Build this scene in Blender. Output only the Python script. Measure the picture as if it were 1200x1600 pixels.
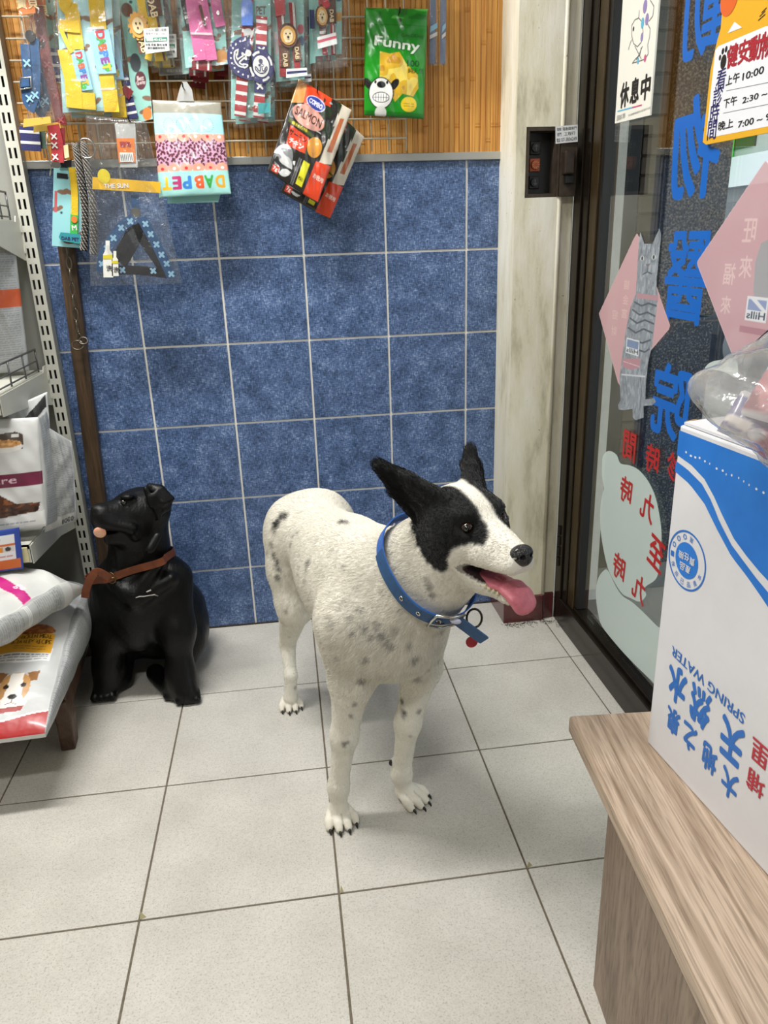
import bpy, bmesh, math, random
import numpy as np
from mathutils import Vector, Matrix
from mathutils.bvhtree import BVHTree

for _o in list(bpy.data.objects):
    bpy.data.objects.remove(_o, do_unlink=True)
scene = bpy.context.scene
COL = scene.collection
rng = random.Random(7)

# ------------------------------------------------------------------ camera
CAM = np.array([-0.0815, -2.3949, 1.2478])
YAW, PITCH, ROLL, FPX = 0.1240, 0.3456, -0.0341, 1172.0
_f = np.array([math.sin(YAW)*math.cos(PITCH), math.cos(YAW)*math.cos(PITCH), -math.sin(PITCH)])
_r0 = np.array([math.cos(YAW), -math.sin(YAW), 0.0])
_u0 = np.cross(_r0, _f)
_r = math.cos(ROLL)*_r0 + math.sin(ROLL)*_u0
_u = -math.sin(ROLL)*_r0 + math.cos(ROLL)*_u0
cam_data = bpy.data.cameras.new('camera')
cam_data.sensor_width = 36.0
cam_data.lens = FPX*36.0/1600.0
cam_data.clip_start = 0.02
cam = bpy.data.objects.new('camera', cam_data)
COL.objects.link(cam)
_m = Matrix(((_r[0], _u[0], -_f[0], CAM[0]), (_r[1], _u[1], -_f[1], CAM[1]), (_r[2], _u[2], -_f[2], CAM[2]), (0, 0, 0, 1)))
cam.matrix_world = _m
scene.camera = cam

# ------------------------------------------------------------------ world, exposure
scene.view_settings.view_transform = 'Standard'
scene.view_settings.look = 'None'
scene.view_settings.gamma = 1.0
scene.view_settings.use_curve_mapping = False
scene.view_settings.exposure = 0.20
world = bpy.data.worlds.new('overcast_sky')
scene.world = world
world.use_nodes = True
_wn = world.node_tree.nodes
_bg = _wn['Background']
_bg.inputs['Color'].default_value = (0.86, 0.93, 1.0, 1)
_bg.inputs['Strength'].default_value = 1.8

def lamp_area(name, loc, rot, sx, sy, power, col, parent=None):
    d = bpy.data.lights.new(name, 'AREA')
    d.shape = 'RECTANGLE'; d.size = sx; d.size_y = sy; d.energy = power; d.color = col
    o = bpy.data.objects.new(name, d); COL.objects.link(o)
    o.location = loc; o.rotation_euler = rot
    if parent: o.parent = parent
    return o

# ------------------------------------------------------------------ pixel helpers (photo 1200 x 1600)
def pray(px, py):
    return _f + (px-600.0)/FPX*_r - (py-800.0)/FPX*_u
def hit(px, py, ax, v):
    d = pray(px, py); t = (v-CAM[ax])/d[ax]
    return CAM + t*d
def at_y(px, py, y): return hit(px, py, 1, y)
def at_x(px, py, x): return hit(px, py, 0, x)
def at_z(px, py, z=0.0): return hit(px, py, 2, z)
def project(P):
    d = np.asarray(P) - CAM
    z = d @ _f
    return np.stack([600+FPX*(d @ _r)/z, 800-FPX*(d @ _u)/z], -1)

# ------------------------------------------------------------------ materials
def lin(c):
    if isinstance(c, str):
        c = c.lstrip('#'); c = [int(c[i:i+2], 16)/255 for i in (0, 2, 4)]
    return [((x/12.92) if x <= 0.04045 else ((x+0.055)/1.055)**2.4) for x in c]
MATS = {}
def nd(nt, t, **kw):
    n = nt.nodes.new(t)
    for k, v in kw.items():
        if k in n.inputs: n.inputs[k].default_value = v
        else: setattr(n, k, v)
    return n
def mat(name, col, rough=0.5, metal=0.0, var=0.0, scale=20.0, bump=0.0, bscale=None, alpha=1.0, trans=0.0,
        coat=0.0, spec=0.5, emit=0.0, stretch=(1, 1, 1), col2=None, objvar=0.0, sheen=0.0):
    """principled with a little procedural mottling (var), a second stain colour (col2) and bump"""
    if name in MATS: return MATS[name]
    m = bpy.data.materials.new(name); m.use_nodes = True
    nt = m.node_tree; b = nt.nodes['Principled BSDF']
    c = lin(col)
    b.inputs['Base Color'].default_value = (*c, 1)
    b.inputs['Roughness'].default_value = rough
    b.inputs['Metallic'].default_value = metal
    b.inputs['Alpha'].default_value = alpha
    b.inputs['Transmission Weight'].default_value = trans
    b.inputs['Coat Weight'].default_value = coat
    b.inputs['Specular IOR Level'].default_value = spec
    b.inputs['Sheen Weight'].default_value = sheen
    if emit:
        b.inputs['Emission Color'].default_value = (*c, 1); b.inputs['Emission Strength'].default_value = emit
    if var or col2 or bump or objvar:
        tc = nd(nt, 'ShaderNodeTexCoord'); mp = nd(nt, 'ShaderNodeMapping')
        mp.inputs['Scale'].default_value = stretch
        nt.links.new(tc.outputs['Object'], mp.inputs['Vector'])
    if var or col2 or objvar:
        nz = nd(nt, 'ShaderNodeTexNoise', Scale=scale, Detail=6.0, Roughness=0.6)
        nt.links.new(mp.outputs['Vector'], nz.inputs['Vector'])
        rp = nd(nt, 'ShaderNodeValToRGB')
        rp.color_ramp.elements[0].position = 0.3; rp.color_ramp.elements[1].position = 0.7
        c2 = lin(col2) if col2 else [max(0, x*(1-var)) for x in c]
        rp.color_ramp.elements[0].color = (*c2, 1)
        rp.color_ramp.elements[1].color = (*[min(1, x*(1+var*0.6)) for x in c], 1)
        nt.links.new(nz.outputs['Fac'], rp.inputs['Fac'])
        out = rp.outputs['Color']
        if objvar:
            oi = nd(nt, 'ShaderNodeObjectInfo'); hs = nd(nt, 'ShaderNodeHueSaturation')
            mr = nd(nt, 'ShaderNodeMapRange'); mr.inputs['To Min'].default_value = 1-objvar; mr.inputs['To Max'].default_value = 1+objvar
            nt.links.new(oi.outputs['Random'], mr.inputs['Value']); nt.links.new(mr.outputs['Result'], hs.inputs['Value'])
            nt.links.new(out, hs.inputs['Color']); out = hs.outputs['Color']
        nt.links.new(out, b.inputs['Base Color'])
    if bump:
        n2 = nd(nt, 'ShaderNodeTexNoise', Scale=bscale or scale*3, Detail=4.0)
        nt.links.new(mp.outputs['Vector'], n2.inputs['Vector'])
        bp = nd(nt, 'ShaderNodeBump', Strength=bump, Distance=0.01)
        nt.links.new(n2.outputs['Fac'], bp.inputs['Height']); nt.links.new(bp.outputs['Normal'], b.inputs['Normal'])
    MATS[name] = m
    return m
def print_mat(name, rough=0.35, coat=0.0, bump=0.0, alpha=1.0, bscale=30.0, spec=0.5):
    """printed film / paper: colour comes from the mesh colour attribute 'Col'"""
    if name in MATS: return MATS[name]
    m = bpy.data.materials.new(name); m.use_nodes = True
    nt = m.node_tree; b = nt.nodes['Principled BSDF']
    a = nd(nt, 'ShaderNodeAttribute'); a.attribute_name = 'Col'
    nt.links.new(a.outputs['Color'], b.inputs['Base Color'])
    b.inputs['Roughness'].default_value = rough; b.inputs['Coat Weight'].default_value = coat
    b.inputs['Coat Roughness'].default_value = 0.12; b.inputs['Specular IOR Level'].default_value = spec
    if alpha < 1:
        mu = nd(nt, 'ShaderNodeMath', operation='MULTIPLY'); mu.inputs[1].default_value = alpha
        nt.links.new(a.outputs['Alpha'], mu.inputs[0]); nt.links.new(mu.outputs[0], b.inputs['Alpha'])
    if bump:
        tc = nd(nt, 'ShaderNodeTexCoord'); n2 = nd(nt, 'ShaderNodeTexNoise', Scale=bscale, Detail=3.0)
        nt.links.new(tc.outputs['Object'], n2.inputs['Vector'])
        bp = nd(nt, 'ShaderNodeBump', Strength=bump, Distance=0.01)
        nt.links.new(n2.outputs['Fac'], bp.inputs['Height']); nt.links.new(bp.outputs['Normal'], b.inputs['Normal'])
    MATS[name] = m
    return m
def film_mat(name, tint=(1, 1, 1), base=0.06, gain=1.0, rough=0.06, haze=0.0, bump=0.0, bscale=25.0):
    """thin clear film or sheet glass: transparent, mirrored by Fresnel, with optional milky haze"""
    if name in MATS: return MATS[name]
    m = bpy.data.materials.new(name); m.use_nodes = True
    nt = m.node_tree; nt.nodes.remove(nt.nodes['Principled BSDF'])
    out = nt.nodes['Material Output']
    tr = nd(nt, 'ShaderNodeBsdfTransparent'); tr.inputs['Color'].default_value = (*tint, 1)
    gl = nd(nt, 'ShaderNodeBsdfGlossy'); gl.inputs['Roughness'].default_value = rough
    gl.inputs['Color'].default_value = (1, 1, 1, 1)
    # two-sided Schlick reflectance
    ge = nd(nt, 'ShaderNodeNewGeometry'); fr = nd(nt, 'ShaderNodeVectorMath', operation='DOT_PRODUCT')
    nt.links.new(ge.outputs['Normal'], fr.inputs[0]); nt.links.new(ge.outputs['Incoming'], fr.inputs[1])
    ab = nd(nt, 'ShaderNodeMath', operation='ABSOLUTE'); nt.links.new(fr.outputs['Value'], ab.inputs[0])
    om = nd(nt, 'ShaderNodeMath', operation='SUBTRACT'); om.inputs[0].default_value = 1.0; nt.links.new(ab.outputs[0], om.inputs[1])
    pw = nd(nt, 'ShaderNodeMath', operation='POWER'); pw.inputs[1].default_value = 5.0; nt.links.new(om.outputs[0], pw.inputs[0])
    ma = nd(nt, 'ShaderNodeMath', operation='MULTIPLY_ADD'); ma.use_clamp = True
    ma.inputs[1].default_value = gain; ma.inputs[2].default_value = base
    nt.links.new(pw.outputs[0], ma.inputs[0])
    mx = nd(nt, 'ShaderNodeMixShader')
    nt.links.new(ma.outputs[0], mx.inputs[0])
    last = tr.outputs[0]
    if haze:
        df = nd(nt, 'ShaderNodeBsdfDiffuse'); df.inputs['Color'].default_value = (0.85, 0.85, 0.83, 1)
        tl = nd(nt, 'ShaderNodeBsdfTranslucent'); tl.inputs['Color'].default_value = (0.85, 0.85, 0.83, 1)
        ad = nd(nt, 'ShaderNodeMixShader'); ad.inputs[0].default_value = 0.5
        nt.links.new(df.outputs[0], ad.inputs[1]); nt.links.new(tl.outputs[0], ad.inputs[2])
        hz = nd(nt, 'ShaderNodeMixShader'); hz.inputs[0].default_value = haze
        nt.links.new(tr.outputs[0], hz.inputs[1]); nt.links.new(ad.outputs[0], hz.inputs[2])
        last = hz.outputs[0]
    nt.links.new(last, mx.inputs[1]); nt.links.new(gl.outputs[0], mx.inputs[2])
    nt.links.new(mx.outputs[0], out.inputs['Surface'])
    if bump:
        tc = nd(nt, 'ShaderNodeTexCoord'); n2 = nd(nt, 'ShaderNodeTexNoise', Scale=bscale, Detail=4.0)
        nt.links.new(tc.outputs['Object'], n2.inputs['Vector'])
        bp = nd(nt, 'ShaderNodeBump', Strength=bump, Distance=0.02)
        nt.links.new(n2.outputs['Fac'], bp.inputs['Height'])
        nt.links.new(bp.outputs['Normal'], gl.inputs['Normal']); nt.links.new(bp.outputs['Normal'], fr.inputs[0])
    MATS[name] = m
    return m

# ------------------------------------------------------------------ mesh helpers
class MB:
    """collects vertices and faces, then links ONE mesh object"""
    def __init__(s): s.v = []; s.f = []; s.mi = []; s.m = 0
    def add(s, vs, fs):
        o = len(s.v); s.v += [tuple(map(float, v)) for v in vs]; s.f += [tuple(i+o for i in f) for f in fs]; s.mi += [s.m]*len(fs)
        return s
    def box(s, x0, x1, y0, y1, z0, z1):
        vs = [(x, y, z) for z in (z0, z1) for y in (y0, y1) for x in (x0, x1)]
        return s.add(vs, [(0, 2, 3, 1), (4, 5, 7, 6), (0, 1, 5, 4), (2, 6, 7, 3), (0, 4, 6, 2), (1, 3, 7, 5)])
    def obox(s, O, U, V, Wv, u0, u1, v0, v1, w0, w1):
        O, U, V, Wv = map(np.asarray, (O, U, V, Wv))
        vs = [O+U*u+V*v+Wv*w for w in (w0, w1) for v in (v0, v1) for u in (u0, u1)]
        return s.add(vs, [(0, 2, 3, 1), (4, 5, 7, 6), (0, 1, 5, 4), (2, 6, 7, 3), (0, 4, 6, 2), (1, 3, 7, 5)])
    def tube(s, pts, r, n=8, closed=False, flat=None):
        pts = [np.asarray(p, float) for p in pts]; N = len(pts)
        rs = r if hasattr(r, '__len__') else [r]*N
        up = np.array([0, 0, 1.0]); rings = []; prev = None
        for i, p in enumerate(pts):
            a = pts[(i-1) % N] if (i > 0 or closed) else p; b = pts[(i+1) % N] if (i < N-1 or closed) else p
            t = b-a; t = t/(np.linalg.norm(t)+1e-12)
            if prev is None:
                x = np.cross(t, up)
                if np.linalg.norm(x) < 0.1: x = np.cross(t, [1, 0, 0])
            else: x = prev - t*(prev @ t)
            x = x/np.linalg.norm(x); prev = x; y = np.cross(t, x)
            rings.append([p+rs[i]*(math.cos(k*2*math.pi/n)*x*(1 if not flat else flat[0])+math.sin(k*2*math.pi/n)*y*(1 if not flat else flat[1])) for k in range(n)])
        fs = []
        M = N if closed else N-1
        for i in range(M):
            j = (i+1) % N
            for k in range(n): fs.append((i*n+k, i*n+(k+1) % n, j*n+(k+1) % n, j*n+k))
        if not closed: fs += [tuple(range(n-1, -1, -1)), tuple((N-1)*n+k for k in range(n))]
        return s.add([v for rg in rings for v in rg], fs)
    def prism(s, pts, d):
        """pts: 3D polygon, d: extrusion vector"""
        n = len(pts); pts = [np.asarray(p, float) for p in pts]; d = np.asarray(d, float)
        return s.add(pts+[p+d for p in pts], [tuple(range(n-1, -1, -1)), tuple(range(n, 2*n))]+[(i, (i+1) % n, n+(i+1) % n, n+i) for i in range(n)])
    def build(s, name, m, parent=None, bevel=0.0, smooth=False, seg=2):
        me = bpy.data.meshes.new(name); me.from_pydata(s.v, [], s.f)
        return link(name, me, m, parent, bevel, smooth, seg, s.mi if isinstance(m, (list, tuple)) else None)
def link(name, me, m, parent=None, bevel=0.0, smooth=False, seg=2, mi=None):
    if bevel or True:
        bm = bmesh.new(); bm.from_mesh(me)
        bmesh.ops.recalc_face_normals(bm, faces=bm.faces)
        if bevel:
            eds = [e for e in bm.edges if len(e.link_faces) == 2 and e.calc_face_angle(0) > 0.6]
            bmesh.ops.bevel(bm, geom=eds, offset=bevel, segments=seg, profile=0.5, affect='EDGES', clamp_overlap=True)
        bm.to_mesh(me); bm.free()
    ms = m if isinstance(m, (list, tuple)) else [m]
    for x in ms: me.materials.append(x)
    if mi and not bevel: me.polygons.foreach_set('material_index', mi)
    if smooth: me.polygons.foreach_set('use_smooth', [True]*len(me.polygons))
    o = bpy.data.objects.new(name, me); COL.objects.link(o)
    if parent is not None: o.parent = parent
    return o
def raw_mesh(name, V, F, m, parent=None, smooth=True, cols=None):
    me = bpy.data.meshes.new(name)
    V = np.asarray(V, np.float32); F = np.asarray(F, np.int32)
    me.vertices.add(len(V)); me.vertices.foreach_set('co', V.ravel())
    k = F.shape[1]
    me.loops.add(F.size); me.loops.foreach_set('vertex_index', F.ravel())
    me.polygons.add(len(F)); me.polygons.foreach_set('loop_start', np.arange(0, F.size, k, dtype=np.int32))
    me.polygons.foreach_set('use_smooth', np.full(len(F), smooth))
    me.update(calc_edges=True); me.validate()
    if cols is not None:
        C = np.ones((len(V), 4), np.float32); C[:, :cols.shape[1]] = cols
        at = me.color_attributes.new('Col', 'FLOAT_COLOR', 'POINT'); at.data.foreach_set('color', C.ravel())
    me.materials.append(m)
    o = bpy.data.objects.new(name, me); COL.objects.link(o)
    if parent is not None: o.parent = parent
    return o
def thing(name, label, cat, loc=(0, 0, 0), group=None, kind=None):
    o = bpy.data.objects.new(name, None); COL.objects.link(o); o.location = loc; o.empty_display_size = 0.05
    tag(o, label, cat, group, kind); return o
def tag(o, label=None, cat=None, group=None, kind=None):
    if label: o['label'] = label
    if cat: o['category'] = cat
    if group: o['group'] = group
    if kind: o['kind'] = kind
    return o
def setting(o, label, cat='structure'):
    o['kind'] = 'structure'; o['label'] = label; o['category'] = cat; return o
def adopt(parent, *objs):
    """parent meshes that were built in world space, keeping them where they are"""
    for o in objs:
        o.parent = parent; o.matrix_parent_inverse = Matrix.Translation(parent.location).inverted()

# ------------------------------------------------------------------ text as flat meshes
_TX = {}
def text_geo(body, bold=0.0, shear=0.0):
    k = (body, bold, shear)
    if k in _TX: return _TX[k]
    cu = bpy.data.curves.new('t', 'FONT'); cu.body = body; cu.size = 1.0; cu.shear = shear
    cu.resolution_u = 3
    o = bpy.data.objects.new('t', cu)
    me = bpy.data.meshes.new_from_object(o)
    me.calc_loop_triangles()
    V = np.array([v.co[:2] for v in me.vertices]).reshape(-1, 2)
    F = np.array([t.vertices[:] for t in me.loop_triangles]).reshape(-1, 3)
    bpy.data.objects.remove(o); bpy.data.curves.remove(cu); bpy.data.meshes.remove(me)
    if len(V) and bold:
        n0 = len(V); dirs = [(0, 0)]+[(bold*math.cos(a*math.pi/4), bold*math.sin(a*math.pi/4)) for a in range(8)]
        V = np.concatenate([V+np.array(d) for d in dirs]); F = np.concatenate([F+n0*i for i in range(len(dirs))])
    if len(V):
        lo = V.min(0); hi = V.max(0); V = (V-lo)
        sz = hi-lo
    else: sz = np.array([1., 1.])
    lay = np.repeat(np.arange(9 if bold else 1), len(V)//(9 if bold else 1)) if len(V) else np.zeros(0)
    _TX[k] = (V, F, sz, lay)
    return _TX[k]

class Plane:
    """flat frame: origin O, U = reader's right, V = up, N = towards the reader (metres)"""
    def __init__(s, O, U, V):
        s.O = np.asarray(O, float); s.U = np.asarray(U, float); s.V = np.asarray(V, float)
        s.U = s.U/np.linalg.norm(s.U); s.V = s.V-s.U*(s.U @ s.V); s.V = s.V/np.linalg.norm(s.V); s.N = np.cross(s.U, s.V)
    def P(s, u, v, w=0.0): return s.O+s.U*u+s.V*v+s.N*w
    def px(s, px, py):
        d = pray(px, py); t = ((s.O-CAM) @ s.N)/(d @ s.N); q = CAM+t*d-s.O
        return float(q @ s.U), float(q @ s.V)
    def poly(s, name, uv, m, parent, w=0.0005, thick=0.0):
        mb = MB(); pts = [s.P(u, v, w) for u, v in uv]
        if thick: mb.prism(pts, s.N*thick)
        else: mb.add(pts, [tuple(range(len(pts)))])
        return mb.build(name, m, parent)
    def text(s, name, body, m, parent, quad=None, box=None, bold=0.0, mirror=False, w=0.0006, rot=0.0, shear=0.0, thick=0.0):
        """fit body into box (u0,v0,u1,v1) or pixel box quad=(x0,y0,x1,y1: lower left and upper right)"""
        V, F, sz, lay = text_geo(body, bold, shear)
        if not len(F): return None
        if quad:
            a = s.px(quad[0], quad[1]); b = s.px(quad[2], quad[3]); box = (a[0], a[1], b[0], b[1])
        q = V/sz
        if mirror: q = np.stack([1-q[:, 0], q[:, 1]], 1)
        if rot:
            c, si = math.cos(rot), math.sin(rot); wd, hg = box[2]-box[0], box[3]-box[1]
            e = (q-0.5)*[wd, hg]; e = np.stack([e[:, 0]*c-e[:, 1]*si, e[:, 0]*si+e[:, 1]*c], 1)
            uv = e+[(box[0]+box[2])/2, (box[1]+box[3])/2]
        else: uv = q*[box[2]-box[0], box[3]-box[1]]+[box[0], box[1]]
        P = s.O+uv[:, :1]*s.U+uv[:, 1:]*s.V+s.N*w+np.outer(lay*4e-5, s.N)
        return raw_mesh(name, P, F, m, parent, smooth=False)
def ell(cu, cv, ru, rv, n=28, rot=0.0, a0=0.0, a1=2*math.pi):
    o = []
    for i in range(n):
        a = a0+(a1-a0)*i/(n if a1-a0 > 6.28 else n-1)
        x, y = ru*math.cos(a), rv*math.sin(a)
        o.append((cu+x*math.cos(rot)-y*math.sin(rot), cv+x*math.sin(rot)+y*math.cos(rot)))
    return o
def spline(pts, n=6, closed=False):
    """Catmull-Rom through the points"""
    P = [np.asarray(p, float) for p in pts]; N = len(P); out = []
    rg = range(N if closed else N-1)
    for i in rg:
        p0 = P[(i-1) % N] if (closed or i > 0) else P[0]; p1 = P[i]; p2 = P[(i+1) % N]
        p3 = P[(i+2) % N] if (closed or i < N-2) else P[-1]
        for k in range(n):
            t = k/n
            out.append(0.5*((2*p1)+(-p0+p2)*t+(2*p0-5*p1+4*p2-p3)*t*t+(-p0+3*p1-3*p2+p3)*t**3))
    if not closed: out.append(P[-1])
    return out

# ------------------------------------------------------------------ canvas: flat print rasterised to a colour attribute
class Canvas:
    def __init__(s, w, h, res=0.0015, col='#ffffff', ss=2):
        s.w, s.h = w, h; s.nx = max(4, int(w/res)); s.ny = max(4, int(h/res)); s.ss = ss
        s.A = np.empty((s.ny*ss+ss, s.nx*ss+ss, 3)); s.A[:] = lin(col)
        H, Wd = s.A.shape[:2]
        s.X = ((np.arange(Wd)+0.5)/Wd*w)[None, :].repeat(H, 0); s.Y = ((np.arange(H)+0.5)/H*h)[:, None].repeat(Wd, 1)
        s.rs = np.random.RandomState(3)
    def fill(s, mask, col, a=1.0):
        c = np.array(lin(col)); s.A[mask] = s.A[mask]*(1-a)+c*a
    def rect(s, x0, y0, x1, y1, col, a=1.0): s.fill((s.X >= x0) & (s.X < x1) & (s.Y >= y0) & (s.Y < y1), col, a)
    def ell(s, cx, cy, rx, ry, col, a=1.0, rot=0.0):
        c, si = math.cos(rot), math.sin(rot); dx, dy = s.X-cx, s.Y-cy
        s.fill(((dx*c+dy*si)/rx)**2+((-dx*si+dy*c)/ry)**2 < 1, col, a)
    def poly(s, pts, col, a=1.0):
        m = np.zeros(s.X.shape, bool); n = len(pts)
        for i in range(n):
            (x1, y1), (x2, y2) = pts[i], pts[(i+1) % n]
            if y1 == y2: continue
            c = ((s.Y >= min(y1, y2)) & (s.Y < max(y1, y2))); xs = x1+(s.Y-y1)*(x2-x1)/(y2-y1)
            m ^= c & (s.X < xs)
        s.fill(m, col, a)
    def line(s, pts, wd, col, a=1.0):
        for (x1, y1), (x2, y2) in zip(pts[:-1], pts[1:]):
            dx, dy = x2-x1, y2-y1; L = dx*dx+dy*dy+1e-12
            t = np.clip(((s.X-x1)*dx+(s.Y-y1)*dy)/L, 0, 1)
            s.fill((s.X-x1-t*dx)**2+(s.Y-y1-t*dy)**2 < (wd/2)**2, col, a)
    def text(s, body, box, col, bold=0.0, rot=0.0, mirror=False, a=1.0, shear=0.0):
        V, F, sz, lay = text_geo(body, bold, shear)
        if not len(F): return
        q = V/sz
        if mirror: q = np.stack([1-q[:, 0], q[:, 1]], 1)
        wd, hg = box[2]-box[0], box[3]-box[1]
        e = (q-0.5)*[wd, hg]; c, si = math.cos(rot), math.sin(rot)
        P = np.stack([e[:, 0]*c-e[:, 1]*si, e[:, 0]*si+e[:, 1]*c], 1)+[(box[0]+box[2])/2, (box[1]+box[3])/2]
        H, Wd = s.A.shape[:2]; m = np.zeros((H, Wd), bool)
        Q = P/[s.w, s.h]*[Wd, H]-0.5
        for t in F:
            T = Q[t]; x0, y0 = np.floor(T.min(0)).astype(int); x1, y1 = np.ceil(T.max(0)).astype(int)+1
            x0, y0 = max(x0, 0), max(y0, 0); x1, y1 = min(x1, Wd), min(y1, H)
            if x1 <= x0 or y1 <= y0: continue
            gx, gy = np.meshgrid(np.arange(x0, x1), np.arange(y0, y1))
            d = [(T[(i+1) % 3][0]-T[i][0])*(gy-T[i][1])-(T[(i+1) % 3][1]-T[i][1])*(gx-T[i][0]) for i in range(3)]
            ins = ((d[0] >= 0) & (d[1] >= 0) & (d[2] >= 0)) | ((d[0] <= 0) & (d[1] <= 0) & (d[2] <= 0))
            m[y0:y1, x0:x1] |= ins
        s.fill(m, col, a)
    def noise(s, x0, y0, x1, y1, cols, sx=0.004, sy=0.004, thr=(0.4, 0.6), mask=None):
        """soft random blotches inside a rectangle"""
        gx = int((x1-x0)/sx)+3; gy = int((y1-y0)/sy)+3; G = s.rs.rand(gy, gx)
        fx = np.clip((s.X-x0)/sx, 0, gx-1.001); fy = np.clip((s.Y-y0)/sy, 0, gy-1.001)
        ix, iy = fx.astype(int), fy.astype(int); tx, ty = fx-ix, fy-iy
        v = (G[iy, ix]*(1-tx)+G[iy, ix+1 if 0 else np.minimum(ix+1, gx-1)]*tx)*(1-ty)+(G[np.minimum(iy+1, gy-1), ix]*(1-tx)+G[np.minimum(iy+1, gy-1), np.minimum(ix+1, gx-1)]*tx)*ty
        ins = (s.X >= x0) & (s.X < x1) & (s.Y >= y0) & (s.Y < y1)
        if mask is not None: ins &= mask
        s.fill(ins & (v < thr[0]), cols[0])
        if len(cols) > 1: s.fill(ins & (v > thr[1]), cols[1])
    def lines(s, x0, y0, x1, y1, col, pitch=0.004, wd=0.0016, a=0.6, words=True):
        """rows of tiny illegible print"""
        y = y1-pitch
        while y > y0:
            x = x0
            while x < x1:
                L = s.rs.uniform(0.006, 0.02) if words else x1-x0
                s.rect(x, y, min(x+L, x1), y+wd, col, a); x += L+0.003
            y -= pitch
    def cols(s):
        ss = s.ss; H, Wd = s.ny+1, s.nx+1
        return s.A[:H*ss, :Wd*ss].reshape(H, ss, Wd, ss, 3).mean((1, 3)).reshape(-1, 3)
    def sheet(s, name, m, parent, fn, keep=None):
        """grid mesh; fn(U,V arrays in metres) -> (n,3) positions"""
        xs = np.linspace(0, s.w, s.nx+1); ys = np.linspace(0, s.h, s.ny+1)
        U, V = np.meshgrid(xs, ys); U = U.ravel(); V = V.ravel()
        P = fn(U, V); i = np.arange((s.nx+1)*(s.ny+1)).reshape(s.ny+1, s.nx+1)
        F = np.stack([i[:-1, :-1], i[:-1, 1:], i[1:, 1:], i[1:, :-1]], -1).reshape(-1, 4)
        C = s.cols()
        if keep is not None:
            k = keep(U, V); F = F[k[F].all(1)]
            used = np.unique(F); mp = np.zeros(len(P), int); mp[used] = np.arange(len(used)); P = P[used]; C = C[used]; F = mp[F]
        return raw_mesh(name, P, F, m, parent, True, C)
# ================================================================== the room
M_grout_f = mat('floor_grout', '#6b6152', 0.9, var=0.3, scale=60)
M_plaster = mat('ceiling_paint', '#e6e4dc', 0.9, var=0.05, scale=4)
M_wallp = mat('wall_paint', '#a8a498', 0.85, var=0.06, scale=3)

def tile_floor_mat():
    m = bpy.data.materials.new('floor_tile_ceramic'); m.use_nodes = True; nt = m.node_tree; b = nt.nodes['Principled BSDF']
    tc = nd(nt, 'ShaderNodeTexCoord'); oi = nd(nt, 'ShaderNodeObjectInfo')
    ad = nd(nt, 'ShaderNodeVectorMath', operation='ADD'); nt.links.new(tc.outputs['Object'], ad.inputs[0]); nt.links.new(oi.outputs['Location'], ad.inputs[1])
    n1 = nd(nt, 'ShaderNodeTexNoise', Scale=7.0, Detail=4.0); n2 = nd(nt, 'ShaderNodeTexNoise', Scale=260.0, Detail=3.0, Roughness=0.7)
    n3 = nd(nt, 'ShaderNodeTexNoise', Scale=95.0, Detail=8.0, Roughness=0.75)
    for n in (n1, n2, n3): nt.links.new(ad.outputs[0], n.inputs['Vector'])
    r1 = nd(nt, 'ShaderNodeValToRGB'); e = r1.color_ramp.elements
    e[0].position = 0.3; e[0].color = (*lin('#bcb8af'), 1); e[1].position = 0.7; e[1].color = (*lin('#cac6bd'), 1)
    nt.links.new(n1.outputs['Fac'], r1.inputs['Fac'])
    r2 = nd(nt, 'ShaderNodeValToRGB'); e = r2.color_ramp.elements
    e[0].position = 0.33; e[0].color = (0.52, 0.51, 0.48, 1); e[1].position = 0.47; e[1].color = (1, 1, 1, 1)
    nt.links.new(n2.outputs['Fac'], r2.inputs['Fac'])
    r3 = nd(nt, 'ShaderNodeValToRGB'); e = r3.color_ramp.elements
    e[0].position = 0.3; e[0].color = (0.75, 0.75, 0.74, 1); e[1].position = 0.55; e[1].color = (1, 1, 1, 1)
    nt.links.new(n3.outputs['Fac'], r3.inputs['Fac'])
    m1 = nd(nt, 'ShaderNodeMixRGB', blend_type='MULTIPLY'); m1.inputs[0].default_value = 0.75
    m2 = nd(nt, 'ShaderNodeMixRGB', blend_type='MULTIPLY'); m2.inputs[0].default_value = 0.6
    nt.links.new(r1.outputs[0], m1.inputs[1]); nt.links.new(r2.outputs[0], m1.inputs[2])
    nt.links.new(m1.outputs[0], m2.inputs[1]); nt.links.new(r3.outputs[0], m2.inputs[2])
    nt.links.new(m2.outputs[0], b.inputs['Base Color'])
    b.inputs['Roughness'].default_value = 0.42
    bp = nd(nt, 'ShaderNodeBump', Strength=0.12, Distance=0.002); nt.links.new(n3.outputs['Fac'], bp.inputs['Height']); nt.links.new(bp.outputs[0], b.inputs['Normal'])
    return m
M_ftile = tile_floor_mat()

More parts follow.
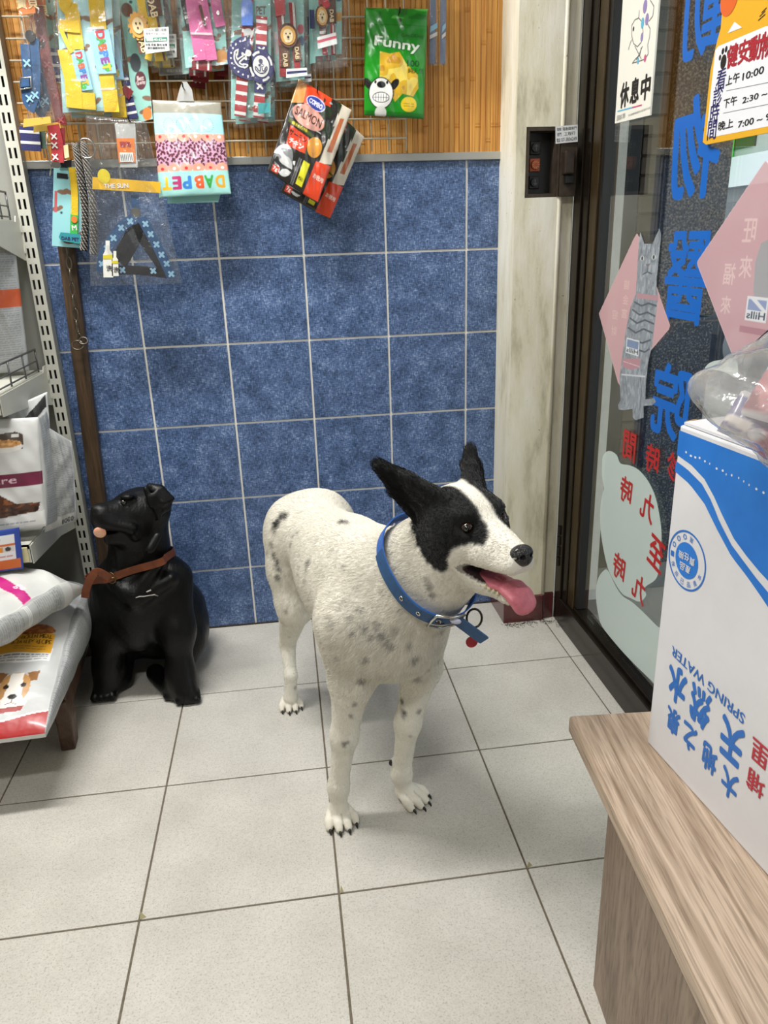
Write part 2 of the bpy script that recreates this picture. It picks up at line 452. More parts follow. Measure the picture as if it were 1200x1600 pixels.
def tile_wall_mat():
    m = bpy.data.materials.new('blue_denim_tile'); m.use_nodes = True; nt = m.node_tree; b = nt.nodes['Principled BSDF']
    tc = nd(nt, 'ShaderNodeTexCoord'); oi = nd(nt, 'ShaderNodeObjectInfo')
    ad = nd(nt, 'ShaderNodeVectorMath', operation='ADD'); nt.links.new(tc.outputs['Object'], ad.inputs[0])
    sc = nd(nt, 'ShaderNodeVectorMath', operation='SCALE'); sc.inputs['Scale'].default_value = 3.7
    nt.links.new(oi.outputs['Location'], sc.inputs[0]); nt.links.new(sc.outputs[0], ad.inputs[1])
    def streak(scl):
        mp = nd(nt, 'ShaderNodeMapping'); mp.inputs['Scale'].default_value = scl; nt.links.new(ad.outputs[0], mp.inputs['Vector'])
        n = nd(nt, 'ShaderNodeTexNoise', Scale=1.0, Detail=3.0, Roughness=0.6); nt.links.new(mp.outputs[0], n.inputs['Vector']); return n.outputs['Fac']
    a = streak((420, 40, 70)); c = streak((70, 40, 420)); g = streak((150, 40, 150)); d = streak((16, 10, 16))
    def mm(op, x, y):
        n = nd(nt, 'ShaderNodeMath', operation=op)
        for i, q in enumerate((x, y)):
            if isinstance(q, (int, float)): n.inputs[i].default_value = q
            else: nt.links.new(q, n.inputs[i])
        return n.outputs[0]
    s = mm('ADD', mm('ADD', mm('MULTIPLY', a, 0.30), mm('MULTIPLY', c, 0.30)), mm('ADD', mm('MULTIPLY', d, 0.22), mm('MULTIPLY', g, 0.18)))
    r = nd(nt, 'ShaderNodeValToRGB'); e = r.color_ramp.elements
    e[0].position = 0.39; e[0].color = (*lin('#202b41'), 1); e[1].position = 0.61; e[1].color = (*lin('#9aaecb'), 1)
    x = e.new(0.47); x.color = (*lin('#3f5579'), 1); x = e.new(0.53); x.color = (*lin('#566e9a'), 1)
    nt.links.new(s, r.inputs['Fac']); nt.links.new(r.outputs[0], b.inputs['Base Color'])
    b.inputs['Roughness'].default_value = 0.38
    bp = nd(nt, 'ShaderNodeBump', Strength=0.2, Distance=0.002); nt.links.new(s, bp.inputs['Height']); nt.links.new(bp.outputs[0], b.inputs['Normal'])
    return m
M_wtile = tile_wall_mat()

def bamboo_mat():
    m = bpy.data.materials.new('bamboo_slat_wood'); m.use_nodes = True; nt = m.node_tree; b = nt.nodes['Principled BSDF']
    tc = nd(nt, 'ShaderNodeTexCoord'); oi = nd(nt, 'ShaderNodeObjectInfo')
    ad = nd(nt, 'ShaderNodeVectorMath', operation='ADD'); nt.links.new(tc.outputs['Object'], ad.inputs[0])
    sc = nd(nt, 'ShaderNodeVectorMath', operation='SCALE'); sc.inputs['Scale'].default_value = 9.0
    nt.links.new(oi.outputs['Location'], sc.inputs[0]); nt.links.new(sc.outputs[0], ad.inputs[1])
    mp = nd(nt, 'ShaderNodeMapping'); mp.inputs['Scale'].default_value = (160, 20, 4); nt.links.new(ad.outputs[0], mp.inputs['Vector'])
    n = nd(nt, 'ShaderNodeTexNoise', Scale=1.0, Detail=4.0); nt.links.new(mp.outputs[0], n.inputs['Vector'])
    r = nd(nt, 'ShaderNodeValToRGB'); e = r.color_ramp.elements
    e[0].position = 0.3; e[0].color = (*lin('#a86a28'), 1); e[1].position = 0.72; e[1].color = (*lin('#dfa754'), 1)
    nt.links.new(n.outputs['Fac'], r.inputs['Fac'])
    hs = nd(nt, 'ShaderNodeHueSaturation'); mr = nd(nt, 'ShaderNodeMapRange'); mr.inputs['To Min'].default_value = 0.82; mr.inputs['To Max'].default_value = 1.12
    nt.links.new(oi.outputs['Random'], mr.inputs['Value']); nt.links.new(mr.outputs[0], hs.inputs['Value']); nt.links.new(r.outputs[0], hs.inputs['Color'])
    nt.links.new(hs.outputs[0], b.inputs['Base Color']); b.inputs['Roughness'].default_value = 0.45
    return m
M_bamboo = bamboo_mat()

# ---- floor: dark grout bed with one ceramic tile per field
FX0, FY0, FS = -0.4496, -0.022, 0.3965
floor = MB().box(-2.6, 0.86, -4.4, 0.0, -0.06, -0.0022).build('floor', M_grout_f)
setting(floor, 'pale speckled square floor tiles with thin dark joints', 'floor')
def tile_mesh(name, w, d, h, m, bevel=0.0012):
    o = MB().box(0, w, 0, d, -h, 0).build(name, m, None, bevel=bevel); me = o.data; bpy.data.objects.remove(o); return me
def place(name, me, loc, parent):
    o = bpy.data.objects.new(name, me); COL.objects.link(o); o.location = loc
    if parent is not None: o.parent = parent
    return o
J = 0.0042
ft_full = tile_mesh('floor_tile', FS-J, FS-J, 0.012, M_ftile)
ft_wall = tile_mesh('floor_tile_wall_row', FS-J, FS-J-FY0-0.004, 0.012, M_ftile)
ft_edge = tile_mesh('floor_tile_door_edge', 0.86-(FX0+3*FS)-J, FS-J, 0.012, M_ftile)
ft_corner = tile_mesh('floor_tile_door_corner', 0.86-(FX0+3*FS)-J, FS-J-FY0-0.004, 0.012, M_ftile)
for i in range(-4, 4):
    for j in range(0, 7):
        x = FX0+i*FS; y = FY0-(j+1)*FS
        me = (ft_corner if i == 3 else ft_wall) if j == 0 else (ft_edge if i == 3 else ft_full)
        place('tile', me, (x+J/2, y+J/2, rng.uniform(-0.0003, 0.0003)), floor)
# chipped corner fillings at two joints
M_chip = mat('yellowed_joint_filler', '#8d8560', 0.8)
for (a, b, c) in (((218.5, 1437), (219, 1424), (229, 1433)), ((531, 1396), (537, 1393), (533, 1383)), ((823, 1356), (832, 1352), (826, 1346))):
    q = [at_z(*p_, 0.0006) for p_ in (a, b, c)]
    MB().add(q, [(0, 1, 2)]).build('joint_filler', M_chip, floor)

# ---- back wall: white grout bed, blue tiles, metal edge, bamboo slats above
M_grout_w = mat('white_grout', '#e4e1d8', 0.8, var=0.08, scale=30)
wall_back = MB().box(-2.6, 1.0, 0.0, 0.12, -0.05, 2.75).build('wall_back', M_grout_w)
setting(wall_back, 'back wall of blue tiles below and bamboo slats above', 'wall')
WT = 0.25; WJ = 0.0062; ZB = 0.2172
def wtile(w, h, nm):
    o = MB().box(0, w, -0.0028, 0, 0, h).build(nm, M_wtile, None, bevel=0.0010); me = o.data; bpy.data.objects.remove(o); return me
w_full = wtile(WT-WJ, WT-WJ, 'wall_tile'); w_low = wtile(WT-WJ, ZB-WJ, 'wall_tile_bottom')
w_edge = wtile(0.606-0.5-WJ, WT-WJ, 'wall_tile_edge'); w_corner = wtile(0.606-0.5-WJ, ZB-WJ, 'wall_tile_corner')
w_top = wtile(WT-WJ, WT-WJ/2, 'wall_tile_top'); w_topedge = wtile(0.606-0.5-WJ, WT-WJ/2, 'wall_tile_top_edge')
for c in range(-6, 3):
    for r in range(-1, 5):
        x = c*WT+WJ/2; z = (ZB+r*WT if r >= 0 else 0.0)+WJ/2
        ed = c == 2
        me = (w_corner if ed else w_low) if r == -1 else (w_topedge if ed else w_top) if r == 4 else (w_edge if ed else w_full)
        place('tile', me, (x, 0.0, z), wall_back)
M_alu = mat('satin_aluminium_edge', '#b9bab6', 0.35, metal=0.75)
t = MB().box(-1.5, 0.608, -0.014, 0.0, 1.4675, 1.489).build('edge_trim', M_alu, wall_back, bevel=0.002)
def slat_mesh(k):
    mb = MB(); zs = [0, 0.64]
    nodes = [[0.07, 0.43], [0.19, 0.52], [0.28], [0.12, 0.36], [0.03, 0.31, 0.58], [0.23, 0.47]][k]
    prof = [(0, 0), (0.0003, -0.0040), (0.0016, -0.0048), (0.0136, -0.0048), (0.0149, -0.0040), (0.0152, 0)]
    levels = [(0, 1.0)]
    for n in nodes: levels += [(n-0.006, 1.0), (n-0.001, 1.45), (n+0.001, 0.7), (n+0.007, 1.0)]
    levels += [(0.64, 1.0)]
    vs = [(x, y*s, z) for z, s in levels for x, y in prof]; n = len(prof); fs = []
    for i in range(len(levels)-1):
        for j in range(n-1): fs.append((i*n+j, i*n+j+1, (i+1)*n+j+1, (i+1)*n+j))
    mb.add(vs, fs)
    o = mb.build('bamboo_slat', M_bamboo); me = o.data; bpy.data.objects.remove(o); return me
slats = [slat_mesh(k) for k in range(6)]
M_slatback = mat('dark_slat_backing', '#3d2410', 0.8)
MB().box(-1.5, 0.606, -0.001, 0.0, 1.489, 2.13).build('slat_backing', M_slatback, wall_back)
x = -1.2
while x < 0.6:
    place('bamboo_slat', slats[rng.randrange(6)], (x, -0.001, 1.489), wall_back); x += 0.01553
MB().box(-1.5, 0.608, -0.02, 0.0, 2.13, 2.17).build('top_trim', M_bamboo, wall_back, bevel=0.003)

# ---- remaining shell (out of view, closes the room for the light)
ceiling = MB().box(-2.6, 1.0, -4.4, 0.12, 2.75, 2.85).build('ceiling', M_plaster); setting(ceiling, 'plain white ceiling of the shop', 'ceiling')
wall_left = MB().box(-2.72, -2.6, -4.4, 0.12, -0.05, 2.85).build('wall_left', M_wallp); setting(wall_left, 'painted side wall left of the shelves', 'wall')
wall_front = MB().box(-2.72, 1.0, -4.52, -4.4, -0.05, 2.85).build('wall_front', M_wallp); setting(wall_front, 'painted wall behind the viewer', 'wall')
wall_right = MB().box(0.86, 1.0, -4.4, -2.6, -0.05, 2.75).box(0.86, 1.0, -2.6, 0.0, 2.35, 2.75).build('wall_right', M_wallp)
setting(wall_right, 'painted wall around the glass door', 'wall')

# ---- painted pillar beside the door
def pillar_mat():
    m = bpy.data.materials.new('stained_cream_plaster'); m.use_nodes = True; nt = m.node_tree; b = nt.nodes['Principled BSDF']
    tc = nd(nt, 'ShaderNodeTexCoord')
    mp = nd(nt, 'ShaderNodeMapping'); mp.inputs['Scale'].default_value = (9, 9, 2.2); nt.links.new(tc.outputs['Object'], mp.inputs['Vector'])
    n1 = nd(nt, 'ShaderNodeTexNoise', Scale=1.6, Detail=8.0, Roughness=0.65); nt.links.new(mp.outputs[0], n1.inputs['Vector'])
    n2 = nd(nt, 'ShaderNodeTexNoise', Scale=85.0, Detail=3.0, Roughness=0.6); nt.links.new(tc.outputs['Object'], n2.inputs['Vector'])
    n4 = nd(nt, 'ShaderNodeTexNoise', Scale=5.0, Detail=3.0); nt.links.new(tc.outputs['Object'], n4.inputs['Vector'])
    r1 = nd(nt, 'ShaderNodeValToRGB'); e = r1.color_ramp.elements
    e[0].position = 0.30; e[0].color = (*lin('#a9a389'), 1); e[1].position = 0.62; e[1].color = (*lin('#ebe7d9'), 1)
    x = e.new(0.45); x.color = (*lin('#dcd6be'), 1)
    nt.links.new(n1.outputs['Fac'], r1.inputs['Fac'])
    # small dark specks, gathered in patches
    r2 = nd(nt, 'ShaderNodeValToRGB'); e = r2.color_ramp.elements
    e[0].position = 0.27; e[0].color = (0.16, 0.15, 0.12, 1); e[1].position = 0.33; e[1].color = (1, 1, 1, 1)
    nt.links.new(n2.outputs['Fac'], r2.inputs['Fac'])
    r4 = nd(nt, 'ShaderNodeValToRGB'); e = r4.color_ramp.elements
    e[0].position = 0.45; e[0].color = (0, 0, 0, 1); e[1].position = 0.6; e[1].color = (1, 1, 1, 1)
    nt.links.new(n4.outputs['Fac'], r4.inputs['Fac'])
    mx = nd(nt, 'ShaderNodeMixRGB', blend_type='MULTIPLY'); nt.links.new(r4.outputs[0], mx.inputs[0]); nt.links.new(r1.outputs[0], mx.inputs[1]); nt.links.new(r2.outputs[0], mx.inputs[2])
    # yellow-brown grime rising from the floor
    sx = nd(nt, 'ShaderNodeSeparateXYZ'); nt.links.new(tc.outputs['Object'], sx.inputs[0])
    mr = nd(nt, 'ShaderNodeMapRange'); mr.inputs['From Min'].default_value = 0.1; mr.inputs['From Max'].default_value = 1.1; mr.inputs['To Min'].default_value = 0.75; mr.inputs['To Max'].default_value = 0.0
    nt.links.new(sx.outputs['Z'], mr.inputs['Value'])
    mu = nd(nt, 'ShaderNodeMath', operation='MULTIPLY'); nt.links.new(mr.outputs[0], mu.inputs[0]); nt.links.new(n1.outputs['Fac'], mu.inputs[1])
    m2 = nd(nt, 'ShaderNodeMixRGB', blend_type='MIX'); m2.inputs[2].default_value = (*lin('#b3ab8d'), 1)
    nt.links.new(mu.outputs[0], m2.inputs[0]); nt.links.new(mx.outputs[0], m2.inputs[1])
    nt.links.new(m2.outputs[0], b.inputs['Base Color']); b.inputs['Roughness'].default_value = 0.6
    bp = nd(nt, 'ShaderNodeBump', Strength=0.25, Distance=0.01); nt.links.new(n1.outputs['Fac'], bp.inputs['Height']); nt.links.new(bp.outputs[0], b.inputs['Normal'])
    return m
M_pillar = pillar_mat()
PY = -0.165
RX0, RX1, RZ0, RZ1 = 0.629, 0.726, 1.352, 1.533          # recess of the switch box
pm = MB()
pm.box(0.600, RX0, PY, 0.12, 0.095, 2.75); pm.box(RX1, 0.733, PY, 0.12, 0.095, 2.75)
pm.box(RX0, RX1, PY, 0.12, 0.095, RZ0); pm.box(RX0, RX1, PY, 0.12, RZ1, 2.75); pm.box(RX0, RX1, PY+0.075, 0.12, RZ0, RZ1)
pillar = pm.build('wall_pillar', M_pillar)
setting(pillar, 'stained cream plaster pillar between blue tiles and glass door', 'pillar')
MB().tube([(0.733, PY+0.004, 0.095), (0.733, PY+0.004, 2.75)], 0.0075, 12).build('rounded_moulding', M_pillar, pillar, smooth=True)
MB().box(0.735, 0.778, PY+0.012, 0.12, 0.095, 2.75).build('side_strip', M_pillar, pillar, bevel=0.003)
M_redtile = mat('dark_red_glazed_skirting', '#5a2526', 0.25, var=0.25, scale=25, col2='#431a1b', coat=0.4)
base = MB().box(0.596, 0.735, PY-0.006, 0.0, 0.0, 0.097).build('baseboard_right', M_redtile, bevel=0.003)
setting(base, 'dark red glazed skirting tiles at the foot of the pillar', 'skirting')
MB().box(0.739, 0.776, PY+0.008, 0.0, 0.0, 0.095).build('skirting_tile', M_redtile, base, bevel=0.003)

# ---- ceiling lights (out of view, the shop's fluorescent battens)
M_tube = mat('lit_fluorescent_tube', '#ffffff', 0.4, emit=3.0); M_batten = mat('white_batten_steel', '#e8e8e6', 0.4)
def batten(x, y, L, power, lab):
    t_ = thing('fluorescent_light', lab, 'ceiling light', (x, y, 2.70), 'fluorescent ceiling battens')
    MB().box(-L/2, L/2, -0.06, 0.06, 0.005, 0.05).build('batten', M_batten, t_, bevel=0.004)
    for s in (-0.035, 0.035):
        MB().tube([(-L/2+0.02, s, -0.02), (L/2-0.02, s, -0.02)], 0.013, 10).build('tube', M_tube, t_, smooth=True)
    lamp_area('tube_light', (0, 0, -0.045), (0, 0, 0), L, 0.14, power, (1.0, 0.995, 0.975), t_)
batten(-0.75, -0.70, 1.2, 54, 'white fluorescent batten on the ceiling above the floor by the dog')
batten(-0.6, -2.5, 1.2, 25, 'white fluorescent batten on the ceiling behind the viewer')

# ---- grime line where the tiles meet the floor, and hair swept against the pillar
MB().box(-0.72, 0.596, -0.0075, -0.0029, 0.0, 0.004).build('joint_dirt', mat('brown_joint_dirt', '#3b3024', 0.95, var=0.5, scale=80), floor)
mb = MB()
for k in range(130):
    a_ = rng.random(); x = 0.60+0.19*a_+rng.gauss(0, 0.012); y = PY-0.012-abs(rng.gauss(0, 0.012))-0.05*max(0, a_-0.75)*4*rng.random(); th = rng.uniform(0, 6.28); l_ = rng.uniform(0.004, 0.014)
    p0 = np.array([x, y, 0.0016]); p1 = p0+np.array([math.cos(th), math.sin(th), 0])*l_; pm = (p0+p1)/2+np.array([-math.sin(th), math.cos(th), 0])*l_*rng.uniform(-.4, .4)+np.array([0, 0, 0.0008])
    mb.tube([p0, pm, p1], 0.0005, 4)
o = mb.build('swept_hair', mat('dark_swept_hair', '#2a241d', 0.8), floor); o['kind'] = 'stuff'
# ================================================================== glass door, its lettering, and the street outside
M_frame = mat('dark_bronze_aluminium', '#241d16', 0.22, metal=0.55, var=0.25, scale=30)
M_bronze = mat('worn_olive_bronze_strip', '#463822', 0.35, metal=0.5, var=0.3, scale=14)
M_gasket = mat('black_rubber_gasket', '#100e0c', 0.5)
M_glass = film_mat('door_glass', (0.93, 0.955, 0.94), base=0.045, gain=0.96, rough=0.0)
GX = 0.810
door = bpy.data.objects.new('door_1', None); COL.objects.link(door); door.location = (0.81, -1.4, 0)
setting(door, 'glass shop door in a dark bronze frame beside the pillar', 'door')
DP = []
DP.append(MB().box(0.779, 0.86, -0.205, -0.152, 0.0, 2.35).build('jamb', M_frame, bevel=0.002))
DP.append(MB().box(0.785, 0.86, -0.246, -0.207, 0.0, 2.35).build('jamb_stop', M_frame, bevel=0.002))
DP.append(MB().box(0.789, 0.842, -0.297, -0.248, 0.098, 2.33).build('stile', M_bronze, bevel=0.002))
DP.append(MB().box(0.795, 0.826, -0.318, -0.298, 0.11, 2.33).build('gasket', M_gasket))
DP.append(MB().box(0.777, 0.845, -2.55, -0.207, 0.0, 0.096).build('bottom_rail', M_frame, bevel=0.003))
DP.append(MB().box(0.79, 0.83, -2.55, -0.25, 0.0965, 0.108).build('rail_bead', M_frame, bevel=0.002))
DP.append(MB().box(0.777, 0.845, -2.6, -2.55, 0.0, 2.35).build('stile', M_frame, bevel=0.002))
DP.append(MB().box(0.777, 0.845, -2.55, -0.25, 2.28, 2.35).build('top_rail', M_frame, bevel=0.002))
DP.append(MB().box(GX-0.003, GX+0.003, -2.55, -0.31, 0.1085, 2.28).build('glass_pane', M_glass))
hm = MB()
for k in range(4): hm.tube([(0.778, -0.176, 0.205+k*0.037), (0.778, -0.176, 0.236+k*0.037)], 0.0065, 10)
DP.append(hm.build('hinge', M_frame, smooth=False))
adopt(door, *DP)

GP = Plane((GX-0.0036, 0, 0), (0, -1, 0), (0, 0, 1))       # inside face of the pane
def gpx(px, py): return GP.px(px, py)
def gchar(ch, cx, cy, hpx, m, mirror=True, bold=0.028, wf=0.95, rot=0.0, nm='lettering', w=0.0006):
    P = CAM+pray(cx, cy)*((GP.O-CAM) @ GP.N)/(pray(cx, cy) @ GP.N)
    h = hpx*((P-CAM) @ _f)/FPX; u, v = gpx(cx, cy); wd = h*wf
    o = GP.text(nm, ch, m, None, box=(u-wd/2, v-h/2, u+wd/2, v+h/2), bold=bold, mirror=mirror, rot=rot, w=w)
    if o: adopt(door, o)
    return o
M_vblue = mat('blue_vinyl_lettering', '#0f63be', 0.4)
M_vred = mat('red_vinyl_lettering', '#b3211d', 0.4)
for ch, cx, cy, h in (('動', 1104, 8, 140), ('物', 1087, 230, 152), ('醫', 1072, 434, 138), ('院', 1047, 628, 118)):
    o = gchar(ch, cx, cy, h, M_vblue, bold=0.016 if ch in '醫動' else 0.026, wf=0.98)
    if o: o['label'] = 'large mirrored blue vinyl character on the glass'
for ch, cx, cy, h, r in (('間', 984, 697, 46, 0), ('時', 1020, 717, 46, 0), ('診', 1054, 730, 46, 0), ('九', 1068, 800, 44, 0), ('時', 979, 766, 42, 0.06), ('九', 1012, 792, 46, 0.1), ('至', 1026, 865, 52, 0.15),
                         ('時', 968, 886, 43, 0.06), ('九', 999, 919, 46, 0.1)):
    gchar(ch, cx, cy, h, M_vred, bold=0.02, rot=-r, w=0.0016)
# pale dog-shaped sticker
M_palest = mat('pale_green_white_sticker', '#c9d6cf', 0.45, alpha=0.86)
def gpoly(nm, pts, m, w, n=4, smooth=True, label=None):
    uv = [gpx(*p) for p in pts]
    if smooth: uv = [tuple(q) for q in spline(uv, n, True)]
    o = GP.poly(nm, uv, m, None, w=w); adopt(door, o)
    if label: o['label'] = label
    return o
head_px = [(941, 730), (942, 714), (948, 706), (955, 705), (964, 711), (970, 724), (984, 727), (998, 734), (1012, 750), (1023, 772), (1030, 800), (1034, 832), (1033, 860), (1030, 890), (1024, 906),
           (1008, 918), (1010, 930), (1000, 940), (985, 934), (973, 928), (962, 912), (951, 890), (944, 862), (939, 830), (938, 800), (941, 776), (944, 762), (941, 744)]
gpoly('animal_sticker', head_px, M_palest, 0.0008, label='pale animal-shaped sticker behind the red characters')
body_px = [(950, 891), (942, 893), (935, 904), (931.6, 922), (932, 940), (936, 964), (942, 980), (965, 1009), (990, 1036), (1017, 1062), (1045, 1085), (1046, 995), (1028, 979), (1005, 956), (987, 940), (973, 931), (962, 915)]
gpoly('animal_sticker', body_px, M_palest, 0.0007)

# diamond stickers with a printed cat
M_stick = print_mat('printed_window_sticker', 0.4, alpha=0.94)
M_pink = print_mat('pink_translucent_sticker', 0.4, alpha=0.90)
def inside(pts, X, Y):
    m = np.zeros(X.shape, bool); n = len(pts)
    for i in range(n):
        (x1, y1), (x2, y2) = pts[i], pts[(i+1) % n]
        if y1 == y2: continue
        c = (Y >= min(y1, y2)) & (Y < max(y1, y2)); m ^= c & (X < x1+(Y-y1)*(x2-x1)/(y2-y1))
    return m
def sticker(nm, outlines, draw, m, res=0.0012, w=0.001, label=None):
    """outlines: list of px polygons whose union is kept; draw(canvas, conv) paints"""
    uvs = [[gpx(*p) for p in o_] for o_ in outlines]
    al = np.array([q for o_ in uvs for q in o_]); lo = al.min(0); hi = al.max(0)
    cv = Canvas(hi[0]-lo[0], hi[1]-lo[1], res, '#caa2a5')
    conv = lambda p: (gpx(*p)[0]-lo[0], gpx(*p)[1]-lo[1])
    draw(cv, conv)
    loc = [[(a-lo[0], b-lo[1]) for a, b in o_] for o_ in uvs]
    def keep(U, V):
        k = np.zeros(U.shape, bool)
        for o_ in loc: k |= inside(o_, U, V)
        return k
    fn = lambda U, V: GP.O+np.outer(U+lo[0], GP.U)+np.outer(V+lo[1], GP.V)+GP.N*w
    o = cv.sheet(nm, m, None, fn, keep); adopt(door, o)
    if label: o['label'] = label
    return o
dia1 = [(936, 490), (938, 497), (966, 598), (970, 604), (975, 598), (1046, 515), (1048, 508), (1045, 500), (1001, 372), (996, 364), (991, 372)]
cat1 = [(1001, 362), (1007.6, 380.5), (1020, 380.5), (1031, 356), (1034, 365), (1032, 387), (1030, 407.5), (1027, 434.5), (1027, 452), (1029, 466), (1024.5, 497.5), (1020, 538), (1013, 569.5), (1010, 599),
        (1009, 623.5), (1023, 621.7), (1026, 628), (1020, 633.6), (1006.5, 634.7), (1006.5, 652.7), (1000, 655), (994, 657), (989, 652.7), (989, 639), (976, 641.5), (967, 640), (966, 632.5), (970, 625.7),
        (968.7, 587.5), (974, 547), (979.5, 511), (986, 479.5), (994, 459), (995.7, 434.5), (997, 407.5), (998.6, 380.5)]
def draw_cat(cv, c):
    d = [c(p) for p in dia1]
    for a, b in zip(d, d[1:]+d[:1]): cv.line([a, b], 0.006, '#d3b3b4')
    cv.poly([c(p) for p in cat1], '#8e959c')
    m = np.zeros(cv.X.shape, bool)
    pts = [c(p) for p in cat1]; msk = inside(pts, cv.X, cv.Y)
    cv.noise(0, 0, cv.w, cv.h, ('#7c838a', '#a3abb2'), 0.006, 0.010, (0.30, 0.70), msk)
    band = lambda a, b, wd, col: cv.line([c(a), c(b)], wd, col)
    for pts in ([(992, 472), (1003, 478), (1014, 474), (1026, 478)], [(989, 484), (1000, 492), (1012, 488), (1024, 494)], [(985, 497), (996, 505), (1008, 500), (1022, 506)], [(982, 512), (994, 520), (1006, 514), (1020, 520)], [(990, 530), (1004, 536), (1017, 531)], [(996, 546), (1008, 550), (1015, 545)]):
        for i in range(3): cv.line([c(pts[i]), c(pts[i+1])], 0.0045, '#565d66') if i+1 < len(pts) else None
    for pts in ([(1001, 590), (1003, 612), (1000, 640)], [(978, 590), (980, 615)]):
        for a, b in zip(pts[:-1], pts[1:]): cv.line([c(a), c(b)], 0.004, '#6b727a')
    for x in (1004, 1011, 1018, 1025): band((x, 383), (x-1, 394), 0.003, '#5f666e')
    for x, y in ((1004, 404), (1022, 402)): cv.ell(*c((x, y)), 0.011, 0.006, '#c4c9c6'); cv.ell(*c((x, y)), 0.005, 0.005, '#3a3f45')
    cv.poly([c((1009, 413)), c((1017, 412)), (c((1013, 418)))], '#7c6d72'); band((1013, 418), (1012, 425), 0.003, '#4c5157'); band((1012, 425), (1005, 429), 0.003, '#4c5157'); band((1012, 425), (1019, 428), 0.003, '#4c5157')
    cv.poly([c((996, 458)), c((1029, 462)), c((1029, 470)), c((995, 466))], '#b58e95')
    # little mirrored maker's label on the flank
    a = c((980, 527)); b = c((998, 557)); x0, x1 = min(a[0], b[0]), max(a[0], b[0]); y0, y1 = min(a[1], b[1]), max(a[1], b[1])
    cv.rect(x0, y0, x1, y1, '#d8dcdd'); cv.rect(x0+0.004, y0+(y1-y0)*0.42, x1-0.004, y1-0.004, '#7d8fae'); cv.text('Hills', (x0+0.003, y0+0.003, x1-0.003, y0+(y1-y0)*0.38), '#4a5563', 0.02, mirror=True)
    a = c((974, 560)); b = c((1000, 576)); cv.poly([c((974, 560)), c((1001, 560)), c((1000, 574)), c((986, 578)), c((973, 572))], '#b78a93')
    cv.text('SCIENCE DIET', (a[0]+0.002, b[1]+0.006, b[0]-0.002, a[1]-0.008), '#e3dfe0', 0.01, mirror=True)
    cv.line([c((972, 585)), c((1008, 588))], 0.004, '#c8cdd0')
    for ch, x, y in (('貓', 980, 445), ('金', 978, 468), ('富', 976, 490), ('招', 962, 492), ('財', 960, 517)):
        u, v = c((x, y)); cv.text(ch, (u-0.017, v-0.012, u+0.017, v+0.012), '#d9b9b4', 0.01, mirror=True)
    # pale rim of the diamond
sticker('cat_sticker', [dia1, cat1], draw_cat, M_stick, w=0.0011, label='pink diamond sticker with a grey tabby cat on the glass')
dia2 = [(1090, 408), (1090, 414), (1145, 556), (1150, 562), (1156, 556), (1252, 470), (1300, 410), (1203, 256), (1197, 250), (1191, 258)]
def draw_two(cv, c):
    cv.poly([c(p) for p in dia2], '#c9a3a8')
    d = [c(p) for p in dia2]
    for a, b in zip(d, d[1:]+d[:1]): cv.line([a, b], 0.005, '#d9bcbc')
    for ch, x, y, h in (('旺', 1172, 360, 52), ('來', 1166, 417, 52), ('福', 1141, 428, 52), ('來', 1135, 476, 44)):
        u, v = c((x, y)); s_ = h*0.0008; cv.text(ch, (u-s_*0.5, v-s_*0.5, u+s_*0.5, v+s_*0.5), '#dfc2bf', 0.012, mirror=True)
    cv.poly([c((1206, 372)), c((1190, 380)), c((1181, 410)), c((1178, 455)), c((1184, 480)), c((1250, 480)), c((1250, 372))], '#a5a3a6')
    a = c((1169, 462)); b = c((1197, 505)); x0, x1 = min(a[0], b[0]), max(a[0], b[0]); y0, y1 = min(a[1], b[1]), max(a[1], b[1])
    cv.rect(x0, y0, x1, y1, '#dfe0e2'); cv.rect(x0+0.005, y0+(y1-y0)*0.45, x1-0.005, y1-0.005, '#8f9cc0'); cv.poly([(x0+0.012, y1-0.005), (x0+0.03, y1-0.005), (x1-0.005, y0+(y1-y0)*0.5), (x1-0.005, y1-0.03)], '#dfe0e2')
    cv.text('Hills', (x0+0.004, y0+0.004, x1-0.004, y0+(y1-y0)*0.4), '#46505e', 0.02, mirror=True)
    a = c((1157, 508)); b = c((1210, 524)); cv.rect(a[0], b[1]-0.004, b[0], a[1], '#b3868f'); cv.text('SCIENCE DIET', (a[0]+0.004, b[1]+0.002, b[0]-0.004, a[1]-0.006), '#e5dadb', 0.012, mirror=True)
sticker('cat_sticker', [dia2], draw_two, M_pink, w=0.0011, label='large pink diamond sticker at the right edge of the glass')
gpoly('cat_tail_sticker', [(1102, 577), (1108, 568), (1122, 563), (1150, 562), (1152, 590), (1135, 582), (1118, 578)], M_palest, 0.0009)

# ---- hanging "closed" board
M_board = mat('white_plastic_board', '#e9e7dd', 0.35); M_ink = mat('black_ink', '#17161a', 0.5); M_inkb = mat('indigo_ink', '#2a2766', 0.5); M_inkr = mat('red_ink', '#a51f2e', 0.5)
M_cyan = mat('cyan_ink', '#5fb0cf', 0.5); M_mag = mat('magenta_ink', '#c85a86', 0.5); M_vio = mat('violet_ink', '#8f7fb4', 0.5); M_grey = mat('grey_ink', '#77767a', 0.5)
SP = Plane((GX-0.012, 0, 0), (0, -1, 0), (0, 0, 1))
q = [SP.px(*p) for p in ((963, 193), (1018, 180), (1038, -60), (982, -60))]
c_ = np.mean(q, 0)
closed_sign = thing('closed_sign', 'tall white board reading closed in black characters on the glass', 'sign', SP.P(c_[0], q[0][1], 0))
B = [SP.poly('board', [tuple(s_) for s_ in (q[0], q[1], (q[1][0], 1.95), (q[0][0], 1.95))], M_board, None, w=0.0, thick=0.004)]
SF = Plane(SP.P(0, 0, 0.0042), (0, -1, 0), (0, 0, 1))
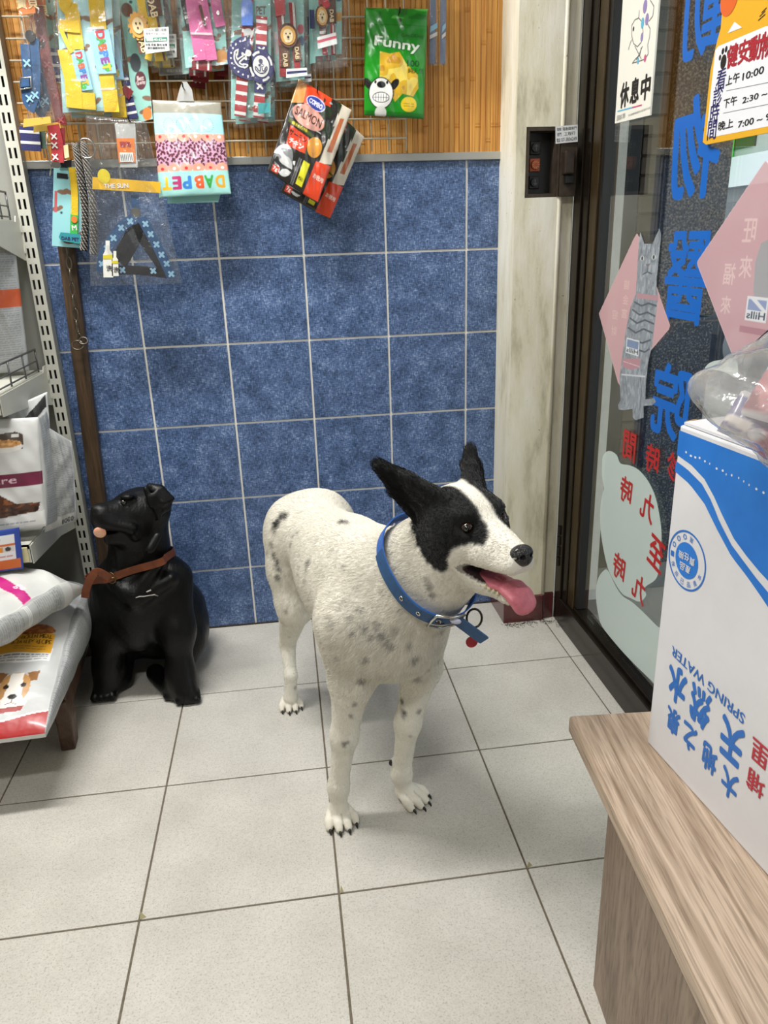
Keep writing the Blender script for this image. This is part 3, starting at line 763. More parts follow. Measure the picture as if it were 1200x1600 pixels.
def stext(pl, body, m, quad, lst, bold=0.02, nm='lettering', **kw):
    o = pl.text(nm, body, m, None, quad=quad, bold=bold, **kw)
    if o: lst.append(o)
for ch, x, y, h in (('休', 976, 148, 32), ('息', 992, 141, 31), ('中', 1009, 136, 31)):
    u, v = SF.px(x, y); s_ = h*0.00176; B.append(SF.text('lettering', ch, M_ink, None, box=(u-s_*0.44, v-s_/2, u+s_*0.44, v+s_/2), bold=0.03))
def sline(pl, pts, wd, m, lst, nm='drawn_line'):
    uv = [pl.px(*p) for p in pts]; mb = MB()
    for a, b in zip(uv[:-1], uv[1:]):
        d = np.array(b)-a; n = np.array([-d[1], d[0]]); n = n/(np.linalg.norm(n)+1e-9)*wd/2
        mb.add([pl.P(*(np.array(a)+n), 0.0004), pl.P(*(np.array(a)-n), 0.0004), pl.P(*(np.array(b)-n), 0.0004), pl.P(*(np.array(b)+n), 0.0004)], [(0, 1, 2, 3)])
    lst.append(mb.build(nm, m))
sline(SF, [(965, 174), (988, 168)], 0.003, M_cyan, B); sline(SF, [(988, 168), (1003, 164)], 0.003, M_mag, B)
stext(SF, '回診到', M_grey, (964, 189, 977, 176), B, 0.0); stext(SF, '台灣醫療股份有限公司', M_grey, (982, 179, 1016, 170), B, 0.0)
# line drawing of a dog with a bow
for pts, m_ in (([(999, 16), (998, 28), (992, 31), (987, 40), (987, 55), (990, 68), (996, 73), (1002, 66), (1005, 50), (1003, 34), (998, 28)], M_grey),
                ([(1010, 34), (1016, 45), (1015, 58), (1012, 70), (1013, 84), (1008, 92), (998, 96), (990, 98), (988, 99), (993, 92), (1000, 86), (1002, 74)], M_grey),
                ([(1016, 0), (1022, 10), (1020, 25), (1014, 33)], M_grey), ([(992, 72), (998, 84), (1002, 92)], M_grey), ([(1004, 72), (999, 84), (994, 94)], M_grey), ([(987, 62), (984, 70), (982, 78)], M_grey)):
    sline(SF, pts, 0.0022, m_, B)
for (x, y, r, m_) in ((990, 45, 0.005, M_ink), (1011, 30, 0.012, M_vio), (1004, 36, 0.011, M_cyan), (1003, 58, 0.009, M_vio), (1008, 91, 0.008, M_mag), (997, 95, 0.007, M_cyan), (1008, 10, 0.014, M_vio)):
    u, v = SF.px(x, y); B.append(SF.poly('drawing_spot', ell(u, v, r*0.7, r, 14), m_, None, w=0.0005 if m_ is not M_ink else 0.0008))
adopt(closed_sign, *B)

# ---- yellow opening-hours board
M_yel = mat('yellow_plastic_board', '#e2ab2c', 0.35); M_white = mat('white_print', '#e6e8ec', 0.4); M_orange = mat('orange_print', '#d9632b', 0.4)
hours = thing('opening_hours_sign', 'yellow opening-hours board with white panel and paw print', 'sign', SP.P(*SP.px(1160, 215)))
H = []
ypx = [(1101, 222), (1106, 226), (1200, 208), (1330, 182), (1360, 40), (1330, -60), (1140, -60), (1133, 0), (1129, 45), (1124, 62), (1113, 110)]
H.append(SP.poly('board', [SP.px(*p) for p in ypx], M_yel, None, w=0.0, thick=0.004))
wpx = [(1107, 211), (1112, 215), (1200, 198), (1310, 176), (1338, 40), (1200, 41), (1126, 72), (1121, 78), (1114, 140)]
wuv = [SP.px(*p) for p in wpx]
H.append(SP.poly('white_panel', wuv, M_white, None, w=0.0043))
# the writing: rows follow the board's own horizontal direction
for ch, x, y, h, m_, bd in (('健', 1145, 87, 25, M_inkr, .03), ('安', 1163, 80, 25, M_inkr, .03), ('動', 1181, 75, 26, M_inkr, .03), ('物', 1199, 69, 27, M_inkr, .03),
                        ('看', 1127, 124, 23, M_inkb, .006), ('診', 1122, 150, 23, M_inkb, .006), ('時', 1117, 177, 22, M_inkb, .006), ('間', 1113, 203, 22, M_inkb, .006)):
    u, v = SF.px(x, y); s_ = h*0.00157; H.append(SF.text('lettering', ch, m_, None, box=(u-s_*0.46, v-s_/2, u+s_*0.46, v+s_/2), bold=bd))
for body, x0, y0, x1, y1, m_ in (('上午', 1134, 135, 1157, 111, M_ink), ('10:00', 1160, 126, 1195, 102, M_ink), ('下午', 1130, 170, 1153, 148, M_ink), ('2:30 ~', 1160, 162, 1200, 140, M_ink),
                                 ('晚上', 1122, 205, 1147, 184, M_ink), ('7:00 ~ 9', 1153, 200, 1205, 176, M_ink)):
    stext(SF, body, m_, (x0, y0, x1, y1), H, 0.012)
for (du, dv, r) in ((0, -0.004, 0.0125), (-0.014, 0.006, 0.005), (-0.006, 0.015, 0.0055), (0.005, 0.016, 0.0055), (0.014, 0.008, 0.005)):
    u, v = SF.px(1131, 93); H.append(SF.poly('paw_print', ell(u+du, v+dv, r*0.8, r, 16), M_ink, None))
for pts in ([(1137, 52), (1160, 43), (1148, 34)],):
    H.append(SF.poly('white_triangle', [SF.px(*p) for p in pts], M_white, None))
u, v = SF.px(1140, -4); H.append(SF.poly('orange_dot', ell(u, v, 0.03, 0.03, 24), M_orange, None, w=0.0006))
for a, b in (((1185, 32), (1196, 22)), ((1187, 26), (1196, 17)), ((1190, 20), (1198, 12))): sline(SF, [a, b], 0.0018, M_ink, H)
for a, b in (((1135, 142), (1210, 127)), ((1130, 177), (1210, 161))): sline(SF, [a, b], 0.001, M_grey, H)
adopt(hours, *H)

# ================================================================== outside
M_pave = mat('grey_paving', '#8e8c86', 0.8, var=0.2, scale=3); M_asph = mat('asphalt', '#55565a', 0.9, var=0.2, scale=8)
ground = MB().box(0.86, 3.6, -7, 18, -0.12, -0.03).build('ground_pavement', M_pave); setting(ground, 'grey pavement outside the glass door', 'pavement')
road = MB().box(3.6, 30, -12, 40, -0.2, -0.1).build('ground_road', M_asph); setting(road, 'asphalt street beyond the pavement', 'road')
def granite_mat(nm, c0, c1, c2):
    m = bpy.data.materials.new(nm); m.use_nodes = True; nt = m.node_tree; b = nt.nodes['Principled BSDF']
    tc = nd(nt, 'ShaderNodeTexCoord'); v = nd(nt, 'ShaderNodeTexVoronoi', Scale=110.0); n = nd(nt, 'ShaderNodeTexNoise', Scale=140.0, Detail=2.0)
    nt.links.new(tc.outputs['Object'], v.inputs['Vector']); nt.links.new(tc.outputs['Object'], n.inputs['Vector'])
    r = nd(nt, 'ShaderNodeValToRGB'); e = r.color_ramp.elements; e[0].position = 0.35; e[0].color = (*lin(c0), 1); e[1].position = 0.72; e[1].color = (*lin(c2), 1)
    x = e.new(0.52); x.color = (*lin(c1), 1)
    nt.links.new(n.outputs['Fac'], r.inputs['Fac']); nt.links.new(r.outputs[0], b.inputs['Base Color']); b.inputs['Roughness'].default_value = 0.3
    return m
M_gran = granite_mat('black_speckled_granite', '#0f0f10', '#2c2c2b', '#8a8880'); M_gran2 = granite_mat('brown_speckled_granite', '#241f18', '#5e5242', '#a3947a')
granite = MB().box(1.275, 1.505, 0.27, 0.75, -0.1, 0.95).build('granite_column', M_gran, bevel=0.004)
setting(granite, 'dark speckled granite column outside the door', 'column')
MB().box(1.275, 1.505, 0.27, 0.75, 0.954, 3.2).build('granite_block', M_gran2, granite, bevel=0.004)
M_brick = mat('dark_brown_brick_tile', '#43362a', 0.7, var=0.4, scale=30, objvar=0.3)
bw = MB().box(0.86, 1.274, 0.30, 0.75, -0.1, 3.2).build('wall_exterior', mat('dark_exterior_grout', '#211d19', 0.9)); setting(bw, 'dark brick-tiled outer wall beside the granite column', 'wall')
bo = MB().box(0, 0.082, -0.012, 0, 0, 0.054).build('brick', M_brick, None, bevel=0.003); bme = bo.data; bpy.data.objects.remove(bo)
for r in range(0, 42):
    for c in range(0, 1): place('brick', bme, (1.184, 0.30, -0.05+r*0.062), bw)
M_shut = mat('dark_steel_shutter_guide', '#1b1c1f', 0.5, metal=0.4)
sg = MB().box(1.02, 1.17, 0.262, 0.30, -0.05, 3.2).box(0.87, 1.0, 0.1, 0.30, -0.05, 3.2).build('shutter_guide', M_shut, bw, bevel=0.004)
can = MB().box(0.9, 3.4, -7, 18, 2.95, 3.2).build('ceiling_arcade', M_plaster); setting(can, 'arcade ceiling over the pavement', 'ceiling')

# parked car
def car(loc, rz, col, lab, nm='parked_car'):
    t_ = thing(nm, lab, 'car', loc); t_.rotation_euler = (0, 0, rz)
    paint = mat('car_paint_'+col[1:], col, 0.2, metal=0.2, coat=1.0); gl = mat('car_window_glass', '#15191d', 0.05, coat=0.5); ru = mat('tyre_rubber', '#17171a', 0.8); ri = mat('wheel_rim', '#9a9ca0', 0.3, metal=0.9)
    prof = [(-2.15, 0.32), (-2.2, 0.6), (-2.12, 0.88), (-1.3, 0.98), (1.1, 0.98), (1.95, 0.9), (2.2, 0.7), (2.22, 0.35)]
    mb = MB(); mb.prism([(x, -0.86, z) for x, z in prof], (0, 1.72, 0)); mb.build('body', paint, t_, bevel=0.06, smooth=True, seg=3)
    cab = [(-1.75, 0.95), (-1.3, 1.42), (0.35, 1.45), (1.15, 0.96)]
    mb = MB(); vs = [(x, s*(0.78 if z < 1 else 0.62), z) for s in (-1, 1) for x, z in cab]; mb.add(vs, [(3, 2, 1, 0), (4, 5, 6, 7), (0, 1, 5, 4), (1, 2, 6, 5), (2, 3, 7, 6), (3, 0, 4, 7)])
    mb.build('cabin', gl, t_, bevel=0.05, smooth=True, seg=3)
    mb = MB(); mb.add([(x, s*0.625, z+0.006) for s in (-1, 1) for x, z in cab[1:3]], [(0, 1, 3, 2)]); mb.prism([(-1.3, -0.62, 1.43), (0.35, -0.62, 1.46), (0.35, 0.62, 1.46), (-1.3, 0.62, 1.43)], (0, 0, 0.02)); mb.build('roof', paint, t_)
    for x in (-1.35, 1.38):
        for s in (-1, 1):
            w = MB(); w.tube([(x, s*0.7, 0.31), (x, s*0.88, 0.31)], 0.31, 24); wo = w.build('wheel', ru, t_, smooth=False)
            w = MB(); w.tube([(x, s*0.86, 0.31), (x, s*0.89, 0.31)], 0.19, 16); w.build('rim', ri, wo)
    for s in (-1, 1):
        MB().box(2.17, 2.225, s*0.6-0.15, s*0.6+0.15, 0.62, 0.76).build('headlamp', mat('headlamp_lens', '#dfe4e8', 0.1), t_, bevel=0.02)
        MB().box(-2.21, -2.14, s*0.62-0.13, s*0.62+0.13, 0.66, 0.82).build('tail_lamp', mat('tail_lamp_lens', '#8c1414', 0.15), t_, bevel=0.02)
        MB().box(0.75, 0.95, s*0.9-0.07, s*0.9+0.07, 1.0, 1.1).build('door_mirror', paint, t_, bevel=0.03)
    return t_
car((5.0, 5.6, -0.1), math.pi/2, '#1b1d21', 'dark car parked across the street outside the glass')
car((7.9, 9.8, -0.1), math.pi/2, '#cfd2d4', 'pale car parked in front of the shop house across the street')
# shop house across the street
M_conc = mat('pale_concrete_facade', '#b9bab8', 0.8, var=0.1, scale=2); M_win = mat('dark_facade_window', '#2b3036', 0.1, coat=0.6); M_sign = mat('white_sign_band', '#eceeef', 0.5); M_green = mat('green_shop_sign', '#3fc43a', 0.5, emit=0.5)
bld = thing('shop_house', 'pale shop house with dark windows and white sign band across the street', 'building', (11.5, 12, -0.1))
MB().box(-2, 4, -12, 14, 0, 9).build('facade', M_conc, bld)
for k in range(8):
    y0 = -11.5+k*3.1
    for z in (2.9, 5.6): 
        w = MB().box(-2.03, -1.98, y0, y0+2.5, z, z+1.7).build('window', M_win, bld)
    MB().box(-2.03, -1.98, y0, y0+2.6, 0.1, 1.9).build('shop_front', M_win, bld)
MB().box(-2.5, -2.0, -12, 14, 2.15, 2.7).build('sign_band', M_sign, bld)
gs = MB().box(-3.4, -2.05, 1.6, 1.9, 2.4, 4.6).build('projecting_sign', M_green, bld)
# ================================================================== switch box in the pillar
M_steel = mat('grimy_brown_steel', '#4a4036', 0.55, metal=0.5, var=0.4, scale=40); M_dark = mat('black_plastic', '#0f0e0d', 0.45)
sw = thing('door_switch_box', 'grimy recessed shutter switch box with three round buttons in the pillar', 'switch box', (0.68, PY+0.02, RZ0))
L = []
def frame_ring(x0, x1, z0, z1, y0, y1, t):
    mb = MB(); mb.box(x0, x0+t, y0, y1, z0, z1); mb.box(x1-t, x1, y0, y1, z0, z1); mb.box(x0+t, x1-t, y0, y1, z0, z0+t); mb.box(x0+t, x1-t, y0, y1, z1-t, z1); return mb
L.append(frame_ring(RX0+0.001, RX1-0.001, RZ0+0.001, RZ1-0.001, PY+0.001, PY+0.07, 0.009).build('housing', M_steel))
L.append(MB().box(RX0+0.01, RX1-0.01, PY+0.045, PY+0.07, RZ0+0.01, RZ1-0.01).build('switch_body', M_dark))
for z, c, nm in ((1.484, '#1d1c1b', 'push_button'), (1.440, '#b4572c', 'push_button'), (1.394, '#1d1c1b', 'push_button')):
    bmt = mat('button_'+c[1:], c, 0.45)
    mb = MB(); mb.box(0.653, 0.683, PY+0.036, PY+0.05, z-0.017, z+0.017); p_ = mb.build('button_plate', bmt if c == '#b4572c' else M_dark, None, bevel=0.002); L.append(p_)
    mb = MB(); n = 18
    mb.tube([(0.668, PY+0.04, z), (0.668, PY+0.028, z)], [0.013, 0.0115], n); o = mb.build(nm, bmt, None); L.append(o)
    if c == '#b4572c':
        mb = MB()
        for k in range(10):
            a = k*math.pi/5; mb.obox((0.668+0.0085*math.cos(a), PY+0.0278, z+0.0085*math.sin(a)), (math.cos(a), 0, math.sin(a)), (-math.sin(a), 0, math.cos(a)), (0, -1, 0), -0.003, 0.003, -0.0012, 0.0012, 0, 0.0008)
        L.append(mb.build('button_mark', mat('pale_orange_mark', '#d78a5f', 0.5)))
    else:
        mb = MB(); s_ = 1 if z > 1.45 else -1
        mb.obox((0.668, PY+0.0278, z), (1, 0, 0), (0, 0, 1), (0, -1, 0), -0.001, 0.001, -0.007, 0.007, 0, 0.0008)
        for sx in (-1, 1): mb.obox((0.668, PY+0.0278, z+s_*0.007), (0.7*sx, 0, -0.7*s_), (0.7, 0, 0.7*sx*s_), (0, -1, 0), 0, 0.007, -0.001, 0.001, 0, 0.0008)
        L.append(mb.build('button_mark', mat('grey_mark', '#6f6f6c', 0.5)))
# cover folded open to the right, with lock case
cvr = MB(); cvr.box(0.722, 0.772, PY-0.02, PY-0.012, 1.352, 1.525); cvr.box(0.722, 0.726, PY-0.02, PY+0.03, 1.352, 1.53); L.append(cvr.build('cover_plate', M_steel, None, bevel=0.002))
L.append(MB().box(0.727, 0.757, PY-0.045, PY-0.02, 1.408, 1.468).build('lock_case', mat('brown_lock_case', '#3a2e26', 0.4, metal=0.4, var=0.3, scale=50), None, bevel=0.004))
L.append(MB().box(0.735, 0.760, PY-0.036, PY-0.02, 1.385, 1.406).build('lock_case', M_dark, None, bevel=0.002))
LP = Plane((0.706, PY-0.022, 1.487), (0.066, -0.004, 0.004), (0, 0, 1))
L.append(LP.poly('label_sticker', [(0, 0), (0.062, 0), (0.062, 0.043), (0, 0.043)], mat('grey_white_label', '#d4d6d8', 0.5), None, w=0, thick=0.0008))
for body, b_ in (('電動', (0.004, 0.031, 0.016, 0.039)), ('捲門', (0.004, 0.018, 0.016, 0.027)), ('電動鐵捲門', (0.02, 0.031, 0.059, 0.039)), ('工程行', (0.024, 0.018, 0.055, 0.027)), ('07-3836249', (0.016, 0.004, 0.059, 0.013)), ('電話', (0.003, 0.003, 0.013, 0.013))):
    L.append(LP.text('lettering', body, M_ink, None, box=b_, w=0.0012))
adopt(sw, *L)

# ================================================================== bench
def wood_mat(name, dark, light, sc=(1, 1, 1)):
    m = bpy.data.materials.new(name); m.use_nodes = True; nt = m.node_tree; b = nt.nodes['Principled BSDF']
    tc = nd(nt, 'ShaderNodeTexCoord'); mp = nd(nt, 'ShaderNodeMapping'); mp.inputs['Scale'].default_value = sc
    nt.links.new(tc.outputs['Object'], mp.inputs['Vector'])
    n1 = nd(nt, 'ShaderNodeTexNoise', Scale=1.0, Detail=5.0, Roughness=0.65, Distortion=1.2); nt.links.new(mp.outputs[0], n1.inputs['Vector'])
    m2 = nd(nt, 'ShaderNodeMapping'); m2.inputs['Scale'].default_value = [x*7 for x in sc]; nt.links.new(tc.outputs['Object'], m2.inputs['Vector'])
    n2 = nd(nt, 'ShaderNodeTexNoise', Scale=1.0, Detail=3.0); nt.links.new(m2.outputs[0], n2.inputs['Vector'])
    r = nd(nt, 'ShaderNodeValToRGB'); e = r.color_ramp.elements; e[0].position = 0.33; e[0].color = (*lin(dark), 1); e[1].position = 0.62; e[1].color = (*lin(light), 1)
    nt.links.new(n1.outputs['Fac'], r.inputs['Fac'])
    r2 = nd(nt, 'ShaderNodeValToRGB'); e = r2.color_ramp.elements; e[0].position = 0.36; e[0].color = (0.55, 0.52, 0.5, 1); e[1].position = 0.52; e[1].color = (1, 1, 1, 1)
    nt.links.new(n2.outputs['Fac'], r2.inputs['Fac'])
    mx = nd(nt, 'ShaderNodeMixRGB', blend_type='MULTIPLY'); mx.inputs[0].default_value = 0.7; nt.links.new(r.outputs[0], mx.inputs[1]); nt.links.new(r2.outputs[0], mx.inputs[2])
    nt.links.new(mx.outputs[0], b.inputs['Base Color']); b.inputs['Roughness'].default_value = 0.45
    bp = nd(nt, 'ShaderNodeBump', Strength=0.15, Distance=0.003); nt.links.new(n2.outputs['Fac'], bp.inputs['Height']); nt.links.new(bp.outputs[0], b.inputs['Normal'])
    return m
M_bench = wood_mat('grey_brown_laminate', '#97826d', '#c2ad98', (2, 45, 45)); M_bside = wood_mat('grey_brown_laminate_upright', '#6f5b4a', '#8f7b68', (24, 24, 3))
M_bedge = wood_mat('laminate_edge_band', '#826b55', '#a28a72', (3, 60, 60))
bench = thing('bench', 'grey-brown wood laminate bench carrying the white and blue carton', 'bench', (0.386, -1.279, 0))
bench.rotation_euler = (0, 0, math.atan2(-0.997, -0.081))      # local x = along the bench towards the viewer, local y = towards the door
# local axes: +x along length, +y to the left of it (towards the door side is +y after rotation)
ZT = 0.42; Lb = 1.12; Wb = 0.355
MB().box(0, Lb, 0, Wb, ZT-0.034, ZT).build('seat_board', M_bench, bench, bevel=0.006, seg=3)
MB().box(0.205, Lb-0.1, 0.006, 0.026, 0, ZT-0.0345).build('front_panel', M_bside, bench, bevel=0.0015)
MB().box(0.205, Lb-0.1, Wb-0.03, Wb-0.01, 0, ZT-0.0345).build('back_panel', M_bside, bench, bevel=0.0015)
MB().box(0.215, 0.235, 0.027, Wb-0.031, 0, ZT-0.0345).build('end_panel', M_bside, bench, bevel=0.0015)
MB().box(Lb-0.13, Lb-0.11, 0.027, Wb-0.031, 0, ZT-0.0345).build('end_panel', M_bside, bench, bevel=0.0015)

# ================================================================== water carton
M_card = mat('white_printed_carton', '#dcdcdf', 0.45, var=0.05, scale=9); M_cblue = mat('blue_carton_print', '#2f7fd6', 0.4, var=0.06, scale=8, col2='#246fc6'); M_kraft = mat('brown_corrugated_edge', '#a98a5c', 0.8, var=0.3, scale=200)
M_cb2 = mat('blue_carton_lettering', '#2b6fc2', 0.45); M_cred = mat('red_carton_lettering', '#b7323f', 0.45); M_cwhite = mat('white_carton_band', '#dfe0e4', 0.45)
C0 = np.array([0.489, -1.379, ZT]); CU = np.array([0.09, -0.996, 0]); CU /= np.linalg.norm(CU); CV = np.array([0, 0, 1.0]); CD = np.array([0.996, 0.09, 0]); CD /= np.linalg.norm(CD)
CH, CL, CW = 0.560, 0.44, 0.255
box_t = thing('water_carton', 'tall white and blue spring water carton standing upside down on the bench', 'carton', tuple(C0+CU*CL/2+CD*CW/2))
Q = []
Q.append(MB().obox(C0, CU, CD, CV, 0, CL, 0, CW, 0.0005, CH).build('carton_body', M_card, None, bevel=0.003))
# top flaps: two boards meeting, slightly sprung, brown fluted edges
mb = MB(); mb.obox(C0+CV*(CH+0.001), CU, CD+CV*0.045, CV, 0.004, CL-0.004, 0.004, 0.12, 0, 0.004); Q.append(mb.build('flap', M_card))
mb = MB(); mb.obox(C0+CV*(CH+0.001)+CD*(CW), CU, -CD+CV*0.05, CV, 0.004, CL-0.004, 0.004, 0.125, 0, 0.004); Q.append(mb.build('flap', M_card))
mb = MB()
for k in range(40): mb.obox(C0+CV*(CH+0.0062)+CD*0.118, CU, CD, CV, 0.006+k*0.0107, 0.0125+k*0.0107, 0, 0.003, 0.0, 0.004)
mb.obox(C0+CV*(CH+0.0012), CU, CD, CV, -0.0006, -0.0001, 0.01, CW-0.01, 0.0005, 0.0045)
Q.append(mb.build('fluted_edge', M_kraft))
mb = MB()
Q.append(MB().tube([C0+CV*(CH+0.004)+CU*(0.003)+CD*(0.012+k*0.006)+CV*(0.002*math.sin(k*1.1)) for k in range(18)], 0.0016, 6).build('fluted_edge', M_kraft))
CF = Plane(C0, CU, CV)
def cpoly(nm, px, m, w, extra=()): 
    uv = [CF.px(*p) for p in px]; Q.append(CF.poly(nm, uv+list(extra), m, None, w=w))
low = [(1062, 712), (1081, 727), (1101, 748.5), (1116, 776), (1128, 803), (1147, 841.6), (1167, 869), (1186, 892), (1200, 907)]
up2 = [(1058, 721), (1074, 733), (1097, 756), (1112, 783), (1124, 814), (1143, 851), (1163, 878), (1182, 903.5), (1200, 925)]
lo2 = [(1056, 737), (1077.5, 756), (1101, 787), (1120, 826), (1143, 869), (1167, 900), (1186, 927), (1200, 948)]
def face_curve(px, slope_end):
    uv = [np.array(CF.px(*p)) for p in px]; uv[0][0] = 0.0
    d = uv[-1]-uv[-2]; u = uv[-1].copy(); k = 0
    while u[0] < CL-0.012 and k < 40: 
        d = d*np.array([1, 0.96]); u = u+d/np.linalg.norm(d)*0.012; uv.append(u.copy()); k += 1
    uv[-1][0] = min(uv[-1][0], CL)
    return [tuple(q_) for q_ in uv]
a = face_curve(low, 0); TOPV = CH-0.008
mb = MB()
for (u0, v0), (u1, v1) in zip(a[:-1], a[1:]): mb.add([CF.P(u0, v0, 0.0004), CF.P(u1, v1, 0.0004), CF.P(u1, TOPV, 0.0004), CF.P(u0, TOPV, 0.0004)], [(0, 1, 2, 3)])
Q.append(mb.build('blue_wave_print', M_cblue))
b1 = face_curve(up2, 0); b2 = face_curve(lo2, 0)
us = np.linspace(0, min(b1[-1][0], b2[-1][0]), 40); v1 = np.interp(us, *zip(*b1)); v2 = np.interp(us, *zip(*b2))
mb = MB()
for i in range(39): mb.add([CF.P(us[i], v2[i], 0.0004), CF.P(us[i+1], v2[i+1], 0.0004), CF.P(us[i+1], v1[i+1], 0.0004), CF.P(us[i], v1[i], 0.0004)], [(0, 1, 2, 3)])
Q.append(mb.build('blue_wave_print', M_cblue))
# dotted scuffs under the top edge
mb = MB()
for k in range(22):
    u, v = 0.02+k*0.012+rng.uniform(-.003, .003), TOPV-0.028-0.0006*k+rng.uniform(-.002, .002); mb.add([CF.P(*q_, 0.0006) for q_ in ell(u, v, rng.uniform(.001, .003), .0018, 7)], [tuple(range(7))])
Q.append(mb.build('scuff_marks', M_cwhite))
# round stamp
u, v = CF.px(1073, 876); R1 = 0.0465
def ring(cu, cv, r0, r1, w, n=48):
    mb = MB(); o = ell(cu, cv, r1, r1, n); i_ = ell(cu, cv, r0, r0, n)
    for k in range(n): mb.add([CF.P(*o[k], w), CF.P(*o[(k+1) % n], w), CF.P(*i_[(k+1) % n], w), CF.P(*i_[k], w)], [(0, 1, 2, 3)])
    return mb.build('stamp_ring', M_cb2)
Q.append(ring(u, v, R1-0.003, R1, 0.0005)); Q.append(CF.poly('stamp_disc', ell(u, v, 0.028, 0.028, 40), M_cblue, None, w=0.0005))
for ch, du, dv in (('產', 0.006, -0.012), ('品', -0.008, -0.012), ('責', 0.014, 0.004), ('任', 0.0, 0.006), ('險', -0.014, 0.004)):
    s_ = 0.0125; Q.append(CF.text('stamp_lettering', ch, M_cwhite, None, box=(u+du-s_/2, v+dv-s_/2, u+du+s_/2, v+dv+s_/2), bold=0.02, rot=math.pi, w=0.0008))
for k, ch in enumerate('本產品已投保1000萬'):
    a_ = math.radians(-20-k*26); cu, cv = u+0.0363*math.cos(a_), v+0.0363*math.sin(a_); s_ = 0.0085
    Q.append(CF.text('stamp_lettering', ch, M_cb2, None, box=(cu-s_/2, cv-s_/2, cu+s_/2, cv+s_/2), rot=a_+math.pi/2+math.pi*0, w=0.0006))
for ch, x, y, hm in (('水', 1058, 1070, 0.066), ('然', 1094, 1105, 0.066), ('天', 1143, 1158, 0.066), ('泉', 1052, 1127, 0.047), ('之', 1077.5, 1152, 0.047), ('地', 1108.5, 1185, 0.047), ('大', 1140, 1225, 0.047)):
    cu, cv = CF.px(x, y); Q.append(CF.text('carton_lettering', ch, M_cb2, None, box=(cu-hm*0.37, cv-hm/2, cu+hm*0.37, cv+hm/2), bold=0.042, rot=math.pi))
for ch, x, y in (('里', 1188, 1178), ('埔', 1181, 1224)):
    cu, cv = CF.px(x, y); hm = 0.034; Q.append(CF.text('carton_lettering', ch, M_cred, None, box=(cu-hm/2, cv-hm/2, cu+hm/2, cv+hm/2), bold=0.02, rot=math.pi))
p1 = CF.px(1049, 1023); p2 = CF.px(1162, 1134); cu, cv = (p1[0]+p2[0])/2, (p1[1]+p2[1])/2; wd = math.hypot(p2[0]-p1[0], p2[1]-p1[1])
Q.append(CF.text('carton_lettering', 'SPRING WATER', M_cb2, None, box=(cu-wd/2, cv+0.001, cu+wd/2, cv+0.018), bold=0.012, rot=math.pi+math.atan2(p2[1]-p1[1], p2[0]-p1[0])))
adopt(box_t, *Q)

# ================================================================== plastic bag of treats on the carton
def blob(name, c, r, m, parent, seed, bumps=0.25, freq=3.0, n=40, flat=None, ridge=0.0):
    """crumpled closed surface: an ellipsoid pushed in and out by layered sines"""
    rs = np.random.RandomState(seed); K = rs.randn(9, 3)*freq; ph = rs.rand(9)*6.28; am = rs.rand(9)*bumps/3
    th = np.linspace(0, math.pi, n); fi = np.linspace(0, 2*math.pi, 2*n, endpoint=False)
    T, Fi = np.meshgrid(th, fi, indexing='ij'); D = np.stack([np.sin(T)*np.cos(Fi), np.sin(T)*np.sin(Fi), np.cos(T)], -1).reshape(-1, 3)
    g = 1+sum(a_*np.sin(D @ k+p_) for a_, k, p_ in zip(am, K, ph))
    if ridge:
        ph2 = rs.rand(6)*6.28
        for q_ in range(6): g += ridge*np.abs(np.sin(D @ (rs.randn(3)*freq*1.3)+ph2[q_]))
    P = D*g[:, None]*np.asarray(r)
    if flat is not None: P[:, 2] = np.maximum(P[:, 2], flat)
    P = P+np.asarray(c); i = np.arange(n*2*n).reshape(n, 2*n); j = np.roll(i, -1, 1)
    F = np.stack([i[:-1], j[:-1], j[1:], i[1:]], -1).reshape(-1, 4)
    return raw_mesh(name, P, F, m, parent)
BT = ZT+CH+0.012
bc = at_z(1232, 636, BT+0.070)
M_film = film_mat('thin_bag_film', (0.93, 0.93, 0.92), base=0.06, gain=0.9, rough=0.12, haze=0.26, bump=0.45, bscale=18)
bagt = thing('plastic_bag', 'clear crumpled plastic bag of treats on top of the white carton', 'plastic bag', (bc[0], bc[1], BT))
o = blob('bag_film', (bc[0]+0.02, bc[1]-0.01, BT+0.074), (0.074, 0.084, 0.068), M_film, None, 4, 0.30, 3.0, 60, flat=-0.070, ridge=0.09); adopt(bagt, o)
o = MB().tube([(bc[0]+0.035+0.03*t_, bc[1]-0.04-0.05*t_, BT+0.17+0.10*t_) for t_ in np.linspace(0, 1, 7)], [0.045, 0.026, 0.018, 0.022, 0.034, 0.045, 0.055], 14, flat=(1, 0.5)).build('gathered_neck', M_film, None, smooth=True); adopt(bagt, o)
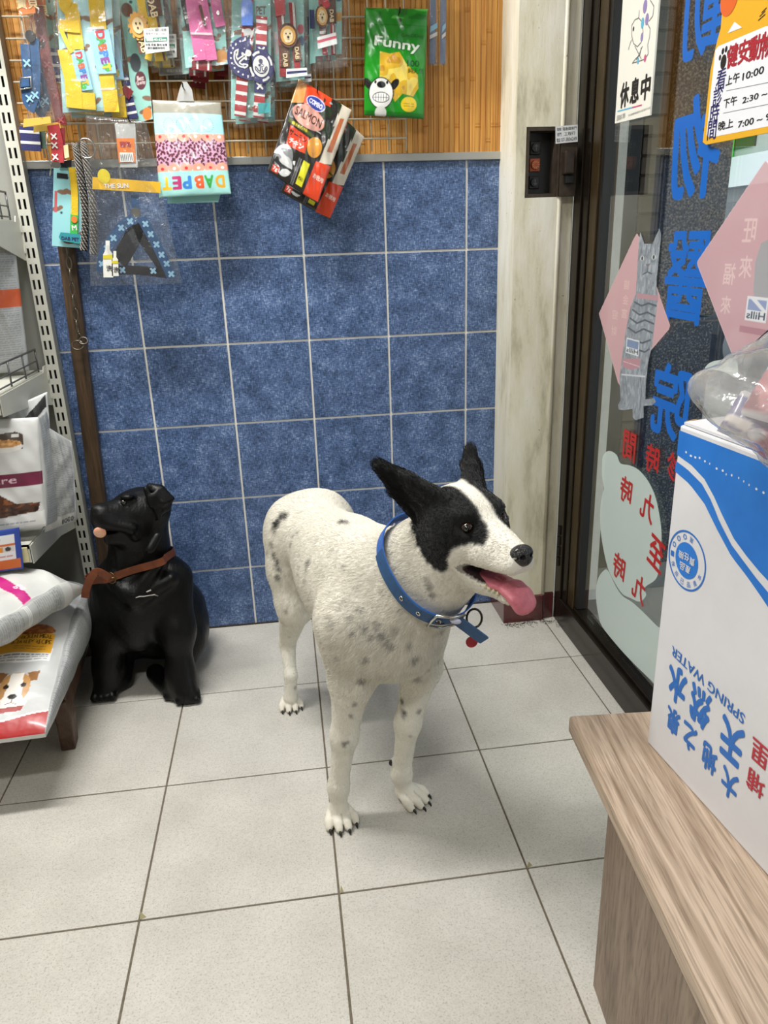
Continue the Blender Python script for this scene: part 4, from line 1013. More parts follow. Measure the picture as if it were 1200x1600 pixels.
def packet(lab, c, sz, rot, col1, col2, seed, nm='treat_packet'):
    cv = Canvas(sz[0], sz[1], 0.003, col1); cv.noise(0, 0, sz[0], sz[1], (col2, '#f0e8e4'), 0.03, 0.02, (0.42, 0.8))
    cv.rect(0, 0, sz[0], 0.008, '#c8c4c8'); cv.rect(0, sz[1]-0.008, sz[0], sz[1], '#c8c4c8')
    Rm = np.array(Matrix.Rotation(rot[2], 3, 'Z') @ Matrix.Rotation(rot[1], 3, 'Y') @ Matrix.Rotation(rot[0], 3, 'X'))
    t_ = thing(nm, lab, 'treat packet', tuple(c), 'treats in the plastic bag')
    for s_, nm2 in ((1, 'front_film'), (-1, 'back_film')):
        def fn(U, V, s_=s_):
            a_ = np.sin(np.pi*np.clip(U/sz[0], 0, 1)); b_ = np.sin(np.pi*np.clip(V/sz[1], 0, 1)); w = s_*sz[2]*(a_*b_)**0.5+0.003*np.sin(60*U+40*V+seed)*a_*b_
            return np.stack([U-sz[0]/2, V-sz[1]/2, w], 1) @ Rm.T
        cv.sheet(nm2, print_mat('shiny_treat_film', 0.25, 0.6, 0.15), t_, fn)
    return t_
bx_, by_, bz_ = bc[0]+0.02, bc[1]-0.01, BT
packet('violet and white treat packet at the near left inside the plastic bag', (bx_-0.040, by_+0.046, bz_+0.050), (0.050, 0.055, 0.012), (1.1, 0.3, -0.9), '#8f8aa8', '#6b6590', 1)
packet('pink treat packet low inside the plastic bag', (bx_-0.038, by_+0.005, bz_+0.030), (0.08, 0.05, 0.014), (0.6, 0.2, 1.2), '#c9648f', '#a83a60', 2)
packet('brown treat packet lying at the bottom of the plastic bag', (bx_+0.015, by_-0.04, bz_+0.035), (0.12, 0.07, 0.018), (0.25, 0.0, 1.4), '#5a3a36', '#8a4a50', 3)
packet('orange and blue treat packet at the top inside the plastic bag', (bx_-0.005, by_-0.01, bz_+0.108), (0.09, 0.065, 0.012), (0.75, -0.2, -1.2), '#c08848', '#5b62a8', 4)
packet('dusky red treat packet standing in the middle of the plastic bag', (bx_-0.018, by_+0.015, bz_+0.078), (0.085, 0.065, 0.013), (0.95, 0.1, -1.15), '#8c4a52', '#c07a80', 5)
# ================================================================== implicit surfaces (numpy) for the animals
class SDF:
    """smooth union / subtraction of round cones and ellipsoids, polygonised with surface nets"""
    def __init__(s, lo, hi, h):
        s.h = h; s.lo = np.asarray(lo, float); n = np.ceil((np.asarray(hi)-s.lo)/h).astype(int)+1; s.n = n
        s.D = np.full(n, 9.0, np.float32); s.ax = [s.lo[i]+h*np.arange(n[i]) for i in range(3)]
    def _blk(s, lo, hi):
        a = np.clip(np.floor((np.asarray(lo)-s.lo)/s.h).astype(int), 0, s.n-1); b = np.clip(np.ceil((np.asarray(hi)-s.lo)/s.h).astype(int)+1, 1, s.n)
        sl = tuple(slice(x, y) for x, y in zip(a, b))
        g = np.meshgrid(*[s.ax[i][sl[i]].astype(np.float32) for i in range(3)], indexing='ij'); return sl, np.stack(g, -1)
    def _put(s, sl, d, k, sub=False):
        o = s.D[sl]
        if sub: s.D[sl] = -s._smin(-o, d, k)
        else: s.D[sl] = s._smin(o, d, k)
    @staticmethod
    def _smin(a, b, k):
        if k <= 0: return np.minimum(a, b)
        h = np.maximum(k-np.abs(a-b), 0)/k
        return np.minimum(a, b)-h*h*k*0.25
    def cone(s, a, b, r1, r2, k=0.02, sub=False):
        a, b = np.asarray(a, np.float32), np.asarray(b, np.float32); m = max(r1, r2)+k+3*s.h
        sl, P = s._blk(np.minimum(a, b)-m, np.maximum(a, b)+m)
        ba = b-a; l2 = float(ba @ ba); rr = r1-r2; a2 = l2-rr*rr; il2 = 1/l2
        pa = P-a; y = pa @ ba; z = y-l2; q = pa*l2-y[..., None]*ba; x2 = np.einsum('...i,...i', q, q)
        y2 = y*y*l2; z2 = z*z*l2; kk = np.sign(rr)*rr*rr*x2
        d = np.where(np.sign(z)*a2*z2 > kk, np.sqrt(x2+z2)*il2-r2, np.where(np.sign(y)*a2*y2 < kk, np.sqrt(x2+y2)*il2-r1, (np.sqrt(x2*a2*il2)+y*rr)*il2-r1))
        s._put(sl, d.astype(np.float32), k, sub)
    def ell(s, c, r, k=0.02, R=None, sub=False):
        c = np.asarray(c, np.float32); r = np.asarray(r, np.float32); m = r.max()+k+3*s.h
        sl, P = s._blk(c-m, c+m); q = P-c
        if R is not None: q = q @ np.asarray(R, np.float32)          # columns of R are the local axes
        k0 = np.linalg.norm(q/r, axis=-1); k1 = np.linalg.norm(q/(r*r), axis=-1)+1e-9
        s._put(sl, (k0*(k0-1)/k1).astype(np.float32), k, sub)
    def chain(s, pts, rs, k=0.02):
        for i in range(len(pts)-1): s.cone(pts[i], pts[i+1], rs[i], rs[i+1], k)
    def mesh(s):
        D = s.D; n = np.array(D.shape); ins = D < 0
        c = np.zeros(n-1, np.int8)
        for dx in (0, 1):
            for dy in (0, 1):
                for dz in (0, 1): c += ins[dx:n[0]-1+dx, dy:n[1]-1+dy, dz:n[2]-1+dz]
        act = (c > 0) & (c < 8); idx = -np.ones(n-1, np.int64); cells = np.argwhere(act); idx[act] = np.arange(len(cells))
        acc = np.zeros((len(cells), 3)); cnt = np.zeros(len(cells))
        C8 = {(dx, dy, dz): D[cells[:, 0]+dx, cells[:, 1]+dy, cells[:, 2]+dz] for dx in (0, 1) for dy in (0, 1) for dz in (0, 1)}
        for ax in range(3):
            for u in (0, 1):
                for v in (0, 1):
                    o = [0, 0, 0]; o[(ax+1) % 3] = u; o[(ax+2) % 3] = v; p = list(o); p[ax] = 1
                    a, b = C8[tuple(o)], C8[tuple(p)]; m = (a < 0) != (b < 0); t = np.where(m, a/(a-b+1e-12*(a == b)), 0)
                    q = np.tile(np.array(o, float), (len(cells), 1)); q[:, ax] = t
                    acc[m] += q[m]; cnt[m] += 1
        V = s.lo+s.h*(cells+acc/cnt[:, None]); F = []
        for ax in range(3):
            u, v = (ax+1) % 3, (ax+2) % 3
            sa = [slice(None)]*3; sb = [slice(None)]*3; sa[ax] = slice(0, -1); sb[ax] = slice(1, None)
            for q in (sa, sb): q[u] = slice(1, -1); q[v] = slice(1, -1)
            A, B_ = ins[tuple(sa)], ins[tuple(sb)]; e = np.argwhere(A != B_); fl = A[tuple(e.T)]
            e = e.copy(); e[:, u] += 1; e[:, v] += 1
            def g(du, dv): 
                w = e.copy(); w[:, u] -= du; w[:, v] -= dv; return idx[tuple(w.T)]
            f = np.stack([g(0, 0), g(1, 0), g(1, 1), g(0, 1)], 1); f[~fl] = f[~fl][:, ::-1]; F.append(f)
        F = np.concatenate(F); F = F[(F >= 0).all(1)]
        return V, F
def vnormals(V, F):
    n = np.cross(V[F[:, 2]]-V[F[:, 0]], V[F[:, 3]]-V[F[:, 1]]); N = np.zeros_like(V)
    for k in range(4): np.add.at(N, F[:, k], n)
    return N/(np.linalg.norm(N, axis=1, keepdims=True)+1e-12)
def relax(V, F, it=2, lam=0.5):
    for _ in range(it):
        S = np.zeros_like(V); c = np.zeros(len(V))
        for k in range(4):
            for j in (1, 3): np.add.at(S, F[:, k], V[F[:, (k+j) % 4]]); np.add.at(c, F[:, k], 1)
        V = V+(S/c[:, None]-V)*lam
    return V
def vnoise(P, freq, seed, octv=3):
    """cheap smooth noise from rotated sine products, about -1..1"""
    rs = np.random.RandomState(seed); o = np.zeros(len(P)); a = 1.0; tot = 0
    for _ in range(octv):
        k = rs.randn(4, 3)*freq; ph = rs.rand(4)*6.28
        o += a*np.mean([np.sin(P @ k[i]+ph[i]) for i in range(4)], 0)*1.6; tot += a; a *= 0.55; freq *= 2.1
    return o/tot

# ================================================================== the white and black dog
HP = np.array([-0.05, -0.53]); AX = np.array([0.285, -0.958]); BX = np.array([0.958, 0.285])
def Bd(s_, t_, z): q_ = HP+AX*s_+BX*t_; return np.array([q_[0], q_[1], z])
RB = np.stack([Bd(1, 0, 0)-Bd(0, 0, 0), Bd(0, 1, 0)-Bd(0, 0, 0), [0, 0, 1.0]], 1)
HO = np.array([0.2281, -1.13, 0.7505]); HS = 1.12
def head_axes(y, pt, r):
    f = np.array([math.cos(y)*math.cos(pt), math.sin(y)*math.cos(pt), math.sin(pt)]); l = np.array([-math.sin(y), math.cos(y), 0]); u = np.cross(f, l)
    c, s_ = math.cos(r), math.sin(r); return np.stack([f, c*l+s_*u, -s_*l+c*u], 1)
HR = head_axes(-1.22, 0.105, 0.02)
def Hd(f, l, u): return HO+HS*(HR @ np.array([f, l, u]))
EARR = (-0.085, -0.106, 0.108); EARL = (-0.082, 0.072, 0.103)
TOES = []
def paw(S, c, d, r):
    """c: floor point under the paw centre; d: heading"""
    d = np.array([d[0], d[1]]); d = d/np.linalg.norm(d); n_ = np.array([-d[1], d[0]])
    P3 = lambda f, l, z: np.array([c[0]+d[0]*f+n_[0]*l, c[1]+d[1]*f+n_[1]*l, z])
    S.ell(P3(-0.010, 0, r*1.0), (r*1.05, r*1.15, r*0.95), 0.010)
    for i, (l, f) in enumerate(((-1.35, 0.72), (-0.47, 1.30), (0.47, 1.30), (1.35, 0.72))):
        a = P3(-0.004, l*r*0.62, r*1.0); b = P3(f*r*0.98, l*r*0.93, r*0.74); e_ = P3(f*r*0.98+r*0.42, l*r*0.97, r*0.44)
        S.cone(a, b, r*0.46, r*0.44, 0.0015); S.cone(b, e_, r*0.44, r*0.38, 0.0008)
        TOES.append((e_+np.array([d[0], d[1], 0])*r*0.30+np.array([0, 0, r*0.02]), d, r))
LR = [Bd(0.475, -0.080, 0.365), at_y(538, 1150, -1.005), at_y(529, 1228, -1.0), at_y(529, 1262, -1.003)]
LL = [Bd(0.490, 0.078, 0.365), at_y(637, 1130, -0.975), at_y(627, 1208, -0.962), at_y(632, 1235, -0.962)]
PR = at_z(531, 1281, 0.0); PL = at_z(640, 1250, 0.0)
def build_dog():
    S = SDF((-0.26, -1.42, -0.012), (0.46, -0.32, 0.97), 0.0033)
    # trunk
    S.ell(Bd(-0.012, 0.010, 0.530), (0.118, 0.110, 0.103), 0.0, R=RB)
    S.cone(Bd(0.03, 0, 0.538), Bd(0.24, 0, 0.540), 0.095, 0.100, 0.05)
    S.ell(Bd(0.335, 0, 0.515), (0.205, 0.120, 0.143), 0.06, R=RB)
    S.ell(Bd(0.465, 0.0, 0.495), (0.105, 0.115, 0.118), 0.05, R=RB)
    S.ell(Bd(0.520, 0.008, 0.455), (0.060, 0.080, 0.075), 0.05, R=RB)
    S.ell(Bd(0.375, 0, 0.605), (0.11, 0.052, 0.052), 0.06, R=RB)
    # neck
    S.cone(Bd(0.44, 0.032, 0.560), Hd(-0.045, 0, -0.035), 0.100, 0.074, 0.06)
    S.cone(Bd(0.50, 0.03, 0.505), Hd(-0.01, 0, -0.060), 0.086, 0.052, 0.05)
    # thighs and hind legs
    for t_, ds in ((-1, 0.0), (1, -0.05)):
        S.ell(Bd(0.0+ds*0.3, t_*0.058, 0.485), (0.090, 0.052, 0.125), 0.05, R=RB)
        if t_ < 0: hk, mt, an, pw, hd = at_y(449, 1003, -0.487), at_y(454, 1055, -0.535), at_y(454, 1090, -0.540), at_z(454, 1103, 0.0), AX*0.99-BX*0.15
        else: hk, mt, an, pw, hd = Bd(-0.10, 0.066, 0.205), Bd(-0.062, 0.076, 0.11), Bd(-0.054, 0.08, 0.035), Bd(-0.042, 0.082, 0.0), AX
        S.chain([Bd(0.025+ds, t_*0.066, 0.44), Bd(0.052+ds, t_*0.068, 0.355), hk], [0.060, 0.044, 0.0225], 0.035)
        S.chain([hk, mt, an], [0.0215, 0.0165, 0.0190], 0.012)
        paw(S, pw, hd, 0.021)
    # front legs
    S.chain([Bd(0.465, -0.078, 0.50), LR[0]], [0.066, 0.044], 0.045)
    S.chain(LR, [0.043, 0.0265, 0.0200, 0.0205], 0.024); paw(S, PR, AX*0.98-BX*0.12, 0.0235)
    S.chain([Bd(0.475, 0.078, 0.50), LL[0]], [0.064, 0.043], 0.045)
    S.chain(LL, [0.042, 0.0260, 0.0195, 0.0205], 0.024); paw(S, PL, AX*0.84+BX*0.45, 0.0235)
    # head
    e = lambda c, r, k: S.ell(Hd(*c), np.array(r)*HS, k*HS, R=HR)
    cn = lambda a, b, r1, r2, k: S.cone(Hd(*a), Hd(*b), r1*HS, r2*HS, k*HS)
    e((-0.010, 0, 0.011), (0.074, 0.066, 0.057), 0.03)
    for t_ in (-1, 1):
        e((0.005, t_*0.036, -0.022), (0.050, 0.026, 0.036), 0.03)
        e((0.040, t_*0.027, 0.034), (0.020, 0.019, 0.011), 0.014)        # brow
        e((0.070, t_*0.021, -0.020), (0.038, 0.016, 0.018), 0.02)
        cn((0.070, t_*0.019, -0.033), (0.136, t_*0.011, -0.032), 0.0175, 0.0150, 0.012)   # lips
    cn((0.030, 0, 0.004), (0.138, 0, -0.016), 0.036, 0.0155, 0.018)         # bridge and muzzle
    cn((0.02, 0, -0.066), (0.108, 0, -0.092), 0.030, 0.0140, 0.010)         # lower jaw
    cn((-0.02, 0, -0.045), (0.040, 0, -0.068), 0.046, 0.030, 0.03)
    for t_ in (-1, 1): S.ell(Hd(0.060, t_*0.0360, 0.016), np.array((0.011, 0.010, 0.0075))*HS, 0.006, R=HR, sub=True)
    # open mouth
    S.ell(Hd(*MOC), np.array(MOR)*HS, 0.006, R=MOUTHR, sub=True)
    # ears: fans of thin cones that make hollow triangular leaves
    for tip, base in ((EARR, ((-0.062, -0.050, 0.010), (-0.046, -0.052, 0.028), (-0.030, -0.050, 0.044), (-0.012, -0.044, 0.052), (0.004, -0.034, 0.052))),
                      (EARL, ((-0.042, 0.064, 0.024), (-0.038, 0.056, 0.042), (-0.030, 0.044, 0.053), (-0.024, 0.030, 0.057), (-0.016, 0.016, 0.057)))):
        tip = np.array(tip); cen = np.mean(base, 0)
        for i, b_ in enumerate(base):
            b_ = np.array(b_); md = b_*0.42+tip*0.58+(b_-cen)*0.22
            cn(b_, md, 0.0120, 0.0075, 0.010); cn(md, tip+(b_-cen)*0.10, 0.0075, 0.0048, 0.010)
    S.ell(at_y(617, 1190, -0.962), (0.011, 0.008, 0.011), 0.008)
    S.chain([Bd(-0.11, 0, 0.57), Bd(-0.17, 0.01, 0.50), Bd(-0.18, 0.02, 0.40)], [0.030, 0.020, 0.012], 0.03)
    V, F = S.mesh(); return relax(V, F, 2, 0.45), F
MOC = (0.089, 0, -0.0635); MOR = (0.063, 0.050, 0.0135)
MOUTHR = HR @ np.array(Matrix.Rotation(0.22, 3, 'Y'))
Vd, Fd = build_dog(); Nd = vnormals(Vd, Fd)

# ---- coat colours
def pip(poly, P):
    return inside(poly, P[:, 0], P[:, 1])
Lh = (Vd-HO) @ HR/HS                                            # head-local coordinates of every vertex
mir = Lh.copy(); mir[:, 1] = -np.abs(mir[:, 1]); Wm = HO+HS*(mir @ HR.T)
wob = np.stack([vnoise(Vd, 160, 11, 2), vnoise(Vd, 160, 12, 2)], 1)*2.0
px_m = project(Wm)+wob
black_poly = [(630, 800), (655, 765), (690, 750), (722, 757), (738, 776), (749, 795), (759, 815), (766, 836), (764, 848), (752, 853), (738, 850), (722, 852), (707, 859), (699, 872), (700, 888), (692, 895), (678, 888), (664, 873), (652, 850), (645, 825)]
headmask = (Lh[:, 0] > -0.09) & (np.linalg.norm(Lh, axis=1) < 0.22)
front_side = ((Nd*(CAM-Vd)).sum(1) > -0.2*np.linalg.norm(CAM-Vd, axis=1)) | (Lh[:, 1] > 0)
blk = headmask & pip(black_poly, px_m) & (Lh[:, 0] < 0.095) & (Lh[:, 2] > -0.085) & (np.abs(Lh[:, 1]) > 0.013)
def earmask():
    m = np.zeros(len(Vd), bool)
    for tip, cen in ((EARR, (-0.03, -0.05, 0.04)), (EARL, (-0.03, 0.044, 0.046))):
        tip = np.array(tip); cen = np.array(cen); ax = tip-cen; L_ = np.linalg.norm(ax); ax = ax/L_
        q_ = Lh-cen; t_ = q_ @ ax; r_ = np.linalg.norm(q_-np.outer(t_, ax), axis=1); m |= (t_ > -0.012) & (t_ < L_+0.02) & (r_ < 0.05)
    return m
ear = earmask() & ~((np.abs(Lh[:, 1]) < 0.014))
white = np.array(lin('#e6e2d6')); black = np.array(lin('#070708')); grey = np.array(lin('#5d5a55')); skin = np.array(lin('#d9c3b0'))
W = np.zeros(len(Vd)); W[blk | ear] = 1.0
# blur the mask a little along the surface so the border reads as fur
for _ in range(2):
    S_ = np.zeros(len(Vd)); c_ = np.zeros(len(Vd))
    for k in range(4):
        for j in (1, 3): np.add.at(S_, Fd[:, k], W[Fd[:, (k+j) % 4]]); np.add.at(c_, Fd[:, k], 1)
    W = 0.5*W+0.5*S_/c_
base_c = np.tile(white, (len(Vd), 1))
base_c *= (1+0.05*vnoise(Vd, 40, 5))[:, None]
# ticking and spots: the photo's spots are turned into points on the coat by casting rays at the dog
bvh = BVHTree.FromPolygons(Vd.tolist(), Fd.tolist())
spots = [(437, 812, 9, .95), (431, 820, 8, .9), (445, 807, 7, .8), (430, 830, 5, .7), (535, 816, 7, .85), (543, 818, 5, .7), (425, 850, 5, .5), (429, 868, 6, .6), (434, 880, 6, .75), (437, 890, 5, .6), (418, 865, 4, .5), (435, 902, 6, .6), (455, 852, 6, .35), (459, 838, 5, .35), (466, 832, 5, .35),
         (482, 880, 6, .55), (479, 890, 5, .5), (477, 908, 4, .4), (519, 978, 6, .4), (517, 970, 4, .3), (552, 988, 5, .55), (564, 954, 5, .4), (550, 965, 4, .4), (572, 982, 7, .5), (580, 997, 6, .45), (590, 980, 7, .5), (598, 992, 8, .5), (606, 1003, 6, .5), (612, 1010, 6, .5), (572, 1030, 6, .5),
         (566, 1064, 7, .55), (596, 1072, 5, .5), (598, 1086, 6, .7), (588, 1084, 6, .6), (606, 1080, 5, .5), (554, 1101, 5, .5), (548, 1119, 4, .5), (538, 1164, 5, .6), (543, 1160, 3, .5), (628, 1096, 5, .65), (631, 1115, 6, .7), (655, 1112, 5, .5), (641, 1150, 3, .3),
         (640, 1008, 6, .4), (648, 1030, 8, .4), (652, 1060, 8, .35), (625, 955, 7, .3), (618, 985, 6, .35), (560, 920, 6, .2), (538, 888, 6, .25), (575, 885, 5, .2), (520, 860, 5, .2), (640, 800, 9, .5), (636, 812, 7, .45), (672, 918, 7, .45), (676, 932, 6, .45), (668, 905, 6, .35), (610, 868, 5, .25), (528, 1030, 5, .3),
         (500, 1020, 5, .3), (509, 1045, 5, .4), (452, 995, 3, .3), (462, 1030, 4, .4), (461, 1074, 3, .4), (447, 955, 4, .3), (690, 985, 8, .3), (700, 1000, 7, .3), (670, 1045, 7, .4), (685, 1030, 6, .3), (580, 842, 5, .15), (505, 795, 6, .15), (470, 800, 5, .2), (455, 792, 6, .2), (495, 845, 5, .15), (540, 940, 5, .25), (600, 925, 5, .25), (515, 925, 5, .2), (483, 935, 5, .2)]
dark = np.zeros(len(Vd))
edge_n = 0.35*vnoise(Vd, 220, 21, 2)
for x_, y_, r_, a_ in spots:
    d_ = pray(x_, y_); h_ = bvh.ray_cast(Vector(CAM), Vector(d_).normalized())
    if h_[0] is None: continue
    c_ = np.array(h_[0]); dist = (c_-CAM) @ _f; rm = r_*dist/FPX
    q_ = Vd-c_; q_[:, 2] *= 0.8
    dd = np.linalg.norm(q_, axis=1)/rm
    dark = np.maximum(dark, a_*np.clip(1.35-dd+edge_n, 0, 1)**1.0*(dd < 2.2))
# scattered ticking on flanks that face away from the camera
rs_ = np.random.RandomState(5); far = np.where(((Nd*(CAM-Vd)).sum(1) < 0) & (Vd[:, 2] > 0.1))[0]
for i_ in rs_.choice(far, 40):
    dd = np.linalg.norm(Vd-Vd[i_], axis=1)/rs_.uniform(0.005, 0.012); dark = np.maximum(dark, rs_.uniform(.3, .7)*np.clip(1.35-dd+edge_n, 0, 1)*(dd < 2.2))
dark = np.clip(dark*1.2, 0, 0.97); base_c = base_c*(1-dark[:, None])+grey*0.25*dark[:, None]
base_c = base_c*(1-W[:, None])+black*W[:, None]
# pinkish thin-haired belly and inner thighs, dirty paws
low = np.clip((0.07-Vd[:, 2])/0.07, 0, 1)*0.35; base_c = base_c*(1-low[:, None])+np.array(lin('#cfc3ab'))*low[:, None]
# mouth lining and lips
mq = (Vd-Hd(*MOC)) @ MOUTHR/(np.array(MOR)*HS); mr = np.linalg.norm(mq, axis=1)
mo = headmask & (mr < 1.12)
base_c[mo] = np.array(lin('#2a1414'))
rim = headmask & (mr >= 1.12) & (mr < 1.30) & (Lh[:, 2] > -0.12); base_c[rim] = base_c[rim]*0.35+np.array(lin('#1c1514'))*0.65
# dark rims round the eyes, dark rim of the nose pad
for t_ in (-1, 1):
    q_ = np.linalg.norm(Lh-np.array((0.055, t_*0.037, 0.017)), axis=1); base_c[q_ < 0.015] = np.array(lin('#0b0a0a'))
# dark gaps between the toes, put into the coat colour
fl_ = Vd[:, 2] < 0.034; up_ = Nd[:, 2] > 0.25
tc3 = np.array([t_[0] for t_ in TOES]); dn_ = np.min(np.stack([np.hypot(Vd[fl_, 0]-t_[0][0], Vd[fl_, 1]-t_[0][1]) for t_ in TOES], 1), 1)
lat_ = np.min(np.stack([np.abs((Vd[fl_, 0]-t_[0][0])*(-t_[1][1])+(Vd[fl_, 1]-t_[0][1])*t_[1][0])+10*(np.hypot(Vd[fl_, 0]-t_[0][0], Vd[fl_, 1]-t_[0][1]) > 0.045) for t_ in TOES], 1), 1)
g_ = np.clip((lat_-0.0082)/0.003, 0, 1)*(lat_ < 1)*0.55; base_c[fl_] = base_c[fl_]*(1-g_[:, None])+np.array(lin('#4a4032'))*g_[:, None]
def fur_mat():
    m = bpy.data.materials.new('short_dog_coat'); m.use_nodes = True; nt = m.node_tree; b = nt.nodes['Principled BSDF']
    a = nd(nt, 'ShaderNodeAttribute'); a.attribute_name = 'Col'; nt.links.new(a.outputs['Color'], b.inputs['Base Color'])
    b.inputs['Roughness'].default_value = 0.75; b.inputs['Sheen Weight'].default_value = 0.15; b.inputs['Specular IOR Level'].default_value = 0.25
    tc = nd(nt, 'ShaderNodeTexCoord'); mp = nd(nt, 'ShaderNodeMapping'); mp.inputs['Scale'].default_value = (1, 0.35, 0.5); nt.links.new(tc.outputs['Object'], mp.inputs['Vector'])
    n = nd(nt, 'ShaderNodeTexNoise', Scale=330.0, Detail=3.0); nt.links.new(mp.outputs[0], n.inputs['Vector'])
    bp = nd(nt, 'ShaderNodeBump', Strength=0.35, Distance=0.004); nt.links.new(n.outputs['Fac'], bp.inputs['Height']); nt.links.new(bp.outputs[0], b.inputs['Normal'])
    return m
dog = thing('dog', 'white dog with black eye patches, grey spots and blue collar standing on the floor', 'dog', (Bd(0.24, 0, 0)[0], Bd(0.24, 0, 0)[1], 0))
DG = []
DG.append(raw_mesh('body', Vd, Fd, fur_mat(), None, True, base_c))

# ---- short hair as real strands
def hair(name, V, F, N, C, n, flow, length, seed, keep):
    rs = np.random.RandomState(seed); ar = np.linalg.norm(np.cross(V[F[:, 2]]-V[F[:, 0]], V[F[:, 3]]-V[F[:, 1]]), axis=1)
    ok = keep[F].all(1); ar = ar*ok; f_ = rs.choice(len(F), n, p=ar/ar.sum()); u = rs.rand(n, 1); v = rs.rand(n, 1)
    bl = lambda A: (A[F[f_, 0]]*(1-u)+A[F[f_, 1]]*u)*(1-v)+(A[F[f_, 3]]*(1-u)+A[F[f_, 2]]*u)*v
    P = bl(V); Nn = bl(N); Nn /= np.linalg.norm(Nn, axis=1, keepdims=True)+1e-9; Cc = bl(C); Ln = bl(length[:, None])*rs.uniform(0.7, 1.2, (n, 1))
    fl = bl(flow)+rs.randn(n, 3)*0.22; fl = fl-Nn*(fl*Nn).sum(1, keepdims=True); fl /= np.linalg.norm(fl, axis=1, keepdims=True)+1e-9
    p1 = P+(Nn*0.26+fl*0.9)*Ln*0.5; p2 = p1+(Nn*0.08+fl*0.97)*Ln*0.5
    pts = np.stack([P-Nn*0.0008, p1, p2], 1).reshape(-1, 3).astype(np.float32)
    cu = bpy.data.hair_curves.new(name); cu.add_curves([3]*n); cu.attributes['position'].data.foreach_set('vector', pts.ravel())
    ra = cu.attributes.get('radius') or cu.attributes.new('radius', 'FLOAT', 'POINT')
    ra.data.foreach_set('value', np.tile(np.array([0.00026, 0.00021, 0.00006], np.float32), n))
    at_ = cu.attributes.new('hair_colour', 'FLOAT_COLOR', 'CURVE'); Cc = np.clip(Cc*rs.uniform(0.85, 1.12, (n, 1)), 0, 1)
    at_.data.foreach_set('color', np.concatenate([Cc, np.ones((n, 1))], 1).astype(np.float32).ravel())
    m = bpy.data.materials.new(name+'_strands'); m.use_nodes = True; nt = m.node_tree; b = nt.nodes['Principled BSDF']
    a = nd(nt, 'ShaderNodeAttribute'); a.attribute_name = 'hair_colour'; nt.links.new(a.outputs['Color'], b.inputs['Base Color']); b.inputs['Roughness'].default_value = 0.7; b.inputs['Specular IOR Level'].default_value = 0.25
    cu.materials.append(m); o = bpy.data.objects.new(name, cu); COL.objects.link(o); o['kind'] = 'stuff'; return o
flow = np.tile(np.array([-AX[0]*0.8, -AX[1]*0.8, -0.55]), (len(Vd), 1))
leg = Vd[:, 2] < 0.36; flow[leg] = (0, 0, -1.0)
hw = np.clip((Lh[:, 0]+0.06)/0.04, 0, 1)*(np.linalg.norm(Lh, axis=1) < 0.22); flow = flow*(1-hw[:, None])+(-HR[:, 0]-0.25*HR[:, 2])*hw[:, None]
for tip, cen in ((EARR, (-0.03, -0.05, 0.04)), (EARL, (-0.03, 0.044, 0.046))):
    tp_ = np.array(tip)-np.array(cen); flow[ear & (np.sign(Lh[:, 1]) == np.sign(tip[1]))] = HR @ (tp_/np.linalg.norm(tp_))
length = np.full(len(Vd), 0.0125); length[leg] = 0.006; length = length*(1-hw)+0.0065*hw; length[ear] = 0.005; length[Vd[:, 2] < 0.06] = 0.0018
chest = (Vd[:, 1] < -0.98) & (Vd[:, 2] > 0.40) & (hw < 0.3); length[chest] = 0.016
keep = ~mo & ~rim & (Lh[:, 0] < 0.145)
for t_ in (-1, 1): keep &= np.linalg.norm(Lh-np.array((0.055, t_*0.037, 0.017)), axis=1) > 0.013
keep |= np.linalg.norm(Lh, axis=1) > 0.25
DG.append(hair('coat', Vd, Fd, Nd, base_c, 170000, flow, length, 9, keep))

# ---- eyes, nose, tongue, teeth, claws
M_eye = mat('dark_brown_eye', '#24140d', 0.05, coat=1.0); M_pup = mat('black_pupil', '#050404', 0.05, coat=1.0); M_lid = mat('eye_white', '#9c8f88', 0.3); M_nose = mat('wet_black_nose', '#0c0b0c', 0.28, bump=0.5, bscale=500, coat=0.3); M_tongue = mat('pink_tongue', '#c9707c', 0.35, var=0.2, scale=60, bump=0.15, bscale=400)
M_claw = mat('black_claw', '#151313', 0.35); M_tooth = mat('tooth_enamel', '#cfc3a0', 0.3)
def ball(name, c, r, R, m, n=20, parent=None):
    th = np.linspace(0, math.pi, n); fi = np.linspace(0, 2*math.pi, 2*n, endpoint=False); T, Fi = np.meshgrid(th, fi, indexing='ij')
    D_ = np.stack([np.sin(T)*np.cos(Fi), np.sin(T)*np.sin(Fi), np.cos(T)], -1).reshape(-1, 3)*np.asarray(r); P = np.asarray(c)+D_ @ np.asarray(R).T
    i = np.arange(n*2*n).reshape(n, 2*n); j = np.roll(i, -1, 1); return raw_mesh(name, P, np.stack([i[:-1], j[:-1], j[1:], i[1:]], -1).reshape(-1, 4), m, parent)
for t_ in (-1, 1):
    DG.append(ball('eye', Hd(0.0545, t_*0.0325, 0.016), np.array((0.0104, 0.0100, 0.0086))*HS, HR, M_eye))
    ball('pupil', Hd(0.0598, t_*0.0378, 0.016), np.array((0.0052, 0.0050, 0.0056))*HS, HR, M_pup, 12, DG[-1])
